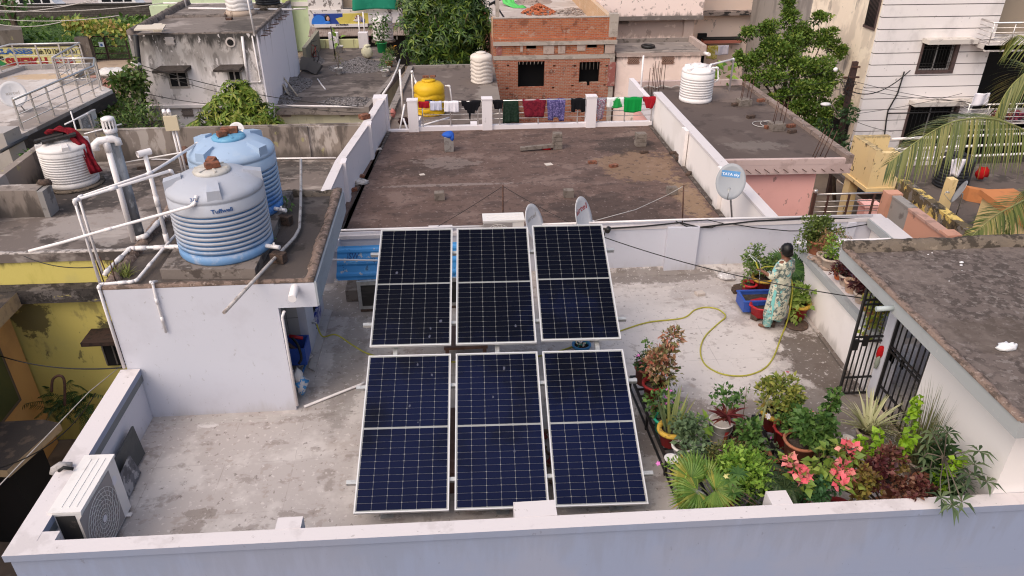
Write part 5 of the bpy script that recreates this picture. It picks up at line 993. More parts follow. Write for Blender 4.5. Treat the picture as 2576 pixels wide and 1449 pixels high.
m.build("window_shade",[mat("mouldy_shade",(.34,.27,.23),[('n',(.03,.026,.024),(2.5,2.5,5),.48,.6,.95)],.95),mat("black_mould",(.02,.018,.016),(),.95),mat("salmon_paint",(.48,.16,.11),(),.8)],p2)
m=MB();q=aty(1765,150,47.3);m.box(q.x-.4,q.x+.15,47.3,47.499,GZ,q.z+1.6);m.build("doorway",DARKVOID,p2)
ln=[aty(1770,115,46.3),aty(1838,114,46.3)]
def hang(label,cat,u0,u1,v0,v1,y,mt,seed,taper=0.):
 a,b=aty(u0,v0,y),aty(u1,v1,y);rg=random.Random(seed);m=MB();n,k=14,8;vs=[]
 for j in range(k+1):
  for i in range(n+1):
   s,t=i/n,j/k;x=(a.x+b.x)/2+(b.x-a.x)*(s-.5)*(1-taper*t);z=a.z+(b.z-a.z)*t*(1-.12*abs(sin(3*s+seed)));vs.append((x,y+.05*sin(9*s+seed+t),z))
 m.add(vs,[(j*(n+1)+i,j*(n+1)+i+1,(j+1)*(n+1)+i+1,(j+1)*(n+1)+i) for j in range(k) for i in range(n)],0,True);o=m.build("hanging_"+cat,mt);sd=o.modifiers.new("t",'SOLIDIFY');sd.thickness=.01
 return props(o,label,cat)
hang("mustard printed cloth hanging before the peach house","cloth",1781,1802,115,151,46.3,cloth_mat("mustard_print",(.42,.35,.06),[(.55,.5,.25)],9),1);hang("white shirt hanging before the peach house","shirt",1803,1829,114,140,46.3,cloth_mat("white_shirt_cloth",(.66,.62,.68)),2,-.1)
wire("washing line before the peach house",sag(aty(1765,112,46.32),aty(1860,112,46.32),.02),.012)
# ------------------ pink house on the right
SALMON=mat("salmon_pink_wall",(.90,.48,.42),[('n',(.84,.44,.38),(.7,.7,.7),.45,.72,.6),('n',(.22,.13,.11),(5,5,3),.68,.76,.6),('z',(.55,.40,.37),-.2,-.62,.6,.75)],.9,(16,.25,.006))
BLUSH=mat("blush_slab_edge",(.56,.42,.385),[('n',(.40,.29,.26),(2,2,2),.52,.72,.6),('n',(.28,.12,.06),(3,3,.8),.68,.75,.7)],.9)
PROOF=mat("dark_flat_roof",(.105,.078,.068),[('n',(.15,.115,.10),(.7,.7,.7),.5,.74,.7),('n',(.06,.045,.04),(1.2,1.2,1.2),.55,.72,.6),('p',(.24,.18,.15),(9.2,25.3,0),(1.2,1.0,2),.9,.6),('p',(.2,.17,.15),(8.6,19.9,0),(.9,.4,2),1.2,.5)],.95,(14,.5,.012))
pk=thing("house","salmon pink house with a dark flat roof and rusty bars, beside the warm white parapet","house",(8.6,22.5,GZ))
m=MB();m.prism([(7.0,18.78),(10.80,18.65),(10.74,26.5),(6.6,26.6)],-.12,0,0);m.build("roof_deck",PROOF,pk)
m=MB();m.prism([(6.45,18.72),(10.86,18.58),(10.80,26.6),(6.45,26.7)],-.40,-.121,0);m.prism([(7.0,18.9),(10.05,18.85),(10.3,26.3),(6.6,26.4)],GZ,-.4001,1);m.build("wall",[BLUSH,SALMON],pk)
m=MB();m.prism([(10.66,18.58),(10.88,18.58),(10.80,26.6),(10.58,26.6)],-.1205,.12,0);m.prism([(7.0,18.70),(10.66,18.58),(10.66,18.70),(7.0,18.84)],-.1205,.03,1);m.box(6.6,10.57,26.5,26.65,-.1,.2,1);m.box(6.38,6.55,21.8,26.6,-.3,.32,2)
m.build("roof_kerb",[mat("brown_kerb",(.25,.185,.155),[('n',(.12,.085,.07),(3,3,3),.48,.68,.8),('n',(.42,.36,.33),(5,5,5),.62,.72,.6)],.95,(14,.6,.02)),BLUSH,W_PAINT],pk)
m=MB();rg=random.Random(3)
for k in range(14):
 x=7.4+k*.26;m.tube([(x,18.66,-.24),(x+.1,18.5,-.30)],.01,5)
m.build("rebar_ends",RUST,pk)
c=at(1757,260,0)+V((0,.4,0.003));wt=tank("water_tank","clean white ribbed tank on the dark flat roof by the green tree",c,.55,1.02,.14,8,mat("clean_white_tank",(.78,.73,.71),[('n',(.66,.61,.58),(2,2,2),.5,.75,.4)],.45),mat("clean_white_tank",(.78,.73,.71)),4,.6,None,.02,.8,.44)
pipe("water_pipe","white pipe running up from the clean white tank to a post on the dark roof",[aty(1785,172,c.y-.1),aty(1788,163,c.y),aty(1846,148,25.6),at(1834,228,0)],.035);pipe("water_pipe","short looped white pipe at the shoulder of the clean white tank",[aty(1792,170,c.y-.2),aty(1806,170,c.y-.2),aty(1807,200,c.y-.2),aty(1797,207,c.y-.2)],.03)
for k,(u,v,n) in enumerate(((1870,265,4),(1952,326,4),(2057,397,4))):
 p=at(u,v,.001);t=thing("column_stub",("rusty bars rising from a brick stub nearest the clean white tank","rusty bars rising from a brick stub in the middle of the dark roof","rusty bars bent over at the front edge of the dark roof")[k],"column stub",p)
 if k<2:q=brick_mb(p,.42,.36,.22,.1,0,k);q.build("base",BLOCK_M,t)
 m=MB()
 for i in range(n):dx,dy=(-.14,.14,.12,-.1)[i],(-.1,-.1,.12,.1)[i];a=p+V((dx,dy,.0));m.tube([a,a+V((.05 if k<2 else .25,.1*(k==2),.9 if k<2 else .75))],.012,5)
 m.build("rod",RUST,t)
for u,v,lab,mt in ((1850,266,"brick beside the bar stub nearest the clean white tank",BRICK_D),(1888,297,"brick alone in the middle of the dark flat roof",BRICK_D),(1933,323,"brick touching the middle bar stub",BRICK),(1989,320,"brick between the middle bar stub and the kerb",BRICK),(1992,334,"dark brick by the brown kerb of the dark roof",BRICK_D),(1914,256,"reddish brick on the brown kerb of the dark flat roof",BRICK)):
 brick(lab,at(u,v,.125 if u==1914 else .002),mt,.3,0,u,.26,.13,.1)
m=MB();ring(m,at(1945,314,.03)+V((-.3,.1,0)),.3,(1,0,0),(0,1,0),.012);ring(m,at(1945,314,.06)+V((-.1,.1,0)),.25,(1,0,0),(0,1,.1),.012);props(m.build("wire_coil",WIRE_L),"loose coil of pale wire on the dark flat roof","wire")
for k in range(2):
 m=MB();x0=6.75+k*.55;p=aty((1605,1598)[k],218,25.2+k)
 for i in range(4):a=V((6.75+.12*i+.45*k,25.2+k*1.0,0));m.tube([a,a+V((.0,0,1.0))],.012,5)
 props(m.build("rebar_stub",RUST),("upright rusty bars near the white low wall of the dark roof, nearer cluster","upright rusty bars near the white low wall of the dark roof, farther cluster")[k],"rebar")
b=at(1610,245,0);pipe("water_pipe","tall thin white pipe standing before the pink wing's wall",[b,V((b.x,b.y,up_to(1612,140,b).z))],.03)
wire("pale tangled wires along the far kerb of the dark roof",[at(1605+12*k,218+3*sin(k*2.1),.1) for k in range(13)],.02,WIRE_L)
lr=thing("railing","steel railing with brown posts between the salmon house and the grey-patched wall","railing",(11.2,18.9,-2.3))
m=MB();a,b=aty(2050,489,18.8),aty(2226,485,18.6);m.tube([a,b],.03,8)
for z in (.22,.38,.54,.70):m.tube([a-V((0,0,z)),b-V((.1,0,z))],.013,6)
m.build("rail",STEEL,lr)
BROWN_ST=mat("brown_steel_post",(.10,.055,.045),(),.4,None,.3)
for f,w in ((0,.05),(.2,.03),(.5,.03),(.86,.03)):p=a.lerp(b,f);m=MB();m.bar(p+V((0,0,.0 if f else .06)),p-V((0,0,1.1)),w*1.6,w*1.6,0,(0,1,0));m.build("post",BROWN_ST,lr)
m=MB();m.blob(a+V((0,0,.1)),.07,0,1,0,10);m.build("ball_cap",STEEL,lr)
m=MB();m.box(9.9,12.4,18.2,19.6,-2.9,-2.2);props(m.build("landing_slab",mat("grey_landing",(.22,.19,.175),[('n',(.12,.10,.09),(2,2,2),.5,.7,.7)],.95)),"grey landing floor behind the steel railing","landing")
q=aty(2185,515,20.6);m=MB();m.box(q.x-.2,q.x+.25,20.4,20.8,GZ,q.z);m.box(q.x-.25,q.x+.3,20.35,20.85,q.z,q.z+.08);props(m.build("gate_pier",SALMON),"salmon gate pier seen between the railing bars","pier")
m=MB();g0=V((q.x+.3,20.5,q.z-.1))
for k in range(12):x=g0.x+k*.09;m.tube([(x,20.5,q.z-1.3),(x,20.5,q.z-.15-.35*k/12)],.012,5)
m.tube([(g0.x,20.5,q.z-.12),(g0.x+1.05,20.5,q.z-.5)],.02,6);props(m.build("iron_gate",BLACK_IRON),"small black iron gate with a sloping top beside the salmon gate pier","gate")
PEACH=mat("peach_coping_wall",(.60,.31,.215),[('n',(.52,.27,.19),(.8,.8,.8),.45,.72,.6),('n',(.17,.11,.09),(4,4,2),.66,.76,.6)],.9,(16,.25,.006))
cw=thing("boundary_wall","salmon boundary wall with a bare grey cement patch, sloping away below the palm","wall",(12.2,16,GZ))
X=12.1;ya,yb,yc=atx(2232,487,X).y,atx(2341,545,X).y,atx(2385,590,X).y
m=MB();m.box(X,X+.22,17.45,18.3,GZ,-1.04,1);m.box(X,X+.22,12,17.449,GZ,-1.07,0);m.box(X-.03,X+.25,12,17.449,-1.07,-1.0,2);m.box(X-.02,X+.24,17.45,18.3,-1.04,-.99,1);m.box(X-.12,X+.3,18.301,18.62,GZ,-.95,0);m.box(X-.08,X+.3,15.6,15.95,-1.0,-.93,0)
m.build("wall_body",[PEACH,mat("bare_grey_cement2",(.30,.275,.255),[('n',(.14,.12,.11),(1.6,1.6,1.6),.5,.7,.8),('z',(.045,.04,.036),-2.3,-1.8,2,.9)],.95,(14,.4,.01)),mat("peach_coping",(.50,.30,.235),[('n',(.3,.19,.155),(3,3,3),.5,.7,.7)],.9)],cw)
# ------------------ cream-yellow house below the palm
CRY=mat("cream_yellow_wash",(.76,.57,.29),[('n',(.70,.54,.30),(.6,.6,.6),.45,.7,.6),('n',(.07,.05,.035),(3.0,3.0,1.6),.63,.69,.85),('z',(.06,.048,.038),-1.55,-1.75,4,.6),('n',(.5,.33,.13),(6,6,3),.62,.74,.5)],.9,(16,.35,.008))
MOULD=mat("mould_blotched_yellow",(.66,.48,.15),[('n',(.075,.06,.05),(1.3,1.3,1.3),.46,.54,.92,4.0),('n',(.22,.20,.19),(1.7,1.7,1.7),.56,.62,.8),('n',(.03,.025,.02),(3.5,3.5,3.5),.58,.64,.8)],.95,(14,.6,.012))
cy=thing("house","cream yellow house streaked with black mould, its roof half hidden by palm fronds","house",(17,21,GZ))
m=MB();TX=14.6
m.prism([(TX,23.65),(TX+.22,23.65),(TX+.22,25.3),(TX,25.3)],-3.0,-1.6,0);m.prism([(TX+.221,25.1),(TX+1.3,25.1),(TX+1.3,25.3),(TX+.221,25.3)],-3.0,-1.6,0);m.prism([(TX+.221,23.65),(TX+.9,23.65),(TX+.9,23.87),(TX+.221,23.87)],-3.0,-1.72,0);m.prism([(TX+1.301,25.1),(TX+1.6,25.1),(TX+1.6,25.3),(TX+1.301,25.3)],-3.0,-2.1,0)
m.box(TX-.06,TX+1.6,23.6,25.4,-3.14,-3.001,0)
m.box(TX+.05,TX+.4,24.9,25.3,GZ,-3.141,0);m.build("stair_tower",CRY,cy)
m=MB();m.prism([(14.9,16.2),(15.1,16.2),(15.75,23.6),(15.5,23.6)],GZ,-3.15,0);m.prism([(14.4,12),(14.9,12),(15.5,23.6),(14.8,23.6)],GZ,-3.6,1);m.box(15.1,27,12,23.59,GZ,-4.3,1);m.build("wall",[MOULD,CRY],cy)
m=MB();m.box(15.2,27,12,27.5,-3.9,-3.7,0);m.prism([(14.95,12),(15.3,12),(15.9,23.6),(15.6,23.6)],-3.69,-2.62,1);m.prism([(14.35,12),(14.75,12),(15.45,23.6),(15.05,23.6)],-3.599,-3.45,2);m.build("roof_deck",[mat("sooty_roof",(.12,.095,.083),[('n',(.06,.05,.044),(1.2,1.2,1.2),.5,.7,.8),('n',(.2,.165,.14),(2.2,2.2,2.2),.58,.72,.6)],.95),MOULD,SHADE],cy)
m=MB();m.box(16.6,16.85,22.2,22.5,-3.7,-2.2,0);m.prism([(16.3,14),(17.9,14),(17.9,21.0),(16.95,21.0)],-3.69,-2.3,0);m.prism([(16.2,14),(18.0,14),(18.0,21.1),(16.85,21.1)],-2.299,-2.1,1);m.prism([(18.6,23.8),(21,22.0),(21,22.3),(18.6,24.1)],-3.69,-3.2,1);m.build("roof_room",[CRY,mat("orange_band_paint",(.52,.20,.075),[('n',(.40,.16,.065),(2,2,2),.5,.72,.6)],.9)],cy)
m=MB()
for z in (-1.75,-2.15,-2.55):m.tube([(TX+1.4,25.2,z),(26,25.6,z)],.05,6)
props(m.build("pipe_rail",PVC),"three white horizontal pipes fencing the cream yellow roof","railing")
c=at(2381,474,-3.69);wavy_tank("black tank on the cream yellow house seen through palm leaflets",c+V((.3,.3,0)),.62,1.1,BLK_T,8,ribbed=True)
c=aty(2412,482,21.5);dish("grey dish edge-on beside the cream yellow roof room",c,(-.80,.45,.35),.34,DISH_G,(16.7,21.6,-3.2),.42)
hang("white laundry hanging beside the black tank","sheet",2393,2420,400,445,22.6,cloth_mat("white_cotton",(.72,.68,.72)),4,.3)
p=at(2465,450,-3.6);m=MB();m.blob(p+V((0,0,.25)),(.25,.2,.25),.4,3,0,10,2);props(m.build("red_bundle",cloth_mat("red_rag_cloth",(.42,.012,.014))),"red bundle left on the cream yellow roof","bundle")
# ------------------ grooved white apartment block
APT=mat("grooved_white_render",(.80,.74,.72),[('n',(.64,.59,.57),(.6,.6,.35),.45,.7,.8),('n',(.42,.39,.37),(1.6,1.6,.45),.62,.76,.6),('n',(.18,.16,.15),(6,6,4),.68,.76,.5),('n',(.84,.78,.74),(.4,.4,.4),.5,.7,.5)],.9,(14,.3,.006))
APS=mat("mottled_cream_render",(.82,.69,.55),[('n',(.62,.52,.42),(1.3,1.3,.5),.45,.65,.8),('n',(.29,.245,.21),(1.8,1.8,.5),.57,.71,.7),('n',(.14,.12,.105),(6,6,3),.66,.74,.5),('n',(.88,.76,.61),(.7,.7,.7),.5,.68,.7)],.95,(10,.5,.015))
ap=thing("apartment_block","tall white apartment block with grooved walls, balconies and barred windows","building",(22,36,GZ))
AX,AY,AR=17.34,30.0,22.35
gro=[2.15-.472*k for k in range(-6,15)]
m=MB();zs=[GZ]+sorted(g for g in gro if g>GZ)+[6.0]
awin=(19.33,20.97,-.60,.70);lw=aty(2275,310,AY);lwin=(lw.x,lw.x+2.3,-3.9,-1.85)
for i in range(len(zs)-1):
 z0,z1=zs[i]+.018,zs[i+1]-.018
 wall_with_holes(m,AX,AR,z0,z1,AY,[h for h in (awin,lwin) if h[2]<z1 and h[3]>z0],0,.2)
 m.box(AX+.001,AR-.001,AY+.03,AY+.2,z1,z1+.036,1) if not any(h[2]<z1<h[3] for h in (awin,lwin)) else [m.box(a_,b_,AY+.03,AY+.2,z1,z1+.036,1) for h in (awin,lwin) if h[2]<z1<h[3] for a_,b_ in ((AX+.001,h[0]),(h[1],AR-.001))]
m.build("front_wall",[APT,mat("dark_groove",(.12,.105,.10),(),.9)],ap)
m=MB();m.box(AX-.003,AX+.2,AY+.2001,36.3,GZ,6,0);m.box(AX+.1,AX+.2,36.301,44,GZ,6,1);m.build("side_wall",[APS,mat("grey_shaded_render",(.30,.265,.24),[('n',(.2,.175,.16),(1,1,.3),.45,.68,.8)],.95)],ap)  # rear stretch of the side: its shadow is painted as grey
m=MB();m.box(AX+.21,AR,AY+.9,AY+1.0,GZ,6);m.box(AR+.1,30,33.5,33.6,GZ,6);m.build("dark_rooms",DARKVOID,ap)
def barred(h,y,parent,shade=True,dx=0):
 x0,x1,z0,z1=h;m=MB();FRM=mat("brown_granite_frame",(.10,.065,.06),[('n',(.06,.045,.045),(8,8,8),.5,.65,.7)],.5)
 w=.13
 m.box(x0,x1,y-.04,y+.1,z0,z0+w,0);m.box(x0,x0+w*.7,y-.04,y+.1,z0+w,z1,0);m.box(x1-w*1.2,x1,y-.04,y+.1,z0+w,z1,0)
 o=m.build("window",FRM,parent);m=MB();xm=x0+(x1-x0)*.48
 m.box(xm-.025,xm+.025,y+.1,y+.14,z0+w,z1);m.box(x0+w,x1-w,y+.1,y+.14,z0+w,z0+w+.05);m.box(x1-w*1.9,x1-w*1.25,y+.09,y+.14,z0+w,z1);m.build("frame",mat("grey_alu_frame",(.34,.32,.31),(),.5),o)
 m=MB();n=11
 for k in range(1,n):x=x0+w+(x1-x0-2*w)*k/n;m.tube([(x,y+.02,z0+w),(x,y+.02,z1)],.011,4)
 for z in (z0+.3,z0+.42,z1-.2,z1-.32):m.tube([(x0+w,y+.02,z),(x1-w,y+.02,z)],.012,4)
 m.build("bars",BLACK_IRON,o)
 if shade:m=MB();m.box(x0-.05+dx,x1+.4,y-.5,y-.001,z1-.02,z1+.16);m.build("window_shade",mat("weathered_white_shade",(.58,.53,.48),[('n',(.22,.19,.18),(3,3,3),.52,.70,.8),('n',(.68,.62,.55),(6,6,6),.6,.7,.6)],.9),parent)
barred(awin,AY,ap);barred(lwin,AY,ap)
a,b=atx(2200,5,AX),atx(2192,62,AX)
m=MB();m.box(AX-.03,AX+.05,30.35,31.2,1.2,3.2,0);m.box(AX-.05,AX-.031,30.3,31.25,1.1,1.2,1);m.box(AX-.06,AX-.031,30.28,30.36,1.2,3.2,1)
for k in range(8):y=30.42+k*.1;m.tube([(AX-.06,y,1.2),(AX-.06,y,3.2)],.01,4,1)
m.build("window",[DARKVOID,mat("brown_granite_frame",(.1,.065,.06))],ap)
m=MB();m.box(AX-.4,AX-.004,30.9,33.0,-2.75,-2.55,0);m.box(AX-.02,AX+.05,30.6,33,GZ,-2.751,1);m.build("door_canopy",[APS,DARKVOID],ap)
m=MB();pth=[aty(2240,270,AY-.05),aty(2228,340,AY-.05)]
wire("black cable bundle climbing the grooved white wall",[aty(2275,180,AY-.06),aty(2258,235,AY-.06),aty(2234,278,AY-.06),aty(2230,300,AY-.06),aty(2225,340,AY-.06),aty(2210,380,AY-.06)],.03)
wire("black cable draped above a white window shade",[aty(2234,285,AY-.1),aty(2300,284,AY-.55),aty(2380,281,AY-.5),aty(2425,288,AY-.3)],.03)
for k,(bz,bt) in enumerate(((.72,1.28),(-2.55,-1.95))):
 bx0=aty((2483,2425)[k],(100,290)[k],AY-.9).x
 m=MB();m.box(bx0,30,AY-1.0,AY+.0-.001,bz-.18,bz,0);m.box(bx0,30,AY-1.0,AY-.86,bz-.25,bz+.02,0);m.box(AR+.001,30,AY+.0,AY+1.2,bz-.2,bz,0);m.box(AR+.2,30,AY+1.2,AY+1.4,bz,bz+2.2,1) if k==0 else None
 bo=m.build("balcony",[mat("lichen_white_balcony",(.56,.51,.48),[('n',(.27,.235,.215),(2.5,2.5,5),.5,.66,.8)],.95,(14,.4,.01)),mat("tan_room_wall",(.30,.24,.18),(),.9)],ap)
 m=MB();
 for z in (.12,.3,.48,.66):m.tube([(bx0+.1,AY-.1,bz+z),(bx0+.1,AY-.93,bz+z),(30,AY-.93,bz+z)],.016,6)
 m.tube([(bx0+.1,AY-.1,bz+.85),(bx0+.1,AY-.93,bz+.85),(30,AY-.93,bz+.85)],.04,6)
 for x in (bx0+.1,bx0+1.0,bx0+2.2,bx0+3.4):m.tube([(x,AY-.93,bz),(x,AY-.93,bz+.85)],.022,6)
 m.build("railing",STEEL,bo)
m=MB();q=aty(2440,262,AY-.5)
for k,(dx,mt) in enumerate(((.2,0),(.9,0),(1.7,1),(2.5,0))):m.blob((23.0+dx,AY-.6,-2.3),(.35,.25,.22),.5,3,mt,10,k)
props(m.build("clothes_pile",[cloth_mat("dark_red_print",(.16,.02,.03),[(.35,.1,.14),(.03,.03,.05)],6),cloth_mat("white_cotton",(.72,.68,.72))]),"heaped clothes behind the lower balcony railing","clothes")
hang("white cloth over the lower balcony railing of the apartment block","cloth",2452,2482,235,268,AY-1.0,cloth_mat("white_cotton",(.72,.68,.72)),6)
m=MB();m.box(AR-.2,34,AY+.2,AY+.3,bz-.4,bz-.2);
up=thing("utility_pole","rusty brown utility pole with cross-arms, in front of the apartment block","pole",V((16.2,29,GZ)))
P0,P1=V((16.2,29,GZ)),aty(2152,155,29);m=MB();m.bar(P0,P1,.16,.2);m.bar(P1+V((-.16,0,-1.3)),P1+V((-.06,0,.0)),.08,.1);m.build("shaft",mat("rusty_rail_pole",(.055,.032,.028),[('n',(.10,.05,.035),(6,6,6),.5,.7,.6)],.8),up)
m=MB();q=aty(2143,193,28.9);m.bar(q+V((-.4,-.1,0)),q+V((.35,.1,-.05)),.09,.06);m.bar(q+V((-.1,0,.4)),q+V((.25,0,.38)),.08,.06);m.build("cross_arm",RUST,up)
m=MB();q2=aty(2102,175,28.9);m.blob(q2,(.1,.08,.09),.1,2,0,8);m.build("insulator",PVC,up)
m=MB();l0=aty(2110,290,28.9);l1=aty(2077,262,28.2);m.tube([l0,l0.lerp(l1,.6)+V((0,0,.15)),l1],.03,6,0);m.blob(l1,(.22,.16,.07),.1,2,1,10);m.build("street_lamp_head",[mat("tan_arm",(.3,.25,.2),(),.7),mat("grey_lamp_glass",(.62,.6,.6),(),.3)],up)
m=MB();m.blob(aty(2128,212,28.85),(.3,.2,.6),.8,3,0,9,4)
rg=random.Random(6)
m=MB()
for k in range(12):a=aty(2130+rg.uniform(-10,10),205+rg.uniform(-15,25),28.8);m.tube([a,a+V((rg.uniform(-.4,.4),-.1,rg.uniform(-.5,.1))),a+V((rg.uniform(-.3,.3),0,rg.uniform(-.7,.0)))],.014,4)
m.build("wire_tangle",WIRE,up)
for k,(a,b) in enumerate((((2102,176),(1850,212)),((2135,196),(1852,230)),((2125,222),(1880,245)))):wire(("top","middle","lowest")[k]+" of the three wires crossing in front of the green tree",sag(aty(*a,28.9),aty(*b,26.8),.1),.009,WIRE)
wire("wire from the rusty pole to the upper barred window, doubled and sagging",sag(aty(2135,226,28.9),aty(2290,177,29.85),.5),.022)
for k,(a,b) in enumerate((((2150,205),(2440,258)),((2150,222),(2430,255)),((2120,290),(2420,235)),((2125,292),(2250,332)))):wire(("thin wire slanting across the grooved wall, uppermost","thin wire slanting across the grooved wall, just under the uppermost","thin wire rising across the grooved wall to the lower balcony","thin wire falling across the grooved wall to the lower window")[k],sag(aty(*a,28.95),aty(*b,29.4),.1),.01)
# ------------------ foliage helpers
def leaf(mb,p,d,n,L,W,droop=.25,m=0):
 "one folded leaf: base p, direction d, face normal n"
 d=d.normalized();s=d.cross(n)
 if s.length<1e-3:s=V((1,0,0))
 s.normalize();n=s.cross(d)
 mid=p+d*L*.5+n*L*.05;tip=p+d*L-n*L*droop
 mb.add([p,mid+s*W*.5+n*W*.12,tip,mid-s*W*.5+n*W*.12,mid-n*W*.08],[(0,1,4),(1,2,4),(2,3,4),(3,0,4)],m,True)
def rdir(rg,upb=0.0):
 while True:
  v=V((rg.uniform(-1,1),rg.uniform(-1,1),rg.uniform(-1,1)))
  if .05<v.length<1:v.normalize();v.z+=upb; return v.normalized()
def bush(mb,c,rad,n,L,W,rg,upb=.3,droop=.25,shell=.55,clumps=0,m=0,csz=.45):
 "leaves spread through an uneven volume made of clumps"
 c=V(c);rad=rad if hasattr(rad,'__len__') else (rad,)*3;cs=[]
 if clumps:
  for k in range(clumps):
   d=rdir(rg,.2);t=rg.uniform(.35,.85);cs.append((V((d.x*rad[0]*t,d.y*rad[1]*t,d.z*rad[2]*t)),rg.uniform(.7,1.25)*csz))
 for i in range(n):
  d=rdir(rg,.15);t=shell+(1-shell)*rg.random() if rg.random()<.8 else rg.random()
  if cs:o,k=cs[rg.randrange(len(cs))];q=o+V((d.x*rad[0],d.y*rad[1],d.z*rad[2]))*k*t
  else :q=V((d.x*rad[0],d.y*rad[1],d.z*rad[2]))*t
  ld=(d*.8+rdir(rg,upb)*.8).normalized();nn=(V((0,0,1))*.7+rdir(rg)*.6);s=rg.uniform(.65,1.25)
  leaf(mb,c+q,ld,nn,L*s,W*s,droop,m)
def rosettes(mb,c,rad,n,k,L,W,rg,droop=.4,clumps=0,m=0,csz=.5):
 "whorls of long drooping leaves, as on a mango"
 c=V(c);cs=[]
 if clumps:
  for _ in range(clumps):d=rdir(rg,.15);t=rg.uniform(.4,.85);cs.append((V((d.x*rad[0]*t,d.y*rad[1]*t,d.z*rad[2]*t)),rg.uniform(.7,1.2)*csz))
 for i in range(n):
  d=rdir(rg,.2);t=.55+.45*rg.random() if rg.random()<.8 else rg.random()
  if cs:o,q=cs[rg.randrange(len(cs))];p=c+o+V((d.x*rad[0],d.y*rad[1],d.z*rad[2]))*q*t
  else :p=c+V((d.x*rad[0],d.y*rad[1],d.z*rad[2]))*t
  ax_=(d+V((0,0,.5))).normalized();u=ax_.cross(rdir(rg)).normalized();w=ax_.cross(u);a0=rg.uniform(0,6)
  for j in range(k):
   a=a0+2*pi*j/k+rg.uniform(-.3,.3);ld=(u*cos(a)+w*sin(a))+ax_*rg.uniform(.0,.55);s=rg.uniform(.7,1.15)
   leaf(mb,p,ld,ax_,L*s,W*s,droop,m)
def strap(mb,p,d,L,W,rg,arch=.8,n=6,m=0,tw=0.0,taper=1.0):
 "a strip of leaf that rises along d and arches over"
 p=V(p);d=V(d).normalized();s=d.cross(V((0,0,1)))
 if s.length<.05:s=V((1,0,0))
 s.normalize();vs=[];q=V(p);dd=V(d)
 for i in range(n+1):
  t=i/n;w=W*(1-t**2*taper)*(.6+.4*min(1,t*4));f=V((0,0,1))*w*.15
  vs+=[q-s*w/2+f,q,q+s*w/2+f];dd=(dd+V((0,0,-arch/n*1.6*t))).normalized();q=q+dd*L/n
 mb.add(vs,[(3*i+j,3*i+j+1,3*i+j+4,3*i+j+3) for i in range(n) for j in (0,1)],m,True)
def fan(mb,hub,d,nrm,R,rg,m=0,n=26,spread=2.5,droop=.25):
 "a pleated fan-palm blade"
 hub=V(hub);d=V(d).normalized();s=d.cross(V(nrm)).normalized();n2=s.cross(d)
 for i in range(n):
  a=spread*(i/(n-1)-.5)*2;ld=d*cos(a)+s*sin(a);r=R*(.72+.28*cos(a*.55))*rg.uniform(.93,1.05);w=R*.105
  q=ld.cross(n2).normalized();b=hub+ld*R*.04;c1=hub+ld*r*.6;c2=hub+ld*r-n2*r*droop*rg.uniform(.4,1.2)
  mb.add([b,c1+q*w/2,c2,c1-q*w/2,c1+n2*w*.25],[(0,1,4),(1,2,4),(2,3,4),(3,0,4)],m,False)
def frond(mb,pts,L,W,rg,n=46,side=None,m=0,hang=.6,sideL=(1,1),fwd=.5,mr=1,rad=.016):
 "a feather palm frond: midrib through pts with leaflets on both sides"
 pts=[V(p) for p in pts];k=len(pts)-1
 def ev(t):
  x=t*k;i=min(int(x),k-1);f=x-i;p0=pts[max(i-1,0)];p1=pts[i];p2=pts[i+1];p3=pts[min(i+2,k)]
  return .5*((2*p1)+(p2-p0)*f+(2*p0-5*p1+4*p2-p3)*f*f+(3*p1-p0-3*p2+p3)*f**3)
 cur=[ev(i/24) for i in range(25)];mb.tube(cur,rad,6,mr,r1=rad*.25)
 for i in range(n):
  t=.06+.94*i/(n-1);p=ev(t);d=(ev(min(1,t+.02))-ev(max(0,t-.02))).normalized();s=V(side).normalized() if side else d.cross(V((0,0,1))).normalized()
  ln=L*(.35+.65*sin(pi*min(1,.12+t*.9))**.7)
  for sg,sl in ((1,sideL[0]),(-1,sideL[1])):
   if sl<=0: continue
   ld=(s*sg*(1-.55*t*fwd)+d*(fwd*.7+t*.5)+V((0,0,-hang*.35))+rdir(rg)*.09).normalized();l=ln*sl*rg.uniform(.85,1.1);q=ld.cross(V((0,0,1)) if abs(ld.z)<.9 else d).normalized();w=W*rg.uniform(.8,1.15)
   vs=[];pp=V(p);dd=V(ld)
   for j in range(5):
    ww=w*(.5,1,.85,.5,.06)[j];vs+=[pp-q*ww/2,pp+q*ww/2];dd=(dd+V((0,0,-hang*.32))).normalized();pp=pp+dd*l/4
   mb.add(vs,[(2*j,2*j+1,2*j+3,2*j+2) for j in range(4)],m,True)
def blossoms(mb,pts,r,rg,m=0,k=5):
 for p in pts:
  ax_=(rdir(rg,.6));u=ax_.cross(V((.3,.8,.1))).normalized();w=ax_.cross(u)
  for j in range(k):a=2*pi*j/k;leaf(mb,V(p),u*cos(a)+w*sin(a)+ax_*.25,ax_,r,r*.75,.1,m)
SOIL=mat("potting_soil",(.045,.033,.026),[('n',(.09,.07,.055),(20,20,20),.5,.68,.7)],.95,(40,.8,.01))
TERRA=mat("terracotta",(.36,.14,.075),[('n',(.26,.10,.06),(4,4,4),.5,.7,.6),('n',(.5,.36,.28),(7,7,7),.64,.74,.5)],.85,(30,.2,.004))
TERRA_P=mat("pale_terracotta",(.52,.33,.23),[('n',(.40,.24,.17),(5,5,5),.5,.7,.6),('n',(.6,.5,.42),(8,8,8),.62,.72,.5)],.9)
PALE_POT=mat("weathered_pale_pot",(.50,.40,.33),[('n',(.36,.27,.22),(6,6,6),.5,.7,.7)],.9,(30,.3,.005))
RED_POT=mat("red_ridged_pot",(.27,.022,.022),[('n',(.17,.018,.018),(4,4,4),.5,.7,.6)],.6)
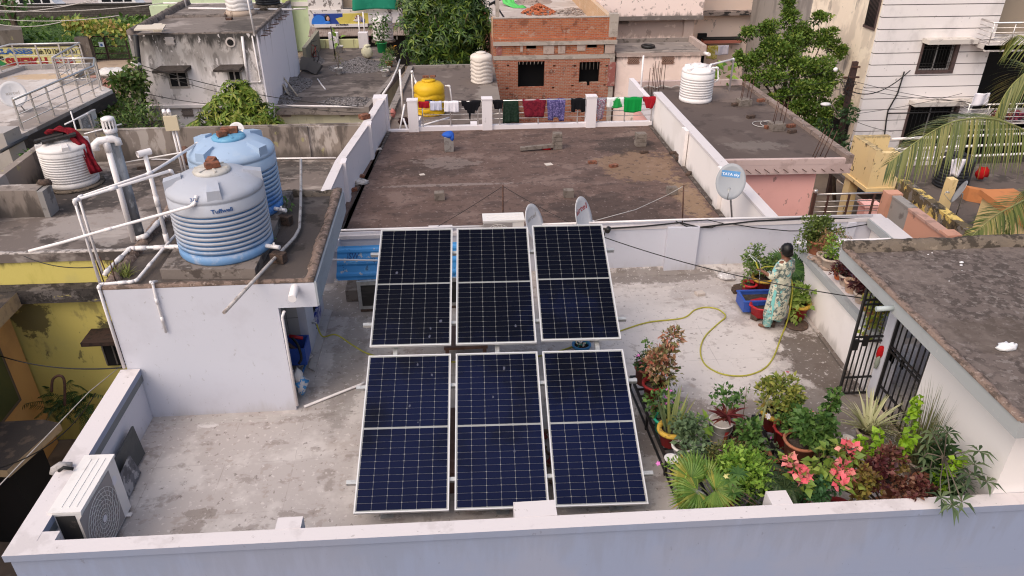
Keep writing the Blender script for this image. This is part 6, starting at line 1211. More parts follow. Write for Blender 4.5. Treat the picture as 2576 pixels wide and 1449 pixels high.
RED_PL=mat("red_plastic",(.42,.018,.026),[('n',(.3,.015,.02),(4,4,4),.5,.7,.5)],.45)
YEL_RIM=mat("worn_yellow_rim",(.48,.30,.045),[('n',(.22,.13,.04),(14,14,14),.5,.64,.8)],.8)
WHITE_POT=mat("white_pot",(.64,.60,.57),[('n',(.42,.37,.33),(7,7,7),.52,.72,.6)],.7)
GREEN_POT=mat("teal_green_pot",(.02,.26,.16),(),.5)
STEM=mat("brown_stem",(.16,.115,.075),[('n',(.1,.075,.05),(20,20,20),.5,.7,.6)],.9)
GSTEM=mat("green_stem",(.14,.17,.055),(),.8)
def G(*c): return [tuple(x) for x in c]
LF=lambda nm,*c,t=.3,r=.5:leaf_mat(nm,list(c),t,r)
L_MID=LF("mid_green_leaf",(.035,.085,.018),(.065,.14,.028),(.10,.19,.04),(.16,.26,.06))
L_LIME=LF("lime_leaf",(.09,.19,.022),(.16,.29,.035),(.24,.38,.05),(.30,.42,.07))
L_DARK=LF("dark_leaf",(.018,.045,.014),(.03,.07,.02),(.05,.105,.028))
L_OLIVE=LF("olive_leaf",(.07,.095,.025),(.12,.145,.04),(.18,.17,.05),(.24,.19,.06))
L_GREY=LF("grey_green_leaf",(.075,.12,.06),(.12,.18,.085),(.19,.26,.13))
L_PINKV=LF("pink_cream_leaf",(.10,.11,.035),(.20,.17,.06),(.42,.13,.085),(.52,.34,.22),(.13,.13,.045),(.40,.10,.07))
L_BURG=LF("burgundy_leaf",(.035,.008,.012),(.075,.015,.02),(.12,.03,.03),(.20,.08,.06))
L_COLY=LF("yellow_edged_coleus_leaf",(.22,.19,.03),(.14,.07,.025),(.30,.24,.05),(.10,.03,.02),(.19,.20,.04))
L_COLB=LF("brown_coleus_leaf",(.10,.022,.022),(.15,.05,.035),(.24,.12,.07),(.07,.018,.018),(.13,.035,.03))
L_RED=LF("dark_red_leaf",(.10,.015,.02),(.17,.03,.03),(.23,.075,.04))
L_DRY=LF("dry_reddish_leaf",(.30,.11,.055),(.38,.18,.09),(.20,.14,.05),(.28,.22,.08))
L_PURP=LF("purple_leaf",(.05,.02,.05),(.10,.045,.10),(.16,.09,.15))
F_PINK=LF("pink_petal",(.55,.10,.40),(.70,.22,.55),t=.2);F_CORAL=LF("coral_bract",(.75,.11,.15),(.80,.20,.22),(.85,.38,.30),t=.25);F_RED=LF("red_petal",(.5,.01,.03),t=.2)
def pot_profile(r0,r1,h,rim=.02): return [(r0*.92,0),(r0,.012),(r1,h-.035),(r1+rim,h-.032),(r1+rim,h),(r1-.012,h),(r1-.02,h-.045)]
GP="potted plants of the terrace garden"
def planter(label,pos,r1,h,pmat,rim=None,r0=None,group=GP,name="potted_plant",cat="potted plant",ridged=False,n=24):
 pos=V(pos);r0=r0 or r1*.72;t=thing(name,label,cat,pos,group);m=MB();m.lathe(pot_profile(r0,r1,h),pos,n)
 if ridged:m.v=[(pos.x+(x-pos.x)*k,pos.y+(y-pos.y)*k,z) for (x,y,z) in m.v for k in [1+.035*(1 if int((math.atan2(y-pos.y,x-pos.x)/(2*pi)+.5)*n+.5)%2 else -1)]]
 po=m.build("pot",pmat,t)
 if rim:m=MB();m.lathe([(r1-.014,h-.002),(r1+.026,h-.05),(r1+.036,h-.03),(r1+.03,h+.012),(r1-.02,h+.008),(r1-.03,h-.03)],pos,n,cap=False);m.build("rim",rim,po)
 m=MB();m.lathe([(r1-.018,h-.045),(0.0,h-.03)],pos,16);m.build("soil",SOIL,t)
 return t,pos+V((0,0,h-.04))
def add(t,name,mb,mt): return mb.build(name,mt,t)
def stems(t,base,tips,r=.007,mt=None):
 m=MB();base=V(base)
 for q in tips:q=V(q);m.tube([base+(q-base)*.02,base.lerp(q,.5)+V((0,0,.04)),q],r,5,r1=r*.4)
 return add(t,"stem",m,mt or STEM)
 # ------------------ rack of pots by the solar panels
def bench(label,a,b,w,hgt,n):
 a,b=V(a),V(b);d=(b-a).normalized();s=V((-d.y,d.x,0))*w/2;t=thing("plant_stand",label,"plant stand",(a+b)/2)
 m=MB()
 for sg in (-1,1):m.bar(a+s*sg+V((0,0,hgt)),b+s*sg+V((0,0,hgt)),.035,.035);m.bar(a+s*sg+V((0,0,.05)),b+s*sg+V((0,0,.05)),.025,.025)
 k=int((b-a).length/.16)
 for i in range(k+1):p=a.lerp(b,i/k)+V((0,0,hgt-.005));m.bar(p-s,p+s,.03,.02)
 m.build("frame",BLACK_IRON,t)
 for i in range(n):
  for sg in (-1,1):p=a.lerp(b,i/(n-1))+s*sg;m=MB();m.bar(p,p+V((0,0,hgt)),.035,.035,0,(1,0,0));m.build("leg",BLACK_IRON,t)
 return t
bench("long black iron plant stand next to the solar panels",(2.68,8.95,0),(2.78,6.2,0),.3,.26,4);bench("black iron plant stand in front of the gate",(4.22,7.95,0),(4.28,6.6,0),.3,.22,3)
rg=random.Random(100);RK=.275
def on_rack(y,x=2.76): return V((x,y,RK))
t,b=planter("brown pot of pink periwinkle at the far end of the long plant stand",on_rack(8.76,2.68),.14,.3,mat("brown_plastic_pot",(.20,.06,.04),(),.6),r0=.12)
c=b+V((0,0,.12));m=MB();bush(m,c,(.19,.19,.12),170,.065,.032,rg);add(t,"foliage",m,L_DARK);m=MB();bush(m,b+V((.02,.05,.38)),(.08,.08,.1),26,.06,.035,rg);add(t,"foliage",m,L_MID);stems(t,b,[b+V((.02,.05,.42)),b+V((-.1,0,.3))])
m=MB();blossoms(m,[c+V((rg.uniform(-.17,.17),rg.uniform(-.18,.05),rg.uniform(0,.13))) for _ in range(6)],.028,rg);add(t,"flower",m,F_PINK)
t,b=planter("tall shrub with pink, cream and olive leaves on the long plant stand",on_rack(8.40,2.72),.15,.26,RED_POT)
m=MB();bush(m,b+V((.08,.0,.36)),(.27,.27,.36),640,.085,.042,rg,.5,.3,.4,12);bush(m,b+V((.2,.05,.78)),(.13,.13,.15),130,.085,.036,rg,.4,.4);add(t,"foliage",m,L_PINKV);m=MB();bush(m,b+V((.12,0,.15)),(.27,.25,.24),170,.075,.045,rg,.3,.3,.3);add(t,"foliage",m,L_OLIVE);stems(t,b,[b+V((.2,.05,.8)),b+V((-.1,0,.5)),b+V((.25,-.1,.5)),b+V((.05,.1,.6))],.012)
t,b=planter("terracotta pot of spreading periwinkle below the pink shrub",on_rack(7.86,2.70),.13,.22,TERRA)
m=MB();bush(m,b+V((-.02,-.02,.15)),(.25,.24,.16),210,.075,.042,rg);add(t,"foliage",m,L_MID);m=MB();blossoms(m,[b+V((rg.uniform(-.25,.3),rg.uniform(-.2,.1),rg.uniform(.1,.32))) for _ in range(8)],.03,rg);add(t,"flower",m,F_PINK)
L_SNAKE=leaf_mat("snake_plant_leaf",[(.10,.14,.07),(.16,.20,.085),(.34,.33,.07),(.07,.11,.06)],.15,.4)
t,b=planter("snake plant with yellow-edged upright leaves in a red pot with a yellow rim",on_rack(7.40,2.70),.15,.27,RED_POT,YEL_RIM,ridged=True)
m=MB()
for k in range(20):a=rg.uniform(0,6.28);q=b+V((.08*cos(a),.08*sin(a),0));strap(m,q,V((.32*cos(a),.32*sin(a),1)),rg.uniform(.4,.72),.05,rg,.05,6,0,0,1.0)
add(t,"leaf_blades",m,L_SNAKE)
t,b=planter("teal green pot with a small leafy cutting behind the snake plant",on_rack(7.66,2.66),.11,.24,GREEN_POT);m=MB();bush(m,b+V((.0,.06,.1)),(.14,.12,.12),60,.07,.05,rg);add(t,"foliage",m,L_DARK)
t,b=planter("broad pale green leaves on a thin stem beside the snake plant",V((2.98,7.42,.0)),.1,.2,PALE_POT);m=MB();bush(m,b+V((.08,0,.42)),(.2,.16,.16),34,.13,.10,rg,.0,.5,.2);add(t,"foliage",m,L_LIME);stems(t,b,[b+V((.1,0,.5)),b+V((.2,.05,.42)),b+V((-.05,0,.45))])
t,b=planter("dusty light green shrub in a white pot halfway along the long plant stand",on_rack(7.15,2.80),.13,.2,WHITE_POT);m=MB();bush(m,b+V((.08,0,.24)),(.26,.23,.25),330,.085,.05,rg,.4,.2,.4,9);add(t,"foliage",m,L_GREY)
t,b=planter("yellowish bushy plant in a yellow-rimmed pot near the front parapet",on_rack(6.80,2.80),.13,.22,RED_POT,YEL_RIM);m=MB();bush(m,b+V((.06,0,.16)),(.27,.22,.17),230,.075,.045,rg,.3,.2,.4,7);add(t,"foliage",m,L_GREY);m=MB();blossoms(m,[b+V((.05,-.15,.2)),b+V((.3,-.1,.3))],.03,rg);add(t,"flower",m,F_PINK)
t,b=planter("feathery yellow-green fern shrub behind the fan palm",V((3.35,6.65,.0)),.15,.25,TERRA);m=MB();bush(m,b+V((.0,.08,.42)),(.48,.24,.2),900,.05,.018,rg,.4,.2,.3,14);bush(m,b+V((0,.1,.3)),(.4,.22,.25),200,.06,.03,rg);add(t,"foliage",m,L_OLIVE);m=MB();bush(m,b+V((.1,.0,.4)),(.35,.2,.16),120,.07,.04,rg);add(t,"foliage",m,L_MID)
L_FAN=leaf_mat("fan_palm_leaf",[(.10,.19,.03),(.15,.26,.045),(.24,.32,.06),(.13,.22,.04),(.40,.34,.06)],.35,.45)
t,b=planter("fan palm with wide pleated yellow-green leaves by the front parapet",V((3.02,6.13,.0)),.16,.32,RED_POT);m=MB();ms=MB()
for (u,v,y,dr,R_,nr) in ((1739,1205,6.25,(-.35,.25,.4),.33,(0,-.6,.8)),(1778,1205,6.3,(.3,.5,.6),.30,(.1,-.7,.6)),(1756,1237,6.1,(-.45,-.25,.1),.33,(-.1,-.5,.9)),(1800,1232,6.05,(.55,-.25,.1),.33,(.1,-.5,.9)),(1775,1270,5.98,(.05,-.9,-.2),.27,(0,-.5,.9)),(1745,1185,6.35,(.1,.7,.7),.27,(0,-.8,.6)),(1730,1255,6.15,(-.6,-.4,.0),.25,(0,-.4,.9))):
 h=aty(u,v,y);fan(m,h,dr,nr,R_,rg,0,26,2.2);ms.tube([b,b.lerp(h,.5)+V((0,0,.06)),h],.007,5)
add(t,"fan_leaf",m,L_FAN);add(t,"stem",ms,GSTEM)
t,b=planter("dense lime green shrub pressed against the inside of the front parapet",V((3.95,6.25,.0)),.17,.3,TERRA);m=MB();c=aty(1882,1192,6.35);bush(m,c,(.42,.36,.36),1500,.075,.04,rg,.5,.15,.35,22,0,.42);add(t,"foliage",m,L_LIME);m=MB();bush(m,c-V((0,-.05,.22)),(.38,.32,.3),380,.08,.045,rg);add(t,"foliage",m,L_MID);stems(t,b,[c+V((.2,0,.1)),c+V((-.2,0,.1))],.01)
t,b=planter("small crown-of-thorns with starry green leaves and yellow flowers before the lime shrub",V((3.6,6.02,.0)),.12,.28,TERRA);m=MB()
for (u,v,y) in ((1836,1212,5.98),(1846,1240,5.95),(1856,1193,6.05)):
 h=aty(u,v,y)
 for k in range(10):a=2*pi*k/10;leaf(m,h,V((cos(a),sin(a),.35)),V((0,0,1)),.14,.04,.2)
add(t,"foliage",m,L_MID);m=MB();blossoms(m,[aty(1826,1198,6.0),aty(1830,1203,6.0),aty(1843,1236,5.95),aty(1832,1194,6.05)],.03,rg);add(t,"flower",m,LF("pale_yellow_petal",(.55,.5,.16),(.65,.6,.25)));stems(t,b,[aty(1836,1214,5.98),aty(1846,1242,5.95)],.012)
pb_=at(1683,1255,.15);t,b=planter("grey box planter with a wispy periwinkle at the near end of the long plant stand",V((2.66,6.22,RK)),.15,.2,WHITE_POT);m=MB();bush(m,b+V((-.12,.0,.28)),(.14,.1,.12),50,.05,.025,rg);bush(m,b+V((-.18,.25,.36)),(.16,.1,.08),70,.05,.026,rg);add(t,"foliage",m,L_LIME);m=MB();blossoms(m,[aty(1656,1166,6.6)],.035,rg);add(t,"flower",m,F_PINK);stems(t,b,[b+V((-.18,.2,.36)),b+V((-.15,0,.3))],.006)
m=MB();q=aty(1690,1155,6.75);m.lathe([(.085,0),(.095,.015),(.08,.012),(0,.004)],q,20);props(m.build("white_saucer",WHITE_POT),"white round saucer tucked against the long plant stand","saucer")
# ------------------ middle of the terrace garden
m=MB();a=at(1822,1130,.2);m.obox((3.45,7.25,.20),(.2,.02,0),(.0,.34,0),(0,0,.02));props(m.build("black_board",BLACK_IRON,None,(3.45,7.25,.18)),"black slatted board raised on bricks in the garden","board")
for k,(x,y) in enumerate(((3.33,7.5),(3.36,7.0),(3.6,7.45))):brick("brick under the black slatted board",(x,y,.002),BRICK_D,.2*k,0,k,.2,.1,.17,"bricks under the black board")
def bucket(label,pos,r,h,mt,group=None,band=None):
 t=thing("bucket",label,"bucket",pos,group);m=MB();m.lathe([(r*.84,0),(r*.86,.01),(r,h-.02),(r+.01,h-.015),(r+.01,h),(r-.008,h),(r*.88,h*.4),(0,h*.38)],pos,24);m.build("pail",mt,t)
 if band:
  m=MB();a0,a1,z0,z1,bm=band;n=10
  vs=[(pos[0]+(r*(.86+.14*z/h)+.004)*cos(a0+(a1-a0)*i/n),pos[1]+(r*(.86+.14*z/h)+.004)*sin(a0+(a1-a0)*i/n),pos[2]+z) for z in (z0,z1) for i in range(n+1)]
  m.add(vs,[(i,i+1,n+2+i,n+1+i) for i in range(n)]);m.build("label_patch",bm,t)
 m=MB();m.tube([(pos[0]+r*cos(a)*1.03,pos[1]+r*sin(a)*1.03-.0,pos[2]+h-.04-.1*abs(sin(a-pi))) for a in [pi+pi*i/12 for i in range(13)]],.004,4);m.build("handle",GALV,t)
 return t
bp=V((3.41,7.49,.222));bucket("white paint bucket with red print, holding a dark red dracaena",bp,.155,.33,WHITE_POT,None,(-1.5,-1.1,.05,.25,mat("red_bucket_print",(.4,.04,.04),(),.5)))
t=thing("potted_plant","dark red dracaena with strap leaves leaning out of the white paint bucket","plant",bp+V((.08,0,.3)),GP);m=MB();q=bp+V((.07,0,.3))
for k in range(34):a=rg.uniform(0,6.28);strap(m,q+V((0,0,.12*rg.random())),V((cos(a),sin(a),rg.uniform(.2,1.2))),rg.uniform(.2,.34),.05,rg,.9,5)
add(t,"leaf_blades",m,L_RED);m=MB();bush(m,q+V((-.02,.12,.34)),(.2,.16,.16),110,.085,.05,rg,.3,.3,.3);add(t,"foliage",m,L_MID);stems(t,q,[q+V((-.02,.12,.4))])
t,b=planter("bronze bromeliad rosette in a dark red pot beside the paint bucket",V((3.72,7.5,.0)),.15,.3,mat("dark_red_pot",(.12,.03,.03),(),.6));m=MB()
for k in range(36):a=rg.uniform(0,6.28);strap(m,b,V((cos(a),sin(a),rg.uniform(.5,1.6))),rg.uniform(.2,.32),.04,rg,.6,5)
add(t,"leaf_blades",m,LF("bronze_leaf",(.16,.06,.035),(.22,.12,.06),(.12,.09,.04)));m=MB();q=b+V((-.13,.15,0))
for k in range(8):bush(m,q+V((.02*k,0,.1+.08*k)),(.06,.06,.05),12,.05,.03,rg)
add(t,"foliage",m,L_MID);stems(t,b,[q+V((.16,0,.72))])
t,b=planter("leafy green plant with ribbed euphorbia stems in a terracotta pot",V((3.80,7.1,.0)),.17,.3,TERRA);m=MB();bush(m,b+V((-.1,.0,.3)),(.25,.2,.26),210,.10,.06,rg,.4,.3,.3,7);add(t,"foliage",m,L_MID);m=MB()
for (u,v) in ((1893,1060),(1880,1090),(1905,1040),(1930,1010)):h=aty(u,v,7.35);m.tube([b+V((.08,0,0)),b.lerp(h,.5)+V((-.03,0,.02)),h],.018,6)
h=aty(1930,1018,7.35);m.tube([aty(1905,1040,7.35),h,aty(1945,1040,7.3)],.012,5);add(t,"stem",m,LF("pale_stem_green",(.25,.24,.12),(.2,.22,.08)));m=MB();bush(m,aty(1925,1020,7.35),(.07,.07,.05),14,.1,.03,rg);add(t,"foliage",m,L_OLIVE)
m=MB();q=at(1905,1165,0);m.tube([q,up_to(1900,1114,q)],.022,6);props(m.build("iron_stake",BLACK_IRON),"short black iron stake standing among the garden plants","stake")
t,b=planter("thin periwinkle weeds with small pink flowers in the middle of the garden",V((4.1,7.0,.0)),.1,.18,TERRA);m=MB()
for k in range(9):q=b+V((rg.uniform(-.2,.45),rg.uniform(-.2,.4),rg.uniform(.05,.45)));bush(m,q,(.06,.06,.08),16,.055,.028,rg)
add(t,"foliage",m,L_GREY);m=MB();blossoms(m,[b+V((rg.uniform(-.2,.4),rg.uniform(-.1,.4),rg.uniform(.25,.5))) for _ in range(4)],.026,rg);add(t,"flower",m,F_PINK)
t,b=planter("yellow-rimmed red pot with a tall rose bush, on the stand before the gate",V((4.22,7.65,.235)),.17,.3,RED_POT,YEL_RIM,ridged=True);m=MB();bush(m,b+V((.03,0,.27)),(.30,.26,.36),900,.075,.046,rg,.4,.2,.35,11);add(t,"foliage",m,LF("yellow_green_leaf",(.10,.15,.025),(.17,.22,.04),(.28,.30,.06),(.36,.34,.08),(.06,.11,.02)));stems(t,b,[b+V((0,0,.7)),b+V((.2,0,.5)),b+V((-.15,0,.5))],.01);m=MB();blossoms(m,[b+V((.26,-.2,.15)),b+V((-.2,-.2,.12)),b+V((.1,.1,.6))],.05,rg,0,7);add(t,"flower",m,F_RED)
t,b=planter("red ridged pot of dark green rose bush, second on the stand before the gate",V((4.24,7.30,.235)),.16,.3,RED_POT,None,ridged=True);m=MB();bush(m,b+V((.04,-.03,.15)),(.27,.24,.27),600,.068,.042,rg,.4,.2,.35,9);add(t,"foliage",m,L_MID);m=MB();blossoms(m,[b+V((.2,-.15,.4)),b+V((.3,-.15,.35))],.04,rg,0,6);add(t,"flower",m,F_CORAL)
t,b=planter("large terracotta pot of broad-leaved greenery on the stand before the gate",V((4.26,6.95,.235)),.20,.40,TERRA,None,.15);m=MB();bush(m,b+V((.12,0,.2)),(.32,.25,.22),420,.10,.07,rg,.3,.3,.35,8);add(t,"foliage",m,L_MID)
t,b=planter("cream pot with a dark-leaved hibiscus and one long leafy shoot",V((4.48,6.78,.0)),.20,.38,mat("cream_pot",(.55,.40,.24),(),.8));m=MB();c=aty(2048,1125,7.0);bush(m,c,(.34,.28,.30),520,.085,.06,rg,.3,.3,.35,10);sh0=aty(2060,1085,7.1);sh1=aty(2103,990,7.3)
for k in range(10):bush(m,sh0.lerp(sh1,.2+.8*k/9),(.09,.09,.07),22,.075,.06,rg)
add(t,"foliage",m,LF("hibiscus_leaf",(.03,.075,.015),(.05,.115,.022),(.09,.17,.03),(.14,.23,.05)));stems(t,b,[sh0,c],.012);m=MB();m.tube([sh0-V((.05,0,.2)),sh0,sh1],.01,5);add(t,"stem",m,STEM);m=MB();blossoms(m,[aty(1994,1146,6.8),aty(1995,1150,6.8)],.05,rg,0,6);add(t,"flower",m,F_CORAL)
t,b=planter("dark fine-leaved date palm spilling over the front parapet's short pier",V((4.45,6.12,.0)),.16,.28,RED_POT);m=MB();q=aty(1975,1232,6.05)
for (u,v,y) in ((1925,1185,6.3),(1950,1165,6.4),(1985,1180,6.3),(2012,1200,6.2),(2020,1235,6.0),(2005,1262,5.85),(1975,1262,5.85),(1935,1240,6.0),(1915,1215,6.15),(1960,1200,6.2),(1995,1220,6.1)):
 h=aty(u,v,y);frond(m,[q,q.lerp(h,.5)+V((0,0,.09)),h],.15,.011,rg,24,None,0,.4,(1,1),.6,0,.006)
add(t,"frond",m,LF("dark_palm_leaf",(.03,.06,.025),(.055,.095,.035),(.09,.13,.05)));stems(t,b,[q],.02)
t,b=planter("mussaenda with coral pink bracts by the front parapet",V((5.0,6.05,.0)),.17,.3,TERRA);m=MB();fl_=MB();tips=[]
for (u,v,y,k) in ((1990,1163,6.1,14),(2004,1180,6.05,14),(2013,1196,6.0,12),(2018,1202,6.0,10),(2129,1128,6.2,15),(2143,1131,6.2,12),(2106,1183,6.0,12),(2120,1178,6.0,8),(2139,1206,5.9,16),(2104,1206,5.9,8),(2113,1216,5.85,7)):
 h=aty(u,v,y);tips.append(h)
 for j in range(k):d=rdir(rg,.3);leaf(fl_,h+d*.045,d,rdir(rg,.4),.09,.075,.1)
 bush(m,h-V((0,0,.06)),(.12,.11,.06),9,.12,.08,rg,.1,.3)
for (u,v) in ((2060,1165),(2050,1190),(2085,1140),(2080,1175),(2040,1205)):bush(m,aty(u,v,6.05),(.10,.10,.08),14,.12,.08,rg,.2,.3)
add(t,"foliage",m,LF("mussaenda_leaf",(.12,.20,.03),(.20,.28,.045),(.30,.35,.07)));add(t,"bract",fl_,F_CORAL);stems(t,b,tips[::2],.012)
t,b=planter("blue-green leafy shrub low against the front parapet",V((5.0,5.98,.0)),.15,.35,PALE_POT);m=MB();bush(m,aty(2078,1222,5.98),(.30,.17,.22),520,.07,.045,rg,.4,.2,.3,9);bush(m,aty(2020,1225,6.1),(.2,.17,.2),200,.07,.045,rg);add(t,"foliage",m,LF("blue_green_leaf",(.035,.10,.035),(.06,.15,.055),(.09,.20,.07)))
t,b=planter("variegated spider plant with long white-edged straps",V((5.46,7.42,.0)),.13,.3,PALE_POT);m=MB()
for k in range(64):a=rg.uniform(0,6.28);strap(m,b,V((cos(a),sin(a),rg.uniform(.6,1.8))),rg.uniform(.4,.68),.042,rg,.85,7,0,0,.95)
add(t,"leaf_blades",m,LF("cream_striped_leaf",(.46,.46,.24),(.58,.56,.34),(.30,.33,.13),(.52,.50,.28)))
bucket("small white bucket with a green label beside the spider plant",V((5.22,7.42,.0)),.085,.17,WHITE_POT,None,(-1.9,-1.3,.03,.10,mat("green_label",(.01,.17,.08),(),.5)))
t,b=planter("olive asparagus fern spreading below the spider plant",V((5.62,7.05,.0)),.15,.25,PALE_POT);m=MB();bush(m,b+V((.05,.1,.14)),(.52,.50,.22),2300,.05,.008,rg,.5,.2,.2,22);add(t,"foliage",m,LF("asparagus_leaf",(.07,.085,.025),(.11,.12,.035),(.15,.14,.05),(.2,.15,.06)))
t,b=planter("coleus with dark hearts and yellow-green edges by the front parapet",V((5.3,5.92,.0)),.15,.3,TERRA);m=MB()
for (u,v,y,r,n) in ((2145,1150,6.2,(.17,.14,.14),190),(2165,1205,5.95,(.2,.14,.17),330),(2195,1215,5.9,(.16,.13,.13),180),(2155,1240,5.85,(.15,.10,.10),150),(2262,1185,6.05,(.1,.1,.07),60)):bush(m,aty(u,v,y),r,n,.06,.045,rg,.3,.15,.4,6)
add(t,"foliage",m,L_COLY)
t,b=planter("deep purple-red coleus among the yellow-edged one",V((5.45,6.05,.0)),.15,.3,TERRA);m=MB()
for (u,v,y,r,n) in ((2190,1185,6.05,(.17,.14,.17),260),(2215,1205,5.98,(.2,.16,.2),330),(2125,1200,6.1,(.12,.12,.14),110)):bush(m,aty(u,v,y),r,n,.065,.045,rg,.3,.15,.4,6)
add(t,"foliage",m,L_BURG)
t,b=planter("brown-red coleus tumbling over the top of the front parapet",V((5.72,5.95,.0)),.16,.3,TERRA);m=MB()
for (u,v,y,r,n) in ((2245,1150,6.15,(.20,.15,.14),260),(2290,1225,5.9,(.24,.15,.18),470),(2310,1230,5.8,(.16,.1,.14),200),(2304,1255,5.66,(.12,.07,.09),130)):bush(m,aty(u,v,y),r,n,.06,.042,rg,.2,.2,.4,8)
add(t,"foliage",m,L_COLB)
t,b=planter("clump of tall lemongrass against the cream wall",V((5.85,6.85,.0)),.16,.28,PALE_POT);m=MB()
for k in range(230):a=rg.uniform(0,6.28);strap(m,b+V((.1*cos(a),.1*sin(a),0)),V((.42*cos(a)*rg.random(),.42*sin(a)*rg.random(),1)),rg.uniform(.6,1.15),.012,rg,rg.uniform(.3,.95),6)
add(t,"leaf_blades",m,LF("grass_blade",(.13,.15,.06),(.19,.20,.085),(.26,.24,.11),(.10,.13,.05)))
def column(label,pts,r,n,L,W,mt,pos,seed):
 t,b=planter(label,pos,.13,.26,TERRA);m=MB();r_=random.Random(seed)
 for seg in pts:
  P_=[aty(*q) for q in seg]
  for k in range(n):s=r_.random()*(len(P_)-1);i=min(int(s),len(P_)-2);q=P_[i].lerp(P_[i+1],s-i);leaf(m,q+rdir(r_)*r*.7,rdir(r_,-.1),rdir(r_,.8),L*r_.uniform(.7,1.2),W*r_.uniform(.7,1.2),.35)
 add(t,"foliage",m,mt);stems(t,b,[aty(*seg[0]) for seg in pts]+[aty(*seg[-1]) for seg in pts],.007); return t
L_BRIGHT=LF("bright_yellow_green_leaf",(.16,.30,.012),(.22,.38,.018),(.30,.46,.03),(.12,.24,.012))
column("tall shoots of bright yellow-green leaves before the lemongrass",[[(2290,1090,6.5),(2300,1045,6.55),(2312,1000,6.6)],[(2265,1150,6.2),(2290,1100,6.3)]],.06,75,.085,.075,L_BRIGHT,V((5.75,6.5,0)),1)
column("short shoots of bright yellow-green leaves beside the asparagus fern",[[(2180,1150,6.5),(2165,1105,6.6)],[(2200,1130,6.5),(2212,1085,6.6)],[(2185,1160,6.4),(2215,1130,6.4)]],.055,48,.08,.07,L_BRIGHT,V((5.35,6.5,0)),2)
column("slanting shoot of bright yellow-green leaves in front of the cream wall",[[(2372,1200,5.95),(2400,1172,5.95),(2427,1148,5.95)],[(2352,1205,6.0),(2375,1225,5.95)]],.05,70,.075,.07,L_BRIGHT,V((5.95,6.1,0)),3)
t,b=planter("frangipani with whorls of long dark leaves, some hanging over the front parapet",V((5.72,6.35,.0)),.18,.3,TERRA);m=MB();tips=[]
fork=aty(2375,1150,6.1)
for (u,v,y) in ((2323,1150,6.2),(2345,1090,6.3),(2384,1088,6.15),(2330,1115,6.35),(2462,1135,5.8),(2452,1168,5.8),(2425,1222,5.7),(2482,1212,5.65),(2366,1252,5.5),(2394,1270,5.38),(2420,1262,5.42),(2400,1205,5.9),(2340,1180,6.1),(2440,1195,5.75)):
 h=aty(u,v,y);tips.append(h)
 for k in range(9):a=2*pi*k/9+rg.uniform(-.3,.3);leaf(m,h,V((cos(a),sin(a),rg.uniform(-.25,.45))),V((0,0,1)),rg.uniform(.13,.22),.038,.35)
add(t,"foliage",m,LF("frangipani_leaf",(.045,.075,.035),(.075,.115,.05),(.12,.165,.075),(.17,.21,.10)));m=MB()
for h in tips:m.tube([fork,fork.lerp(h,.55)+V((rg.uniform(-.06,.06),.04,rg.uniform(-.06,.06))),h],.007,5)
m.tube([b,b.lerp(fork,.6)+V((.05,0,0)),fork],.022,6);add(t,"branch",m,mat("grey_branch",(.13,.105,.08),(),.9))
t,b=planter("shaggy dark undergrowth plant at the foot of the frangipani",V((5.85,6.15,.0)),.15,.25,TERRA);m=MB();bush(m,aty(2340,1160,6.3),(.28,.25,.3),300,.1,.06,rg,.2,.3,.3,8);bush(m,aty(2370,1225,6.0),(.22,.15,.2),180,.09,.05,rg);add(t,"foliage",m,L_DARK);m=MB()
for k in range(60):a=rg.uniform(0,6.28);strap(m,aty(2390,1215,5.95),V((cos(a),sin(a),rg.uniform(.2,1.4))),rg.uniform(.2,.38),.012,rg,.8,5)
add(t,"leaf_blades",m,L_DARK)
# ------------------ pots round the person and on the ledge
GP2="potted plants at the corner where the person stands"
def gp(u,v,z=0.0): return at(u,v,z)
t,b=planter("red bucket with a lacy young plant beside the blue crate",gp(1880,747,.02),.125,.30,RED_PL,None,.105,GP2);m=MB();bush(m,b+V((-.05,.0,.24)),(.17,.15,.22),170,.06,.035,rg,.4,.2,.4,6);add(t,"foliage",m,LF("fresh_green_leaf",(.09,.15,.03),(.14,.21,.045),(.20,.28,.06)));stems(t,b,[b+V((-.05,0,.4))])
t,b=planter("ridged red pot with a yellow rim and a spreading curry bush",gp(1911,741,.02),.18,.38,RED_POT,YEL_RIM,.13,GP2,ridged=True);m=MB();c=b+V((-.03,.05,.36));bush(m,c,(.36,.3,.27),720,.07,.036,rg,.3,.25,.3,14);add(t,"foliage",m,LF("curry_leaf",(.05,.10,.022),(.08,.15,.03),(.14,.22,.05),(.24,.28,.07)));stems(t,b,[c,c+V((.25,0,.1)),c+V((-.25,0,.1))],.01)
t,b=planter("brown pot half hidden behind the person's arm",gp(1948,712,.02),.15,.22,TERRA,None,None,GP2);m=MB();bush(m,b+V((0,.02,.15)),(.12,.12,.12),50,.05,.03,rg);add(t,"foliage",m,L_OLIVE)
t,b=planter("dark green fan palm behind the person",gp(1985,735,.02),.18,.3,RED_POT,None,None,GP2);m=MB();ms=MB()
for (u,v,y,d,R_) in ((1965,655,11.9,(-.6,.2,.4),.34),(1958,668,11.6,(-.7,-.2,.1),.36),(2005,658,11.6,(.3,.4,.5),.33),(2010,680,11.3,(.5,-.1,-.1),.34),(1990,690,11.4,(.4,-.3,-.4),.3),(2003,672,11.3,(.7,.0,.1),.33)):
 h=aty(u,v,y);fan(m,h-V(d)*.1,d,(.1,-.7,.7),R_,rg,0,20,1.6);ms.tube([b,b.lerp(h,.5)+V((0,0,.06)),h],.008,5)
add(t,"fan_leaf",m,LF("deep_fan_leaf",(.025,.075,.018),(.045,.11,.025),(.09,.18,.035)));add(t,"stem",ms,GSTEM)
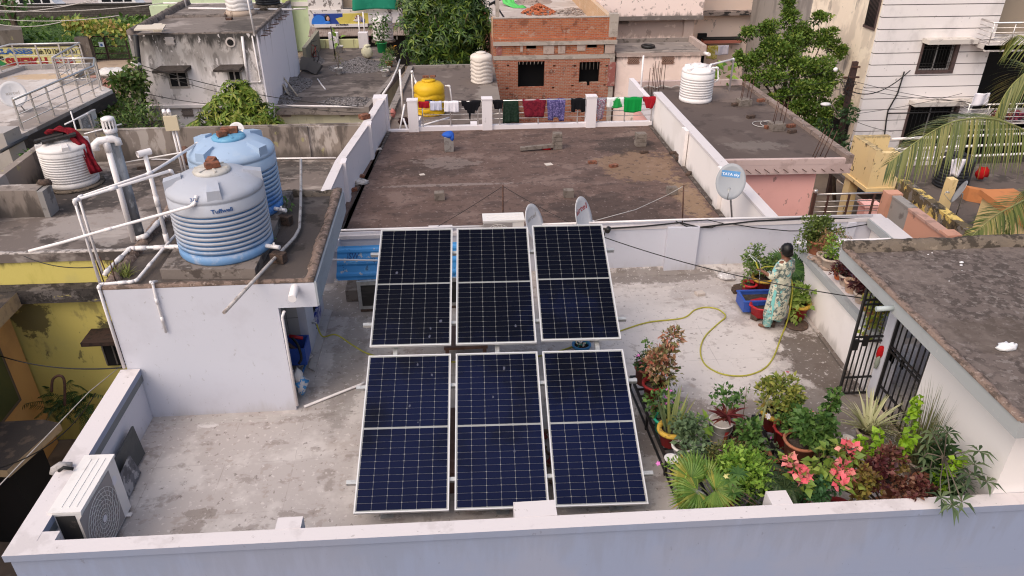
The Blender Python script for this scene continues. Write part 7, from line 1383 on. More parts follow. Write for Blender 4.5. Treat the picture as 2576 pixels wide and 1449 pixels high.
t,b=planter("red yellow-rimmed pot of broad pale green leaves against the stairwell wall",gp(2003,800,.02),.17,.32,RED_POT,YEL_RIM,None,GP2);m=MB();bush(m,b+V((.0,-.02,.16)),(.26,.22,.24),190,.12,.085,rg,.1,.35,.35,8);bush(m,b+V((-.08,-.15,-.12)),(.12,.1,.14),40,.1,.075,rg,-.2,.4);add(t,"foliage",m,LF("money_plant_leaf",(.13,.22,.03),(.20,.30,.05),(.28,.37,.08),(.34,.40,.12)))
crp=gp(1902,770,.07);cr=thing("crate","blue plastic crate filled with soil in front of the red pots","crate",crp,GP2)
CRATE=mat("blue_crate_plastic",(.035,.085,.36),[('n',(.05,.12,.42),(6,6,6),.5,.7,.5)],.45)
m=MB();L2,W2,HH=.31,.20,.20;o=crp;ex=V((.998,-.03,0));ey=V((.03,.998,0))
def crate_part(x0,x1,y0,y1,z0,z1):m.hexa([o+ex*x+ey*y+V((0,0,z)) for z in (z0,z1) for x,y in ((x0,y0),(x1,y0),(x1,y1),(x0,y1))])
for y0,y1 in ((-W2,-W2+.015),(W2-.015,W2)):crate_part(-L2,L2,y0,y1,0,HH);crate_part(-L2-.02,L2+.02,y0-.012,y1+.012,HH,HH+.025)
for x0,x1 in ((-L2,-L2+.015),(L2-.015,L2)):crate_part(x0,x1,-W2+.015,W2-.015,0,HH);crate_part(x0-.012,x1+.012,-W2+.03,W2-.03,HH,HH+.025)
for k in range(4):crate_part(-L2+.1+k*.14,-L2+.115+k*.14,-W2-.014,-W2-.0005,.0,HH)
m.build("shell",CRATE,cr);m=MB();m.hexa([o+ex*x+ey*y+V((0,0,z)) for z in (.02,.14) for x,y in ((-L2+.016,-W2+.016),(L2-.016,-W2+.016),(L2-.016,W2-.016),(-L2+.016,W2-.016))]);m.build("soil",SOIL,cr)
tb=gp(1920,793,.06);t=thing("planter_tub","red rectangular tub of soil half behind the person's dress","tub",tb,GP2);m=MB();m.lathe([(.15,0),(.21,.02),(.25,.2),(.28,.215),(.28,.235),(.245,.235),(.22,.14),(0,.13)],tb,8,0,1.05,.82,True);m.build("shell",RED_PL,t);m=MB();m.lathe([(.22,.141),(0,.15)],tb,8,0,1.05,.82);m.build("soil",SOIL,t)
for k,(u,v) in enumerate(((1858,735),(1862,728),(1905,800),(1930,815),(1938,815))):brick("mossy brick propping up the pots at the person's corner",at(u,v,.002),BRICK_D,.3*k,0,80+k,.24,.13,.1,"bricks under the corner pots")
m=MB();q=at(2003,818,0);m.lathe([(.2,.002),(.2,.03),(.17,.03)],q,20);props(m.build("pot_base",BRICK_D),"dark round base under the red pot of broad pale leaves","pot base")
p=at(1760,741,.002);brick("small pale stone lying on the terrace near the yellow hose",p,mat("pale_stone",(.5,.43,.38),(),.9),.2,0,5,.16,.12,.06,None,"stone","stone")
drape([at(1810,690,.02),at(1828,696,.05),at(1848,700,.02)],.22,mat("clear_plastic_bag",(.5,.47,.47),[('n',(.72,.7,.7),(14,14,14),.5,.62,.8)],.25),"plastic_bag","crumpled clear plastic bag on the terrace by the back parapet","plastic bag",2)
LZ=1.047;GL="pots on the stairwell ledge"
def lp(u,v): return at(u,v,LZ)
t,b=planter("terracotta pot overflowing with a bushy small-leaved plant at the ledge's far end",lp(2052,634),.19,.26,TERRA,None,.15,GL);m=MB();bush(m,b+V((-.02,0,.2)),(.38,.32,.3),1500,.055,.04,rg,.4,.15,.35,26,0,.38);bush(m,b+V((-.3,-.05,.0)),(.16,.14,.22),170,.05,.035,rg);add(t,"foliage",m,LF("small_green_leaf",(.07,.11,.022),(.11,.155,.03),(.17,.21,.05),(.045,.075,.018)))
t,b=planter("dry reddish herb in a hidden pot next to the bushy ledge plant",lp(2068,660),.1,.16,PALE_POT,None,None,GL);m=MB();bush(m,b+V((0,.02,.22)),(.22,.2,.24),420,.045,.014,rg,.5,.2,.3,12);add(t,"foliage",m,L_DRY)
t,b=planter("whitish clay pot of light green herbs with dry tips on the ledge",lp(2082,676),.13,.22,PALE_POT,None,None,GL);m=MB();bush(m,b+V((0,.02,.18)),(.24,.2,.2),330,.06,.03,rg,.5,.2,.3,8);add(t,"foliage",m,L_LIME);m=MB();bush(m,b+V((.06,.05,.3)),(.26,.2,.22),260,.045,.012,rg);add(t,"dry_stalks",m,L_DRY)
t,b=planter("small orange pot of green seedlings on the ledge",lp(2108,701),.085,.16,mat("orange_pot",(.46,.12,.04),(),.8),None,None,GL);m=MB();bush(m,b+V((0,0,.06)),(.1,.1,.07),60,.06,.035,rg);add(t,"foliage",m,L_LIME)
t,b=planter("pale pot topped with a dark red rosette plant on the ledge",lp(2125,716),.115,.19,PALE_POT,None,None,GL);m=MB();bush(m,b+V((-.02,.02,.14)),(.25,.22,.17),420,.085,.03,rg,.5,.1,.4,10);add(t,"foliage",m,L_BURG)
t,b=planter("pinkish clay pot with a purple straggly plant on the ledge",lp(2140,734),.12,.2,TERRA_P,None,None,GL);m=MB();bush(m,b+V((.08,.08,.14)),(.24,.2,.15),330,.075,.025,rg,.5,.1,.4,9);add(t,"foliage",m,L_PURP)
t,b=planter("dark red rosette plant in a pale pot, nearest the iron gate on the ledge",lp(2163,760),.11,.18,PALE_POT,None,None,GL);m=MB();bush(m,b+V((.0,.02,.15)),(.25,.22,.17),400,.085,.03,rg,.5,.1,.4,10);add(t,"foliage",m,L_BURG);stems(t,b,[b+V((-.2,-.1,-.02))],.006)
t,b=planter("yellow-green broad leaves seen through the bars of the iron gate",lp(2196,800),.12,.16,TERRA,None,None,GL);m=MB();bush(m,b+V((-.02,-.05,.1)),(.26,.28,.2),330,.085,.06,rg,.1,.3,.4,9);bush(m,b+V((-.12,-.25,-.15)),(.14,.14,.2),110,.08,.06,rg);add(t,"foliage",m,LF("yellow_green_broad_leaf",(.20,.27,.03),(.28,.34,.05),(.36,.38,.07),(.42,.12,.05)))
m=MB();rg2=random.Random(8)
for k in range(9):q=lp(2050+k*3.3,655+k*3);m.blob(q+V((0,0,.03)),(.07,.06,.035),.5,3,0,8,k)
m.tube([lp(2045,655)+V((.1*cos(a),.08*sin(a),.05)) for a in [i*.5 for i in range(13)]],.012,5);props(m.build("shards",mat("clay_shards",(.34,.25,.2),[('n',(.15,.12,.1),(8,8,8),.5,.7,.7)],.9)),"broken clay shards and stones scattered on the ledge","shards")
# ------------------ gate, hose, small things
def gate_leaf(label,a,b,z0,z1,nb,lock=True):
 a,b=V(a),V(b);d=b-a;L=d.length;t=thing("iron_gate",label,"gate",a.lerp(b,.5)+V((0,0,z0)));P3=lambda s,z:a+d*s+V((0,0,z))
 m=MB()
 for s in (0,1):m.bar(P3(s,z0),P3(s,z1),.04,.03,0,(d.x,d.y,0))
 for z in (z0+.01,z0+(z1-z0)*.16,z0+(z1-z0)*.5,z0+(z1-z0)*.54,z0+(z1-z0)*.83,z0+(z1-z0)*.87,z1-.01):m.bar(P3(0,z),P3(1,z),.025,.025)
 m.build("frame",BLACK_IRON,t);m=MB()
 for k in range(1,nb):m.bar(P3(k/nb,z0),P3(k/nb,z1),.016,.016,0,(d.x,d.y,0))
 m.build("bars",BLACK_IRON,t)
 if lock:m=MB();q=P3(.12,z0+(z1-z0)*.47);m.obox(q,d.normalized()*.04,(0,.015,0),(0,0,.09));m.obox(P3(.42,z0+(z1-z0)*.5),d.normalized()*.03,(0,.015,0),(0,0,.08));m.build("latch",BLACK_IRON,t)
 return t
gate_leaf("black barred gate leaf swung open across the stairwell wall",(5.66,8.56,0),(6.12,8.56,0),.03,1.93,6)
gate_leaf("black barred gate leaf closed over the dark stair doorway",(6.13,8.37,0),(6.13,7.58,0),.03,1.84,7)
m=MB();q=V((6.09,8.50,.82));m.blob(q,(.06,.05,.12),.4,4,0,8,1);m.blob(q+V((-.02,-.02,-.16)),(.035,.03,.13),.3,3,1,8,2);props(m.build("gate_rag",[cloth_mat("red_rag_cloth",(.42,.012,.014)),cloth_mat("grey_green_rag",(.25,.27,.22))]),"red and grey rag tied to the open gate leaf","rag")
m=MB();m.box(6.33,8.1,5.9,8.6,-2.2,-2.0,0);m.box(7.2,7.3,7.0,9.2,-2,1.6,1);m.box(6.75,7.19,7.9,8.55,-2,-.12,0);m.box(6.33,6.75,7.3,8.5,-.25,-.12,0);props(m.build("stairwell",[mat("dark_stair",(.035,.03,.028),[('n',(.06,.05,.045),(4,4,4),.5,.7,.7)],.9),LAV_WALL]),"dark stair landing seen through the barred doorway","stairs")
pipe("rain_spout","short grey spout poking out of the grey roof fascia above the gate",[V((5.56,7.75,2.05)),V((5.33,7.77,2.03))],.035,mat("grey_spout",(.38,.42,.42),(),.6),n=10)
HOSE=mat("yellow_green_hose",(.38,.35,.045),[('n',(.25,.24,.04),(9,9,9),.5,.7,.6)],.5)
def spl(pts,n=6):
 pts=[V(p) for p in pts];k=len(pts)-1;out=[]
 for i in range(k):
  p0,p1,p2,p3=pts[max(i-1,0)],pts[i],pts[i+1],pts[min(i+2,k)]
  for j in range(n):f=j/n;out.append(.5*((2*p1)+(p2-p0)*f+(2*p0-5*p1+4*p2-p3)*f*f+(3*p1-p0-3*p2+p3)*f**3))
 return out+[pts[-1]]
hz=.014
PERS=V((5.42,10.55,0))
tap=atx(792,812,SX1+.06)
hand=V((5.02,10.62,1.10))
hp=[tap+V((.03,-.02,-.02)),tap+V((.12,-.12,-.2)),at(845,842,.35),at(890,870,.12),at(930,891,hz),at(1000,905,hz),at(1180,910,hz),at(1352,896,hz),at(1400,885,hz),at(1452,868,hz),at(1510,848,hz),at(1555,834,hz),at(1629,811,hz),at(1717,800,hz),at(1747,780,hz),at(1774,773,hz),at(1800,776,hz),at(1816,784,hz),at(1825,797,hz),at(1804,816,hz),at(1774,846,hz),at(1762,880,hz),at(1771,913,hz),at(1801,935,hz),at(1841,945,hz),at(1884,943,hz),at(1924,926,hz),at(1947,896,hz),at(1964,850,hz),at(1978,815,.05)]
hp+=[PERS+V((.24,-.02,.35)),PERS+V((.27,.14,.75)),PERS+V((.12,.27,.98)),PERS+V((-.2,.24,1.05)),hand,hand+V((-.06,.04,.12))]
m=MB();m.tube(spl(hp),.013,7);props(m.build("garden_hose",HOSE),"yellow-green garden hose snaking over the terrace from a tap to the person's hand","hose")
m=MB();m.tube([tap-V((.06,0,0)),tap+V((.02,0,0)),tap+V((.035,0,-.05))],.016,8);m.tube([tap+V((-.02,-.03,.05)),tap+V((-.02,.03,.05))],.008,5);props(m.build("tap",GALV),"metal tap on the stair room's pier feeding the hose","tap")
m=MB();nz=hand+V((-.06,.04,.12));ctr=aty(1912,702,11.0)
m.tube(spl([nz,nz+V((-.1,.1,.10)),nz.lerp(ctr,.5)+V((0,0,.16)),ctr.lerp(nz,.2)+V((0,0,.05)),at(1911,715,.36)]),.005,6)
for k in range(26):f=rg.random();q=nz.lerp(ctr,f)+V((rg.uniform(-.03,.03),rg.uniform(-.03,.03),.2*4*f*(1-f)*.8));m.blob(q,.005,.2,2,0,5,k)
wm=NT("water_jet");bs=wm.n('ShaderNodeBsdfPrincipled');bs.inputs['Base Color'].default_value=(.85,.87,.9,1);bs.inputs['Roughness'].default_value=.08;bs.inputs['Transmission Weight'].default_value=.35;wm.l(bs.outputs[0],wm.out.inputs[0])
props(m.build("water_jet",wm.m),"arc of water squirting from the hose onto the potted bush","water")
SLATE=mat("dark_slate_sheet",(.065,.068,.07),[('n',(.09,.09,.09),(3,3,3),.5,.7,.5)],.6);SLATE2=mat("scuffed_slate",(.13,.13,.145),[('n',(.35,.34,.35),(5,5,5),.52,.62,.85,4.0),('n',(.06,.06,.07),(8,8,8),.5,.65,.7)],.6)
a0,a1,c0,c1=at(293,1262,.03),at(360,1142,.03),atx(282,1165,-4.47),atx(330,1073,-4.47)
m=MB();n_=V((.03,0,.01));m.hexa([a0,a1,c1,c0,a0+n_,a1+n_,c1+n_,c0+n_]);props(m.build("slate_sheet",SLATE),"large dark grey sheet leaning against the inside of the left parapet".replace("left parapet","lavender side parapet"),"sheet")
b0,b1,d0,d1=at(312,1270,.02),at(350,1190,.02),at(285,1230,.33),at(322,1148,.36)
m=MB();m.hexa([b0,b1,d1,d0,b0+n_,b1+n_,d1+n_,d0+n_]);props(m.build("scuffed_slab",SLATE2),"scuffed slate slab propped in front of the dark grey sheet","slab")
m=MB();q=at(165,1185,ZP);m.tube([at(180,1173,ZP+.02),at(150,1172,ZP+.05),at(138,1180,ZP+.0),at(136,1192,ZP-.05)],.05,8);m.tube([at(185,1180,ZP+.05),at(160,1176,ZP+.1),at(148,1185,ZP+.06)],.02,6,1);props(m.build("wrapped_pipe",[mat("grey_pipe_wrap",(.36,.33,.32),[('n',(.2,.18,.17),(9,9,9),.5,.7,.7)],.9),WIRE]),"grey wrapped pipe bundle coming over the parapet to the air conditioner","pipe")
cpos=V((-2.62,9.85,.02));m=MB()
for k in range(26):q=cpos+V((rg.uniform(-.3,.12),rg.uniform(-.75,.3),rg.uniform(0,.28)));m.bar(q,q+V((rg.uniform(-.25,.25),rg.uniform(-.25,.25),rg.uniform(-.1,.25))),rg.uniform(.02,.08),.03,rg.randrange(4))
props(m.build("junk_heap",[mat("white_scrap",(.5,.47,.46),(),.7),mat("brown_scrap",(.18,.11,.08),(),.9),mat("dark_scrap",(.05,.05,.06),(),.7),mat("blue_scrap",(.05,.16,.4),(),.6)]),"heap of odd scraps and rags inside the stair room doorway","junk",None,"stuff")
m=MB();q=aty(757,880,9.9);x0=q.x-.25
for (a_,b_,c_,d_) in ((x0,x0+.02,9.7,10.1),(x0+.34,x0+.36,9.7,10.1),(x0+.021,x0+.339,9.7,9.72),(x0+.021,x0+.339,10.08,10.1)):m.box(a_,b_,c_,d_,.22,.52)
m.box(x0+.02,x0+.34,9.72,10.08,.22,.25);props(m.build("crate",CRATE),"blue crate of scraps inside the stair room doorway","crate")
m=MB();m.tube([aty(727,845,9.95),aty(762,851,9.95)],.028,8);props(m.build("red_pipe",RED_PL),"red pipe end lying across the scraps in the doorway","pipe")
m=MB();m.tube(spl([aty(735,850,9.8),aty(750,870,9.7),aty(758,900,9.6),aty(752,915,9.5)]),.02,7);props(m.build("dark_hose",WIRE),"dark blue hose curling over the scraps in the doorway","hose")
m=MB();m.blob(aty(757,965,9.15),(.1,.12,.13),.7,4,0,10,3);m.blob(aty(750,945,9.2),(.09,.1,.1),.7,4,1,10,6);props(m.build("white_rags",[cloth_mat("blue_white_bag",(.5,.5,.52),[(.05,.25,.55)],16),cloth_mat("off_white_rag",(.56,.54,.53))]),"white and blue bags bundled at the foot of the doorway","bags")
BLUE_SH=mat("blue_roof_sheet",(.055,.27,.60),[('n',(.16,.42,.70),(3,1.2,3),.5,.7,.6),('n',(.45,.44,.42),(8,8,8),.66,.70,.85),('n',(.03,.05,.10),(5,2,5),.68,.74,.7)],.45)
m=MB();a,b_,c_,d_=at(846,706,.42),at(1170,695,.42),at(1170,608,.98),at(849,620,.98);prof=[0,.0,.018,.018,0,0,0,0,.018,.018,0,0,0,0,.018,.018,0,0];K=len(prof)-1;nn=(b_-a).cross(d_-a).normalized();vs=[]
for i,hgt in enumerate(prof):f=i/K;vs+=[a.lerp(d_,f)+nn*hgt,b_.lerp(c_,f)+nn*hgt]
m.add(vs,[(2*i,2*i+1,2*i+3,2*i+2) for i in range(K)]);o=m.build("blue_sheet",BLUE_SH);sd=o.modifiers.new("t",'SOLIDIFY');sd.thickness=.006;props(o,"chipped blue ribbed roofing sheet tilted behind the solar panels","roof sheet")
letters("JSW",.16,"lettering",mat("navy_print",(.02,.06,.2),(),.6),o,origin=V(a.lerp(d_,.62)+(b_-a).normalized()*.18+nn*.012),ex=(b_-a),ez=(d_-a).normalized(),thick=.002,width=.22)
pipe("long_white_rod","thin white rod laid across the blue roofing sheet",[at(832,653,.82),at(950,655,.80)],.018)
m=MB();x0,x1=at(905,782,.02).x,at(1180,776,.02).x;y0=at(905,782,.02).y;
for (xa,xb) in ((x0,x0+.9),(x0+1.0,x1)):
 for (p,q,r_,s_) in ((xa,xa+.06,.05,.62),(xb-.06,xb,.05,.62),(xa+.061,xb-.061,.05,.11),(xa+.061,xb-.061,.54,.62)):m.box(p,q,y0+.0,y0+.04,r_,s_,0)
 m.box(xa+.061,xb-.061,y0+.012,y0+.028,.111,.539,1);m.box(xa+.02,xb,y0-.01,y0+.05,.0,.049,2)
props(m.build("window_screen",[GALV,mat("dark_mesh_screen",(.03,.028,.027),[('n',(.055,.05,.048),(1.5,1.5,9),.5,.65,.7)],.35),BRICK_D]),"grey-framed dark window screens standing behind the solar panels","window screen")
p=at(890,752,0);m=MB();m.box(p.x-.12,p.x+.25,p.y-.1,p.y+.3,.002,.24);props(m.build("masonry_block",BLOCK_M),"rough masonry block propping up the blue roofing sheet","block")
m=MB();q=at(905,725,.1);m.tube([q,q+V((0,0,.45))],.02,6);m.tube([q+V((.12,.1,0)),q+V((.12,.1,.4))],.02,6);props(m.build("iron_prop",BLACK_IRON),"dark iron legs under the blue roofing sheet","prop")
t,b=planter("blue basin of clothes pegs on the floor behind the solar panels",at(1462,880,.0),.14,.12,mat("blue_basin",(.03,.16,.33),(),.4),None,.1,None,"basin","basin")
m=MB()
for k in range(16):q=b+V((rg.uniform(-.08,.08),rg.uniform(-.08,.08),.02));m.bar(q,q+V((rg.uniform(-.05,.05),rg.uniform(-.05,.05),.02)),.02,.012,k%3)
add(t,"pegs",m,[mat("cream_peg",(.6,.5,.35),(),.6),GREEN_POT,WHITE_POT])
m=MB();q=at(1172,885,0);m.box(q.x-.35,q.x+.35,q.y-.3,q.y+.35,.25,.30,0)
for dx in (-.3,.3):
 for dy in (-.25,.3):m.box(q.x+dx-.03,q.x+dx+.03,q.y+dy-.03,q.y+dy+.03,0,.249,0)
props(m.build("low_table",mat("brown_wood_table",(.14,.075,.055),[('n',(.22,.13,.1),(3,12,3),.5,.7,.6)],.6)),"low brown wooden table under the gap between the panel rows","table")
m=MB();q=at(1143,1010,0);m.box(q.x-.12,q.x+.35,7.0,8.3,.0,.35);props(m.build("brown_chest",mat("brown_wood_table",(.14,.075,.055))),"long brown wooden chest beneath the near solar panels","chest")
m=MB()
for k in range(22):q=V((1.06+rg.uniform(-.1,.15),rg.uniform(7.0,8.2),.03));m.bar(q,q+V((rg.uniform(-.15,.15),rg.uniform(-.15,.15),rg.uniform(0,.12))),.05,.03,k%2)
props(m.build("wood_scraps",[mat("brown_scrap",(.18,.11,.08)),mat("red_scrap",(.2,.03,.03),(),.8)]),"wood scraps lying under the gap between near panels","scraps",None,"stuff")
m=MB();q=at(2530,878,2.172);m.blob(q+V((0,0,.03)),(.12,.07,.05),.5,3,0,14,2);m.blob(q+V((.1,.03,.02)),(.05,.04,.03),.5,3,0,10,4);props(m.build("white_lump",mat("white_lime_lump",(.75,.73,.73),[('n',(.55,.53,.53),(9,9,9),.55,.7,.5)],.9)),"lump of white lime on the dark flat roof above the gate","lump")
m=MB()
for (u,v,s) in ((2419,660,.035),(2418,667,.025),(2388,707,.012),(2420,680,.008),(2548,873,.015),(2335,640,.015),(2345,636,.012)):m.blob(at(u,v,2.172),(s,s*.6,s*.4),.3,3,0,8,int(u))
props(m.build("white_bits",mat("white_lime_lump",(.75,.73,.73))),"few white crumbs strewn on the dark flat roof above the gate","crumbs",None,"stuff")
# ------------------ the person watering the plants
SKIN=mat("brown_skin",(.17,.075,.045),(),.5);HAIR=mat("black_hair",(.006,.005,.005),[('n',(.02,.016,.014),(30,30,90),.5,.7,.6)],.4)
DRESS=mat("floral_print_cotton",(.46,.45,.35),[('n',(.085,.12,.115),(13,13,13),.49,.53,.9,2.0),('n',(.16,.42,.42),(9,9,9),.61,.65,.9,2.0),('n',(.62,.58,.46),(21,21,21),.58,.63,.8,2.0)],.9)
TROUSER=mat("teal_print_cotton",(.17,.33,.31),[('n',(.40,.42,.33),(24,24,24),.55,.62,.8,2.0),('n',(.06,.13,.13),(18,18,18),.60,.66,.8,2.0)],.9)
f=V((-.50,.866,0));sl=V((-.866,-.50,0));Z3=V((0,0,1))
def B(s,fw,z): return PERS+sl*s+f*fw+Z3*z
pe=thing("person","barefoot person in a pale floral tunic, seen from behind, watering pots with a hose","person",PERS)
bm_v,bm_e,bm_r=[],[],[]
def node(p,r,par=None):
 bm_v.append(p);bm_r.append(r);i=len(bm_v)-1
 if par is not None:bm_e.append((par,i))
 return i
pel=node(B(0,0,.80),.125);ws=node(B(0,.01,.98),.115,pel);ch=node(B(0,.0,1.16),.125,ws);nk0=node(B(0,.0,1.27),.075,ch);nk=node(B(.0,.01,1.335),.05,nk0);hd0=node(B(.01,.04,1.41),.075,nk);hd1=node(B(.015,.045,1.49),.082,hd0)
hl,hr=B(.12,.30,1.08),None
hand_l=hand-f*.03
for sg in (1,-1):
 sh=node(B(.135*sg,0,1.245),.055,nk0)
 if sg==1:el=node(B(.235,.03,1.02),.042,sh);wr=node(hand_l-(hand_l-B(.235,.03,1.02)).normalized()*.06,.026,el);pm=node(hand_l+Z3*.0,.03,wr);ha=hand_l;hdv=(hand_l-B(.235,.03,1.02)).normalized()
 else :el=node(B(-.225,.02,1.02),.042,sh);wr=node(B(-.17,.20,.99),.026,el);pm=node(B(-.15,.255,1.0),.03,wr)
 hp_=node(B(.075*sg,0,.76),.095,pel);kn=node(B(.085*sg+.02*(sg>0),.02*(sg>0),.43),.058,hp_);an=node(B(.10*sg+.07*(sg>0),-.01+.0*sg,.075),.034,kn);hl_=node(B(.105*sg+.075*(sg>0),.05,.035),.035,an);to=node(B(.115*sg+.09*(sg>0),.15,.022),.028,hl_)
me=bpy.data.meshes.new("body");me.from_pydata([tuple(v-PERS) for v in bm_v],bm_e,[]);body=bpy.data.objects.new("body",me);COL.objects.link(body);body.parent=pe
sk=body.modifiers.new("skin",'SKIN');sk.use_smooth_shade=True
for i,r in enumerate(bm_r):me.skin_vertices[0].data[i].radius=(r,r)
me.skin_vertices[0].data[0].use_root=True
sb=body.modifiers.new("sub",'SUBSURF');sb.levels=2;sb.render_levels=2;me.materials.append(SKIN)
def fingers(c,d,up,name):
 m=MB();d,up=V(d).normalized(),V(up).normalized();s=d.cross(up).normalized()
 for k,ln in enumerate((.062,.070,.066,.052)):
  o=V(c)+s*(.022*(k-1.5)*.8)+d*.018;m.tube([o,o+d*ln*.45,o+d*ln*.65-up*ln*.3,o+d*ln*.45-up*ln*.55],.0085,6,r1=.006)
 o=V(c)+s*.026-d*.005;m.tube([o,o+s*.018+d*.02-up*.01,o+d*.045-up*.022],.0095,6,r1=.007)
 m.build(name,SKIN,pe)
fingers(ha,hdv,Z3,"fingers");fingers(B(-.15,.255,1.0),f,Z3,"fingers")
def loft(rings,n=26,wob=0.0,seed=0):
 "rings: (centre, rx across, ry along facing)"
 m=MB();vs=[];k=len(rings)
 for i,(c,rx,ry) in enumerate(rings):
  for j in range(n):a=2*pi*j/n;w=1+wob*(i/k)*sin(a*5+seed+i*.5)+wob*.6*sin(a*9+i);vs.append(c+sl*rx*cos(a)*w+f*ry*sin(a)*w)
 m.add(vs,[(i*n+j,i*n+(j+1)%n,(i+1)*n+(j+1)%n,(i+1)*n+j) for i in range(k-1) for j in range(n)],0,True); return m
m=loft([(B(0,.01,1.33),.058,.056),(B(0,.0,1.30),.105,.075),(B(0,.0,1.27),.165,.095),(B(0,0,1.21),.185,.115),(B(0,0,1.1),.182,.125),(B(0,0,.98),.172,.122),(B(0,0,.86),.19,.14),(B(0,-.005,.74),.205,.152),(B(.01,-.005,.55),.21,.158),(B(.02,-.005,.38),.22,.165),(B(.02,-.005,.27),.228,.17),(B(.02,-.005,.24),.226,.168)],30,.035,1)
m.build("tunic",DRESS,pe)
m=MB();q0=B(.21,-.085,.74);m.hexa([B(.215,-.10,.25),B(.232,-.02,.25),B(.226,-.02,.251),B(.21,-.10,.251),B(.198,-.07,.80),B(.204,-.03,.80),B(.20,-.03,.801),B(.194,-.07,.801)]);m.build("slit_lining",mat("turquoise_lining",(.18,.45,.42),(),.9),pe)
m=MB()
for (a_,b_,c_) in ((B(.14,0,1.25),B(.235,.025,1.04),B(.20,.17,1.045)),(B(-.14,0,1.25),B(-.228,.015,1.03),B(-.195,.12,.985))):m.tube(spl([a_,a_.lerp(b_,.5),b_,b_.lerp(c_,.8)],4),.068,12,r1=.058)
m.build("sleeves",DRESS,pe)
for sg,dx in ((1,.085),(-1,0)):
 m=loft([(B(.09*sg+dx*.6,0,.45),.082,.085),(B(.095*sg+dx*.8,0,.3),.085,.085),(B(.10*sg+dx*.9,-.005,.15),.08,.082),(B(.10*sg+dx,-.01,.085),.068,.07)],16,.06,sg);m.build("trouser_leg",TROUSER,pe)
m=MB();m.blob(B(.01,.012,1.485),(.102,.108,.118),.16,4,0,18,3);m.blob(B(.0,-.03,1.42),(.075,.06,.06),.2,4,0,12,5)
m.build("hair",HAIR,pe)
m=MB();hc=B(.02,.12,1.445);m.blob(B(.018,.142,1.44),(.014,.022,.018),.1,2,0,8);m.blob(B(.085,.05,1.445),(.012,.018,.028),.1,2,0,8);m.blob(B(-.055,.05,1.445),(.012,.018,.028),.1,2,0,8);m.build("nose_and_ears",SKIN,pe)
m=MB();m.blob(B(.05,.118,1.465),(.014,.008,.007),0,1,0,8);m.blob(B(-.01,.122,1.465),(.014,.008,.007),0,1,0,8);m.blob(B(.02,.123,1.395),(.022,.007,.007),0,1,1,8);m.build("eyes_and_mouth",[mat("eye_dark",(.02,.015,.012),(),.3),mat("lip",(.2,.06,.05),(),.5)],pe)
# ------------------ trees
BARK=mat("brown_bark",(.12,.085,.06),[('n',(.06,.045,.035),(5,5,1.5),.45,.65,.8)],.95,(12,.8,.02))
def limbs(mb,base,tips,r,rg,kink=.25):
 base=V(base)
 for q in tips:q=V(q);mid=base.lerp(q,.5)+rdir(rg)*kink*(q-base).length*.3;mb.tube(spl([base,mid,q],5),r,7,r1=r*.25)
rg=random.Random(21)
t=thing("mango_tree","broad dark green mango tree between the bare brick house and the dark gravelly roof","tree",V((-.3,41.3,GZ)))
m=MB();m.tube([(-.3,41.3,GZ),(-.25,41.3,-3.5),(-.1,41.2,-2.0)],.22,10,r1=.15);limbs(m,(-.1,41.2,-2.2),[(-.3+2.0*cos(a),41.2+1.6*sin(a),-.6+rg.uniform(-.6,1.4)) for a in [i*.9 for i in range(7)]],.09,rg);add(t,"trunk",m,BARK)
m=MB();c=V((-.15,41.6,-.55));rosettes(m,c,(2.45,2.1,2.45),1150,7,.40,.105,rg,.45,34,0,.42);rosettes(m,c+V((-1.7,0,1.2)),(.9,1.0,.9),130,7,.38,.10,rg,.4);rosettes(m,c+V((.3,-.3,-1.7)),(2.2,1.5,.9),220,7,.38,.10,rg,.5);add(t,"crown",m,LF("mango_leaf",(.025,.055,.012),(.04,.085,.016),(.065,.125,.022),(.12,.19,.03),(.22,.28,.04),t=.25,r=.35))
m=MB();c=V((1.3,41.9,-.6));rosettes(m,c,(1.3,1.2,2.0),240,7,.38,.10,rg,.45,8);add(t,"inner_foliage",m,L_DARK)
t=thing("leafy_tree","straggly bright green tree with small leaves in front of the apartment block","tree",V((15.2,32.3,GZ)))
cl=[(1990,45,31.6,.42,.55),(1985,5,31.7,.35,.4),(2010,75,31.8,.7,.4),(2065,45,31.8,.5,.22),(1930,75,31.4,.65,.5),(1880,88,31.2,.45,.28),(1960,110,31.2,.85,.6),(2020,110,31.5,.85,.65),(2075,90,31.8,.7,.5),(2105,125,31.8,.5,.5),(1925,130,31.2,.6,.45),(1890,160,31.0,.55,.45),(1860,150,31.0,.35,.35),(1985,165,30.7,.95,.7),(2050,165,30.9,.9,.7),(2085,190,31.0,.7,.6),(1930,195,30.7,.75,.5),(1890,205,30.7,.55,.4),(2000,220,30.4,.95,.65),(2060,235,30.4,.85,.65),(1960,240,30.4,.6,.4),(2020,275,30.1,.8,.6),(2075,275,30.2,.7,.55),(2050,305,30.0,.6,.45),(2120,262,30.3,.35,.25)]
m=MB();tips=[];md=MB()
for k,(u,v,y,r,rz) in enumerate(cl):
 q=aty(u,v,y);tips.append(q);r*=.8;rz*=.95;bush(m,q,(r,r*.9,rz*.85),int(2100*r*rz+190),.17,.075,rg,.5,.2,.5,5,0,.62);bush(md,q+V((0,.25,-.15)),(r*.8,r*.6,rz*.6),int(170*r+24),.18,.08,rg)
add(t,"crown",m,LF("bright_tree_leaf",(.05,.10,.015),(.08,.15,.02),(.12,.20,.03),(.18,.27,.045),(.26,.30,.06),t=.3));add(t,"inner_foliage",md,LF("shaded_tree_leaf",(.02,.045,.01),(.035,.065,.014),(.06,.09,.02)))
m=MB();m.tube([(15.2,32.3,GZ),(15.15,32.2,-3.6),(14.8,31.8,-2.2)],.17,9,r1=.11);limbs(m,(15.0,32.0,-2.9),tips[::2],.06,rg);add(t,"trunk",m,BARK)
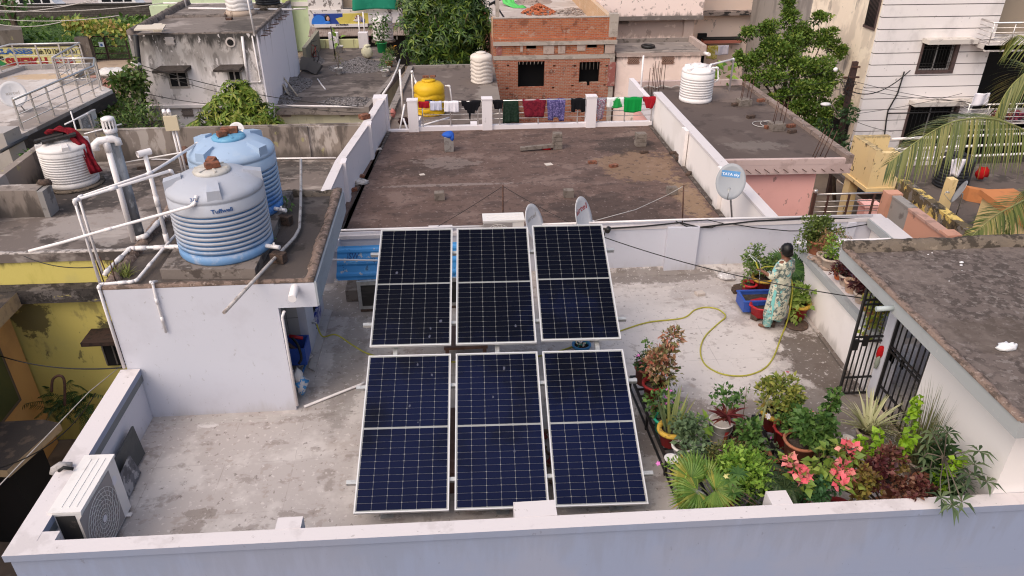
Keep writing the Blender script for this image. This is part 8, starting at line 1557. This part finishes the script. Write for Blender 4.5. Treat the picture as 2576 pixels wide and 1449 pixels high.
t=thing("leafy_tree","dark leafy tree low behind the salmon house, at the foot of the rusty pole","tree",V((16.1,28.2,GZ)));m=MB();bush(m,aty(2135,290,28.6),(.35,.4,.35),160,.17,.08,rg);bush(m,aty(2085,350,28.6),(1.0,.8,.7),420,.17,.08,rg,.4,.2,.3,8);bush(m,aty(2105,395,28.0),(.8,.8,.6),300,.17,.08,rg);add(t,"crown",m,L_DARK);m=MB();m.tube([(16.1,28.2,GZ),aty(2095,350,28.6)],.08,7);add(t,"trunk",m,BARK)
t=thing("neem_tree","small bright tree with drooping feathery leaves behind the stained wall","tree",V((-6.9,24.7,GZ)));m=MB();tips=[];md=MB()
for (u,v,y,r,n) in ((590,232,24.7,.52,26),(565,255,24.6,.5,24),(620,262,24.5,.62,32),(660,285,24.4,.6,28),(600,290,24.4,.7,34),(545,285,24.6,.5,22),(520,305,24.5,.4,14),(680,312,24.3,.45,18),(640,305,24.2,.55,24),(575,312,24.3,.5,20),(605,218,24.8,.3,10)):
 q=aty(u,v,y);tips.append(q)
 for k in range(n):
  d=rdir(rg,.35);p=q+d*r*.55*rg.random()**.4;e=p+V((d.x,d.y,.1))*.45+V((0,0,-.12));ln=e-p;s=ln.cross(V((0,0,1))).normalized()
  if k%3: continue
  for j in range(9):
   b=p.lerp(e,.15+.85*j/8)-V((0,0,.10*(j/8)**2))
   for sg in (1,-1):leaf(m,b,s*sg*.8+ln.normalized()*.5+V((0,0,-.45)),V((0,0,1)),.19,.055,.35)
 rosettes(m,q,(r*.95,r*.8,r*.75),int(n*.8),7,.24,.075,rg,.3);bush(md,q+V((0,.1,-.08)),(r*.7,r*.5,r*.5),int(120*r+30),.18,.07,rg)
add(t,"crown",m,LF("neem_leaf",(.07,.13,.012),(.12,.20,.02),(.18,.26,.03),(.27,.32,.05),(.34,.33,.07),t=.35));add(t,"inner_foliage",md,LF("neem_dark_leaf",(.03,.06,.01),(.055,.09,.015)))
m=MB();m.tube([(-6.9,24.7,GZ),(-6.95,24.7,-1.2)],.1,8,r1=.07);limbs(m,(-6.95,24.7,-1.3),tips,.035,rg);add(t,"trunk",m,BARK)
t=thing("sapling","thin dark sapling against the grimy house's foot","plant",aty(412,322,24.5)-V((0,0,1.6)));m=MB();q=aty(412,318,24.5)
for k in range(9):h=q+V((.0,0,.09*k));[leaf(m,h,V((cos(a),sin(a),.5)),V((0,0,1)),.17,.04,.2) for a in (k,k+2.1,k+4.2)]
add(t,"foliage",m,L_DARK);m=MB();m.tube([t.location,q+V((0,0,.75))],.012,5);add(t,"stem",m,STEM)
LPALM=leaf_mat("coconut_leaflet",[(.05,.075,.018),(.09,.12,.025),(.14,.17,.04),(.20,.21,.055),(.26,.25,.08),(.31,.28,.08)],.35,.4);RACH=mat("palm_midrib",(.24,.25,.08),[('n',(.16,.14,.06),(5,5,5),.5,.7,.7)],.6)
pc=aty(2665,425,13.3);t=thing("coconut_palm","coconut palm whose feathery fronds arch in over the yellow house","palm tree",V((pc.x,pc.y,GZ)))
m=MB();m.tube([(pc.x+.2,pc.y,GZ),(pc.x+.1,pc.y,-2),pc],.17,12,r1=.13);add(t,"trunk",m,mat("ringed_palm_trunk",(.22,.18,.14),[('n',(.1,.08,.06),(1,1,9),.5,.65,.8)],.95))
for pts,L,n,sd,sL,hg,fw in (([(2665,430,13.3),(2600,345,13.1),(2530,308,12.9),(2480,298,12.7),(2430,300,12.5),(2380,313,12.3),(2330,340,12.1),(2280,375,11.9),(2235,412,11.8)],1.05,104,(-.1,.75,.65),(.55,1),.85,.35),([(2665,420,13.3),(2640,250,13.6),(2600,180,13.8),(2560,200,13.9),(2525,243,13.9),(2500,300,13.8)],.95,54,(.1,.8,.5),(.85,.95),.5,.5),([(2665,440,13.3),(2620,480,12.7),(2573,505,12.2),(2547,519,11.9),(2513,537,11.6),(2480,562,11.3),(2440,598,11.0)],.62,60,(-.5,.6,.5),(.8,1),.5,.5),([(2665,430,13.3),(2640,440,13.5),(2600,470,13.8),(2560,520,13.9),(2530,580,13.9)],.75,40,None,(1,1),.8,.4),([(2665,410,13.3),(2655,300,13.9),(2620,150,14.3),(2570,90,14.6),(2535,110,14.8)],.8,46,(.2,.8,.4),(.9,1),.7,.5),([(2665,420,13.3),(2780,330,13.2),(2880,380,13.0)],.9,40,None,(1,1),.7,.4),([(2665,420,13.3),(2720,280,14.2),(2800,300,15.0)],.9,40,None,(1,1),.7,.4)):
 m=MB();frond(m,[aty(*p) for p in pts],L,.029,rg,int(n*1.15),sd,0,hg,sL,fw,1,.024);m.build("frond",[LPALM,RACH],t)
 # ------------------ ground and far scenery
props(MB().add([(-400,-200,GZ-.02),(400,-200,GZ-.02),(400,600,GZ-.02),(-400,600,GZ-.02)],[(0,1,2,3)]).build("ground",mat("dusty_ground",(.22,.165,.125),[('n',(.13,.10,.08),(.15,.15,.15),.45,.65,.8),('n',(.30,.24,.19),(.6,.6,.6),.55,.72,.6)],.95,(6,.5,.03)),None,(0,0,GZ-.02)),kind="structure")
m=MB();m.add([(-70,76.5,GZ),(20,76.5,GZ),(20,100,GZ),(-70,100,GZ)],[(0,1,2,3)]);props(m.build("road",mat("dusty_road",(.42,.36,.33),[('n',(.33,.28,.26),(.3,.3,.3),.45,.7,.7)],.95)),kind="structure")
m=MB();m.add([(-27,53.5,GZ),(-18,53.5,GZ),(-18,58.3,GZ),(-27,58.3,GZ)],[(0,1,2,3)]);props(m.build("path",mat("sandy_path",(.36,.27,.20),[('n',(.27,.2,.15),(.8,.8,.8),.45,.7,.7)],.95)),kind="structure")
m=MB();m.add([(-60,58.6,GZ+.01),(-20,58.6,GZ+.01),(-20,74.8,GZ+.01),(-60,74.8,GZ+.01)],[(0,1,2,3)]);props(m.build("field",mat("green_field",(.055,.10,.022),[('n',(.09,.15,.035),(1.5,1.5,1.5),.45,.65,.8),('n',(.03,.055,.015),(3,3,3),.52,.7,.7)],.95)),kind="structure")
rg=random.Random(31);m=MB()
for k in range(3600):p=V((rg.uniform(-50,-21),rg.uniform(58.8,74.5),GZ));s=rg.uniform(.6,1.3);d=rdir(rg,.9);leaf(m,p+V((0,0,rg.uniform(.05,.4))),d,V((0,0,1)),.5*s,.28*s,.2)
props(m.build("grass",LF("weedy_grass",(.045,.095,.015),(.07,.14,.022),(.11,.19,.03),(.16,.24,.05))),"knee-high green weeds filling the fenced lot","weeds",None,"stuff")
m=MB();bush(m,aty(300,290,27.5),(1.5,1.2,.55),900,.17,.10,rg,.4,.2,.3,14);bush(m,aty(320,230,30.5),(.9,.9,.8),700,.2,.15,rg,.2,.3,.3,10);bush(m,aty(345,200,31.5),(.3,.5,.9),170,.2,.15,rg);bush(m,aty(345,312,26),(1.6,.7,.3),500,.2,.06,rg,.6);bush(m,aty(285,250,30),(.9,.9,.7),320,.2,.12,rg,.3,.3,.3,6)
props(m.build("undergrowth",leaf_mat("creeper_leaf",[(.04,.08,.015),(.07,.13,.022),(.10,.17,.03),(.15,.20,.05),(.12,.10,.05)],.25)),"tangled creepers and weeds in the gap beside the grimy house","undergrowth",None,"stuff")
m=MB();m.prism([(-14.2,25),(-10.6,25),(-12.6,34),(-17,34)],GZ-.1,-2.6);props(m.build("earth_bank",mat("dark_earth",(.045,.035,.028),[('n',(.09,.07,.055),(2,2,2),.5,.7,.7)],.95,(8,.8,.04))),kind="structure")
m=MB();q=aty(215,165,50);m.box(-24.5,-18.0,49.5,50.0,GZ,GZ+1.2);props(m.build("boundary_wall",OLD_WALL),"low dark boundary wall across the end of the sandy path","wall")
m=MB();m.blob(aty(235,183,47)+V((1.2,0,0)),(1.0,.6,.25),.6,3,0,14,4);props(m.build("white_heap",mat("white_dust_heap",(.6,.57,.54),(),.9)),"low whitish heap at the roadside by the utility pole","heap")
m=MB()
for k in range(70):q=aty(275,212,36)+V((rg.uniform(-1.0,1.2),rg.uniform(-.8,.8),rg.uniform(-.4,.2)));b_=brick_mb(q,.3,.18,.1,rg.uniform(0,3),rg.uniform(-.5,.5),k);m.add(b_.v,b_.f)
props(m.build("brick_rubble",mat("pinkish_rubble",(.34,.19,.15),[('n',(.2,.12,.1),(3,3,3),.45,.65,.7)],.95)),"pinkish broken bricks strewn by the creepers beside the grimy house","rubble",None,"stuff")
CWALL=mat("dark_compound_wall",(.075,.062,.055),[('b',(.05,.042,.038),.42,.2,.03,(.095,.078,.068)),('n',(.13,.11,.10),(.7,.7,1.2),.56,.74,.7),('z',(.03,.025,.022),-4.2,-4.6,1.2,.7)],.95)
m=MB();m.box(-60,-22.5,75,75.35,GZ,-4.18);m.box(-60,-22.5,74.95,75.4,-4.179,-4.08);props(m.build("compound_wall",CWALL),"long dark blockwork wall at the far side of the green lot","wall")
def van(label,x,y,mtb):
 t=thing("van",label,"van",V((x,y,GZ)));W_,L_,Hh=1.6,3.8,1.75
 m=MB();pr=[(0,.3),(L_*.98,.3),(L_,.8),(L_*.93,1.0),(L_*.78,Hh),(.05,Hh),(0,1.0)];n=len(pr)
 vs=[(x+a,y-W_/2,GZ+b) for a,b in pr]+[(x+a,y+W_/2,GZ+b) for a,b in pr];m.add(vs,[tuple(range(n)),tuple(range(2*n-1,n-1,-1))]+[(i,n+i,n+(i+1)%n,(i+1)%n) for i in range(n)]);m.build("body",mtb,t)
 m=MB();
 for a0_,a1_ in ((.35,1.2),(1.35,2.3),(2.45,3.15)):m.box(x+a0_,x+a1_,y-W_/2-.012,y-W_/2-.002,GZ+1.05,GZ+1.55)
 m.build("windows",mat("dark_car_glass",(.015,.017,.02),(),.15),t)
 for wx in (.7,L_-.7):m=MB();m.tube([(x+wx,y-W_/2-.03,GZ+.31),(x+wx,y-W_/2+.18,GZ+.31)],.31,16);m.build("wheel",BLACK_IRON,t)
 return t
VAN_W=mat("white_van_paint",(.72,.70,.69),(),.35);q=at(166,12,GZ);van("white van parked beyond the dark wall, second vehicle from the bent tree",q.x-1.8,79.2,VAN_W);q=at(372,6,GZ);van("white van with a broad dark windscreen beyond the dark wall, by the green house",q.x-2.2,79.4,VAN_W)
def motorbike(label,x,y,mtb):
 t=thing("motorbike",label,"motorbike",V((x,y,GZ)))
 for wx in (-.6,.6):m=MB();ring(m,(x+wx,y,GZ+.3),.27,(1,0,0),(0,0,1),.06,18);m.build("wheel",BLACK_IRON,t)
 m=MB();m.blob((x,y,GZ+.55),(.5,.14,.2),.2,2,0,10,3);m.blob((x+.25,y,GZ+.8),(.25,.13,.14),.1,2,0,10,4);m.bar((x-.6,y,GZ+.3),(x,y,GZ+.5),.06,.06);m.bar((x+.6,y,GZ+.3),(x+.38,y,GZ+.95),.06,.06);m.build("frame",mtb,t)
 m=MB();m.blob((x-.28,y,GZ+.82),(.38,.13,.08),.1,2,0,10,2);m.tube([(x+.35,y-.32,GZ+1.0),(x+.38,y,GZ+.98),(x+.35,y+.32,GZ+1.0)],.02,5);m.build("seat",BLACK_IRON,t); return t
q=at(262,10,GZ);motorbike("grey motorbike parked between the two white vans beyond the dark wall",q.x,77.6,mat("grey_bike_metal",(.3,.29,.29),(),.4));q=at(88,10,GZ);motorbike("dark motorbike parked near the bent tree beyond the dark wall",q.x,77.6,BLACK_IRON)
m=MB();q=at(57,12,GZ);m.box(q.x-1.0,q.x+.9,77.4,78.6,GZ,GZ+1.3);m.box(q.x-1.1,q.x+1.0,77.3,78.7,GZ+1.3,GZ+1.4);props(m.build("kiosk",mat("brown_kiosk",(.13,.075,.055),[('n',(.2,.13,.1),(2,2,2),.5,.7,.6)],.9)),"small brown roadside kiosk beyond the dark wall","kiosk")
m=MB();m.box(-52,-38,96,99,GZ,GZ+3.5);m.box(-37,-20,98,101,GZ,GZ+4);props(m.build("roadside_wall",mat("pale_roadside_wall",(.5,.43,.4),[('n',(.36,.31,.28),(.5,.5,.5),.5,.7,.6)],.95)),"pale wall across the road beyond the parked vans","wall")
SIGN=mat("yellow_sign_paint",(.55,.50,.22),[('b',(.42,.37,.16),.42,.2,.012,(.58,.53,.25)),('n',(.35,.31,.15),(2,2,2),.58,.74,.6)],.9)
sx0,sx1=aty(-60,150,57).x,aty(197,120,57).x
sg=thing("painted_wall","yellow wall painted with blue, black and dark red advertising lettering","wall",V(((sx0+sx1)/2,57,GZ)))
m=MB();zt=aty(100,117,57).z;m.box(sx0,sx1,57,57.25,GZ,zt,0);m.box(sx0-.05,sx1+.1,56.95,57.3,zt,zt+.09,1);m.box(sx0,sx1,56.985,56.999,GZ,GZ+.06,1);m.build("wall_face",[SIGN,CWALL],sg)
def wl(text,u0,u1,v0,v1,mt,bold=.012):
 a,b=aty(u0,v1,56.98),aty(u1,v1,56.98);hgt=aty(u0,v0,56.98).z-a.z;letters(text,hgt/.72,"lettering",mt,sg,origin=a,ex=(1,0,0),ez=(0,0,1),thick=.006,bold=bold,width=b.x-a.x)
wl("CLASSES",-14,84,123,136,TXT_BLUE,.025);wl("( 6th TO 12th All Sub.)",88,194,124,136,BLACK_IRON,.008);wl("SHEIKH ASIF",19,194,146,168,mat("dark_red_paint",(.25,.02,.02),(),.7),.045);wl("AII",-14,12,142,151,BLACK_IRON,.02)
m=MB();a=aty(-2,160,56.97);k=.34;pts=[(-1,-.35),(.2,-.35),(.2,-.75),(1.1,0),(.2,.75),(.2,.35),(-1,.35)];m.add([a+V((x*k*1.3,0,z*k)) for x,z in pts],[tuple(range(7))]);m.build("painted_arrow",mat("green_paint",(.02,.18,.05),(),.7),sg)
m=MB();q0,q1=aty(195,95,57.2),aty(222,92,57.2);m.box(q0.x-.3,q1.x-.1,57.26,57.8,GZ,q0.z+.0);props(m.build("gate_pier",OLD_WALL),"rough cement gate pier at the end of the yellow painted wall","pier")
gt=thing("iron_gate","tall rusty mesh double gate under the yellow creeper","gate",V((-24.5,58,GZ)));gx0,gx1=aty(212,120,58).x,aty(322,120,58).x;gz1=aty(260,92,58).z
for i in range(2):
 a_,b_=gx0+(gx1-gx0)*i*.5+.03,gx0+(gx1-gx0)*(i*.5+.5)-.03;m=MB()
 for x in (a_,b_):m.box(x-.05,x+.05,57.97,58.03,GZ+.05,gz1+(.25 if (x==b_)!=bool(i) else 0))
 for z in (GZ+.06,GZ+.5,GZ+1.0,gz1):m.box(a_,b_,57.98,58.02,z-.04,z+.04)
 for k in range(1,14):x=a_+(b_-a_)*k/14;m.bar((x,58,GZ+.05),(x,58,gz1),.018,.018,0,(0,1,0))
 for k in range(1,9):z=GZ+.05+(gz1-GZ)*k/9;m.bar((a_,58,z),(b_,58,z),.012,.012)
 m.build("gate_leaf",mat("dark_brown_iron",(.035,.022,.018),(),.8),gt)
m=MB();a=aty(247,106,57.9);b=aty(263,118,57.9);m.box(a.x,b.x,57.9,57.93,b.z,a.z,0);m.box(a.x+.1,b.x-.1,57.885,57.899,b.z+.06,b.z+.22,1);m.build("notice_board",[mat("pale_blue_notice",(.55,.62,.7),(),.5),TXT_BLUE],gt)
m=MB();p0,p1=aty(158,52,57.6),aty(362,72,57.6)
for k in range(430):
 f_=rg.random();q=p0.lerp(p1,f_)+V((0,rg.uniform(-.5,.5),rg.uniform(-.3,.3)-.5*rg.random()**4));leaf(m,q,rdir(rg,-.3),rdir(rg,.6)+V((0,-.5,0)),.34*rg.uniform(.6,1.2),.28,.3)
for (u,dz) in ((165,.9),(172,.6),(222,.8),(270,1.3),(246,.5),(300,.5),(320,.8),(190,.4)):
 for k in range(14):f_=(u-158)/204;q=p0.lerp(p1,f_)+V((rg.uniform(-.2,.2),rg.uniform(-.3,.2),-dz*rg.random()));leaf(m,q,rdir(rg,-.5),rdir(rg,.4),.3,.24,.3)
cp=props(m.build("creeper",leaf_mat("yellowing_creeper_leaf",[(.12,.20,.03),(.22,.29,.04),(.33,.36,.07),(.48,.40,.12),(.50,.30,.13)],.3)),"yellowing creeper trailing along a wire above the rusty gate","creeper")
for k,(a,b,y) in enumerate((((-10,13),(245,2),50),((-10,26),(410,8),49),((-10,47),(300,39),48),((-10,60),(155,55),50),((-10,30),(250,-5),47))):wire(("uppermost far wire over the green lot","wire crossing the dark compound wall","wire just above the yellowing creeper","wire ending at the yellowing creeper","wire crossing the others over the parked vans")[k],sag(aty(*a,y),aty(*b,y-6),.2),.022,WIRE_L)
wire("long wire across the grimy house front to the small tree, upper",sag(aty(348,162,31.9),aty(900,268,30.5),.3),.016);wire("long wire across the grimy house front, lower",sag(aty(352,232,31.9),aty(700,268,30),.2),.014);wire("thin wire sagging from the utility pole to the gravelly roof",sag(aty(350,170,31.8),aty(990,285,28.5),.5),.012)
wire("wire hanging over the yellow wall beside the stair room",sag(aty(60,644,14.6),aty(236,672,9.4),.1),.008);wire("wire drooping across the lower yellow wall",sag(aty(-10,892,14.5),aty(306,925,9.0),.15),.012);wire("pale wire slanting over the dark sunshade",[aty(-10,1230,10),aty(225,985,13),aty(330,900,14.5)],.01,WIRE_L);wire("dark wires gathered under the orange house's shade",sag(aty(-10,1180,9.5),aty(240,990,13.5),.3),.012)
t=thing("bent_tree","bare forked tree leaning before the dark compound wall","tree",aty(40,95,66)-V((0,0,.6)));m=MB();q=[aty(40,105,66),aty(37,62,66),aty(18,25,66),aty(5,-20,66)];m.tube(spl(q,4),.3,8,r1=.14);m.tube([aty(37,62,66),aty(34,20,66),aty(33,-15,66)],.2,8,r1=.12);add(t,"trunk",m,BARK);m=MB();bush(m,aty(15,5,66),(2.0,1,.9),160,.5,.25,rg);add(t,"crown",m,L_MID)
m=MB();q=aty(20,100,63);m.hexa([aty(-20,115,60)-V((0,0,1)),aty(55,110,60)-V((0,0,1)),aty(50,66,66)-V((0,0,1)),aty(-20,66,66)-V((0,0,1)),aty(-20,78,60),aty(55,74,60),aty(50,64,66),aty(-20,64,66)]);props(m.build("ruined_wall",OLD_WALL),"crumbling grey wall stub before the green lot","wall")
LG=mat("mint_green_wash",(.52,.60,.40),[('n',(.42,.48,.33),(1,1,.5),.5,.72,.6)],.9)
m=MB();a,b=aty(408,10,62),aty(460,10,62);m.box(a.x,-9.5,60,66,GZ,-1.5,0);m.box(a.x+2.0,-9.5,59.9,59.999,-2.2,-1.9,1);m.box(a.x-.1,a.x+1.2,59.5,59.9,GZ,-2.0,0)
for x in (-14,-12.3,-10.2):m.box(x,x+.5,59.4,59.899,GZ,1.5,2)
m.box(a.x,-9.4,61,66,-1.499,3,1);props(m.build("house",[LG,W_PAINT,mat("lime_green_post",(.45,.52,.2),(),.9)]),"mint green house partly hidden behind the grimy house's tanks","house")
m=MB();m.tube([aty(410,8,59.3),aty(470,8,59.3)],.06,6);m.tube([aty(690,24,55),aty(770,22,55)],.05,6);props(m.build("pipe_rail",PVC),"white pipe rail in front of the mint green house","railing")
bbx=lambda u,v:aty(u,v,54)
sp_=thing("shop","row of shops with long advertising boards over a rusty awning","shop",V((-6.5,57,GZ)))
m=MB();m.box(-9.6,-3.0,54.6,62,GZ,-2.7,0);m.box(-9.6,-7.3,54.6,62,-1.62,3,1);m.box(-7.299,-2.4,55.2,62,-1.62,3,2);m.box(-9.6,-3.0,54.3,54.59,-2.7,-1.60,1);m.build("wall",[DARKVOID,mat("peeling_white_wash",(.62,.57,.54),[('n',(.14,.12,.11),(2.5,2.5,2.5),.58,.66,.9)],.9),mat("tan_wash",(.42,.32,.23),(),.9)],sp_)
m=MB();m.hexa([(-9.6,53.2,-3.15),(-2.8,53.2,-3.15),(-2.8,54.29,-2.75),(-9.6,54.29,-2.75),(-9.6,53.2,-3.1),(-2.8,53.2,-3.1),(-2.8,54.29,-2.70),(-9.6,54.29,-2.70)]);m.build("awning",mat("rusty_awning",(.24,.19,.165),[('g',(.12,.09,.08),'x',.14,.05,.8),('n',(.14,.09,.07),(1.5,1.5,1.5),.5,.7,.6)],.9),sp_)
m=MB();a,b=bbx(791,61),bbx(1003,31);z0,z1,zy=a.z,b.z-.05,54.0;xm1,xm2=bbx(862,40).x,bbx(926,40).x
m.box(a.x,xm1,54,54.2,z0,z1,0);m.box(xm1,xm2,54,54.2,z0,z1,1);m.box(xm2,b.x,54,54.2,z0,z1,2);m.box(a.x,bbx(925,60).x,53.9,54.1,z0-.2,z0-.001,2)
m.add([(bbx(803,50).x+.55*cos(k*pi/12),53.995,z0+.001+.60*sin(k*pi/12)) for k in range(13)],[tuple(range(13))],3);m.add([(xm1-.25,53.99,z0),(xm1+.3,53.99,z0),(xm1+.75,53.99,z1),(xm1-.5,53.99,z1-.3)],[(0,1,2,3)],1)
cxh=bbx(823,45).x;m.blob((cxh,54,z0+.38),(.19,.05,.24),.2,2,4,14,2);m.blob((cxh+.06,53.94,z0+.36),(.11,.03,.15),.05,2,5,14,3);m.blob((cxh+.0,53.96,z0+.1),(.2,.03,.1),.2,2,3,12,3);m.blob((bbx(903,48).x,53.98,z0+.33),(.28,.03,.2),.6,5,6,14,8);m.blob((bbx(898,52).x,53.97,z0+.22),(.26,.03,.08),.4,4,2,12,8);m.blob((bbx(914,52).x,53.97,z0+.2),(.12,.03,.16),.2,4,0,12,8)
cxb=bbx(982,45).x;m.blob((cxb,53.98,z0+.62),(.09,.02,.12),.1,2,4,12,2);m.blob((cxb,53.96,z0+.56),(.07,.02,.1),.05,2,7,12,2);m.blob((cxb,53.97,z0+.36),(.14,.02,.12),.1,2,7,12,2)
m.build("advertising_board",[mat("navy_board",(.02,.05,.24),(),.5),mat("mustard_board",(.55,.45,.10),(),.5),mat("pale_board",(.60,.56,.56),(),.5),mat("mid_blue_board",(.03,.16,.55),(),.5),HAIR,mat("face_tone",(.5,.3,.22),(),.6),mat("brown_snack",(.16,.06,.05),[('n',(.4,.36,.4),(5,5,5),.5,.6,.8)],.6),mat("grey_face",(.4,.38,.38),(),.6)],sp_)
letters("S. R. PROVISION",.16,"lettering",BLACK_IRON,sp_,origin=bbx(846,66)+V((0,-.12,.06)),thick=.004,bold=.006,width=bbx(877,60).x-bbx(846,60).x)
m=MB()
for k in range(26):m.box(-6.4+k*.11,-6.3+k*.11,54.2,54.3,-3.6+.3*(k%3),-3.4+.3*(k%3),k%4)
m.build("shop_goods",[mat("white_goods",(.6,.6,.6),(),.6),mat("green_goods",(.1,.35,.1),(),.6),mat("red_goods",(.4,.05,.1),(),.6),mat("blue_goods",(.08,.2,.5),(),.6)],sp_)
hang("large green shade net hung above the advertising boards","net",886,998,-8,26,53.7,mat("green_net",(.01,.20,.12),[('n',(.02,.26,.16),(.7,3,.7),.5,.6,.7)],.8),3,-.05)
m=MB();m.box(-3.3,-2.4,54.2,54.6,-2.5,.5);props(m.build("grey_tarpaulin",mat("grey_tarp",(.4,.36,.36),[('n',(.28,.25,.25),(1.5,1.5,1.5),.5,.7,.7)],.8)),"grey tarpaulin bundled beside the green shade net","tarpaulin")
m=MB();m.box(-1.5,2.6,58,64,GZ,2.5,0)
for k in range(9):m.box(1.0+.13*k,1.08+.13*k,57.93,57.999,-1.5,2.0,1)
props(m.build("house",[LG,mat("greyish_slats",(.42,.42,.36),(),.9)]),"pale green house with a slatted front, glimpsed behind the mango tree","house")
GP3="white pots on the dark gravelly roof"
gz_=-2.5
for k,(u,v,r,h,lab,mtl,n) in enumerate(((853,186,.2,.32,"white pot with thin twiggy stems, alone on the dark gravelly roof",L_OLIVE,26),(854,132,.24,.38,"white pot with two broad leaves at the dark roof's far parapet",L_LIME,6),(969,192,.2,.32,"white pot nearest the roof edge in the line of small pots",L_MID,60),(974,183,.2,.3,"white pot second from the near end in the line of small pots",L_MID,120),(980,168,.2,.28,"terracotta pot midway in the line of small pots",L_MID,130),(988,158,.2,.28,"marigold pot at the far end of the line of small pots",L_OLIVE,130))):
 t,b=planter(lab,at(u,v,gz_),r,h,TERRA if k in (4,) else WHITE_POT,None,None,GP3);m=MB();bush(m,b+V((0,0,.3 if k>1 else .45)),(.28,.25,.32 if k>1 else .4),n,.16 if k!=1 else .4,.05 if k!=1 else .2,rg,.8);add(t,"foliage",m,mtl)
 if k==5:m=MB();blossoms(m,[b+V((.1,-.1,.6)),b+V((.2,0,.65))],.1,rg,0,7);add(t,"flower",m,LF("marigold_petal",(.6,.25,.02),(.7,.32,.03)))
 if k<2:stems(t,b,[b+V((.1,0,.9)),b+V((-.1,0,.7))],.014)
t,b=planter("green tub with a leggy leafy shrub in front of the wavy tank",at(962,131,gz_),.3,.55,mat("bright_green_tub",(.02,.32,.10),(),.5),None,.26,GP3);m=MB();bush(m,b+V((0,0,.9)),(.55,.4,.8),170,.26,.1,rg,.3,.4,.3,9);bush(m,b+V((0,0,.15)),(.35,.3,.2),90,.2,.06,rg);add(t,"foliage",m,L_MID);stems(t,b,[b+V((.2,0,1.4)),b+V((-.4,0,1.1)),b+V((.4,0,.9))],.014)
t=thing("fern","dark bushy ferns rooted in the yellow wall above the black sunshade","fern",aty(150,1010,14.0));m=MB()
for k in range(40):q=aty(rg.uniform(110,235),rg.uniform(985,1035),14.6);d=rdir(rg,.3);d.y=-abs(d.y);e=q+d*rg.uniform(.4,.75)+V((0,0,-.15));frond(m,[q,q.lerp(e,.5)+V((0,0,.1)),e],.12,.02,rg,18,None,0,.4,(1,1),.4,0,.005)
add(t,"frond",m,LF("dark_fern",(.02,.05,.015),(.035,.075,.02),(.05,.10,.025)))
m=MB();m.tube(spl([aty(130,985,14.0),aty(133,955,14.0),aty(150,945,14.0),aty(162,960,14.0),aty(163,1020,14.0)]),.03,7);props(m.build("curved_pipe",RUST),"rusty hooked pipe rising from the ferns on the yellow wall","pipe")
t=thing("weed_tuft","yellow-green weed tuft at the rusty bars of the stair room roof","weeds",at(300,693,2.15));m=MB()
for k in range(110):a=rg.uniform(0,6.28);strap(m,at(305,692,2.15)+V((rg.uniform(-.13,.13),rg.uniform(-.1,.1),0)),V((cos(a),sin(a),rg.uniform(.3,1.5))),rg.uniform(.1,.24),.012,rg,.9,4)
add(t,"blades",m,LF("weed_blade",(.14,.18,.03),(.22,.25,.05),(.28,.26,.07)))
for k,(u,v,z,lab) in enumerate(((672,610,2.2,"small green weed growing at the foot of the paler blue tank"),(722,530,2.2,"small green weed by the farther blue tank's valve"),(95,435,-.3,"leafy young peepal plant beside the white ribbed tank"),(1818,212,.02,"broad-leaved seedling beside the clean white tank"))):
 p=at(u,v,z);t=thing("weed",lab,"weed",p);m=MB();big=(.1,.1,.28,.35)[k];bush(m,p+V((0,0,big)),(big*1.0,big*.8,big),(22,18,60,26)[k],(.08,.07,.2,.3)[k],(.05,.045,.15,.24)[k],rg,.3,.4);add(t,"foliage",m,L_MID if k!=3 else L_LIME)
 # ------------------ light
w=bpy.data.worlds.new("World");SC.world=w;w.use_nodes=True;nt=w.node_tree;bg=nt.nodes["Background"]
sky=nt.nodes.new('ShaderNodeTexSky');sky.sky_type='NISHITA';sky.sun_disc=False
EL,AZ=radians(50),radians(-133)
sky.sun_elevation=EL;sky.sun_rotation=AZ;sky.air_density=1.0;sky.dust_density=5.0;sky.ozone_density=.8
nt.links.new(sky.outputs[0],bg.inputs[0]);bg.inputs[1].default_value=.15
sd=bpy.data.lights.new("sun",'SUN');sd.energy=1.1;sd.angle=radians(100);sd.color=(1,.92,.84);so=bpy.data.objects.new("sun",sd);COL.objects.link(so)
dirv=V((sin(AZ)*cos(EL),cos(AZ)*cos(EL),sin(EL)));so.rotation_euler=dirv.to_track_quat('Z','Y').to_euler();so.location=(0,0,30)
SC.view_settings.view_transform='Standard';SC.view_settings.look='None';SC.view_settings.exposure=0.32;SC.view_settings.gamma=1.0
SC.render.engine='CYCLES';SC.cycles.max_bounces=6;SC.cycles.transparent_max_bounces=4;SC.cycles.use_denoising=True;SC.cycles.filter_width=1.15
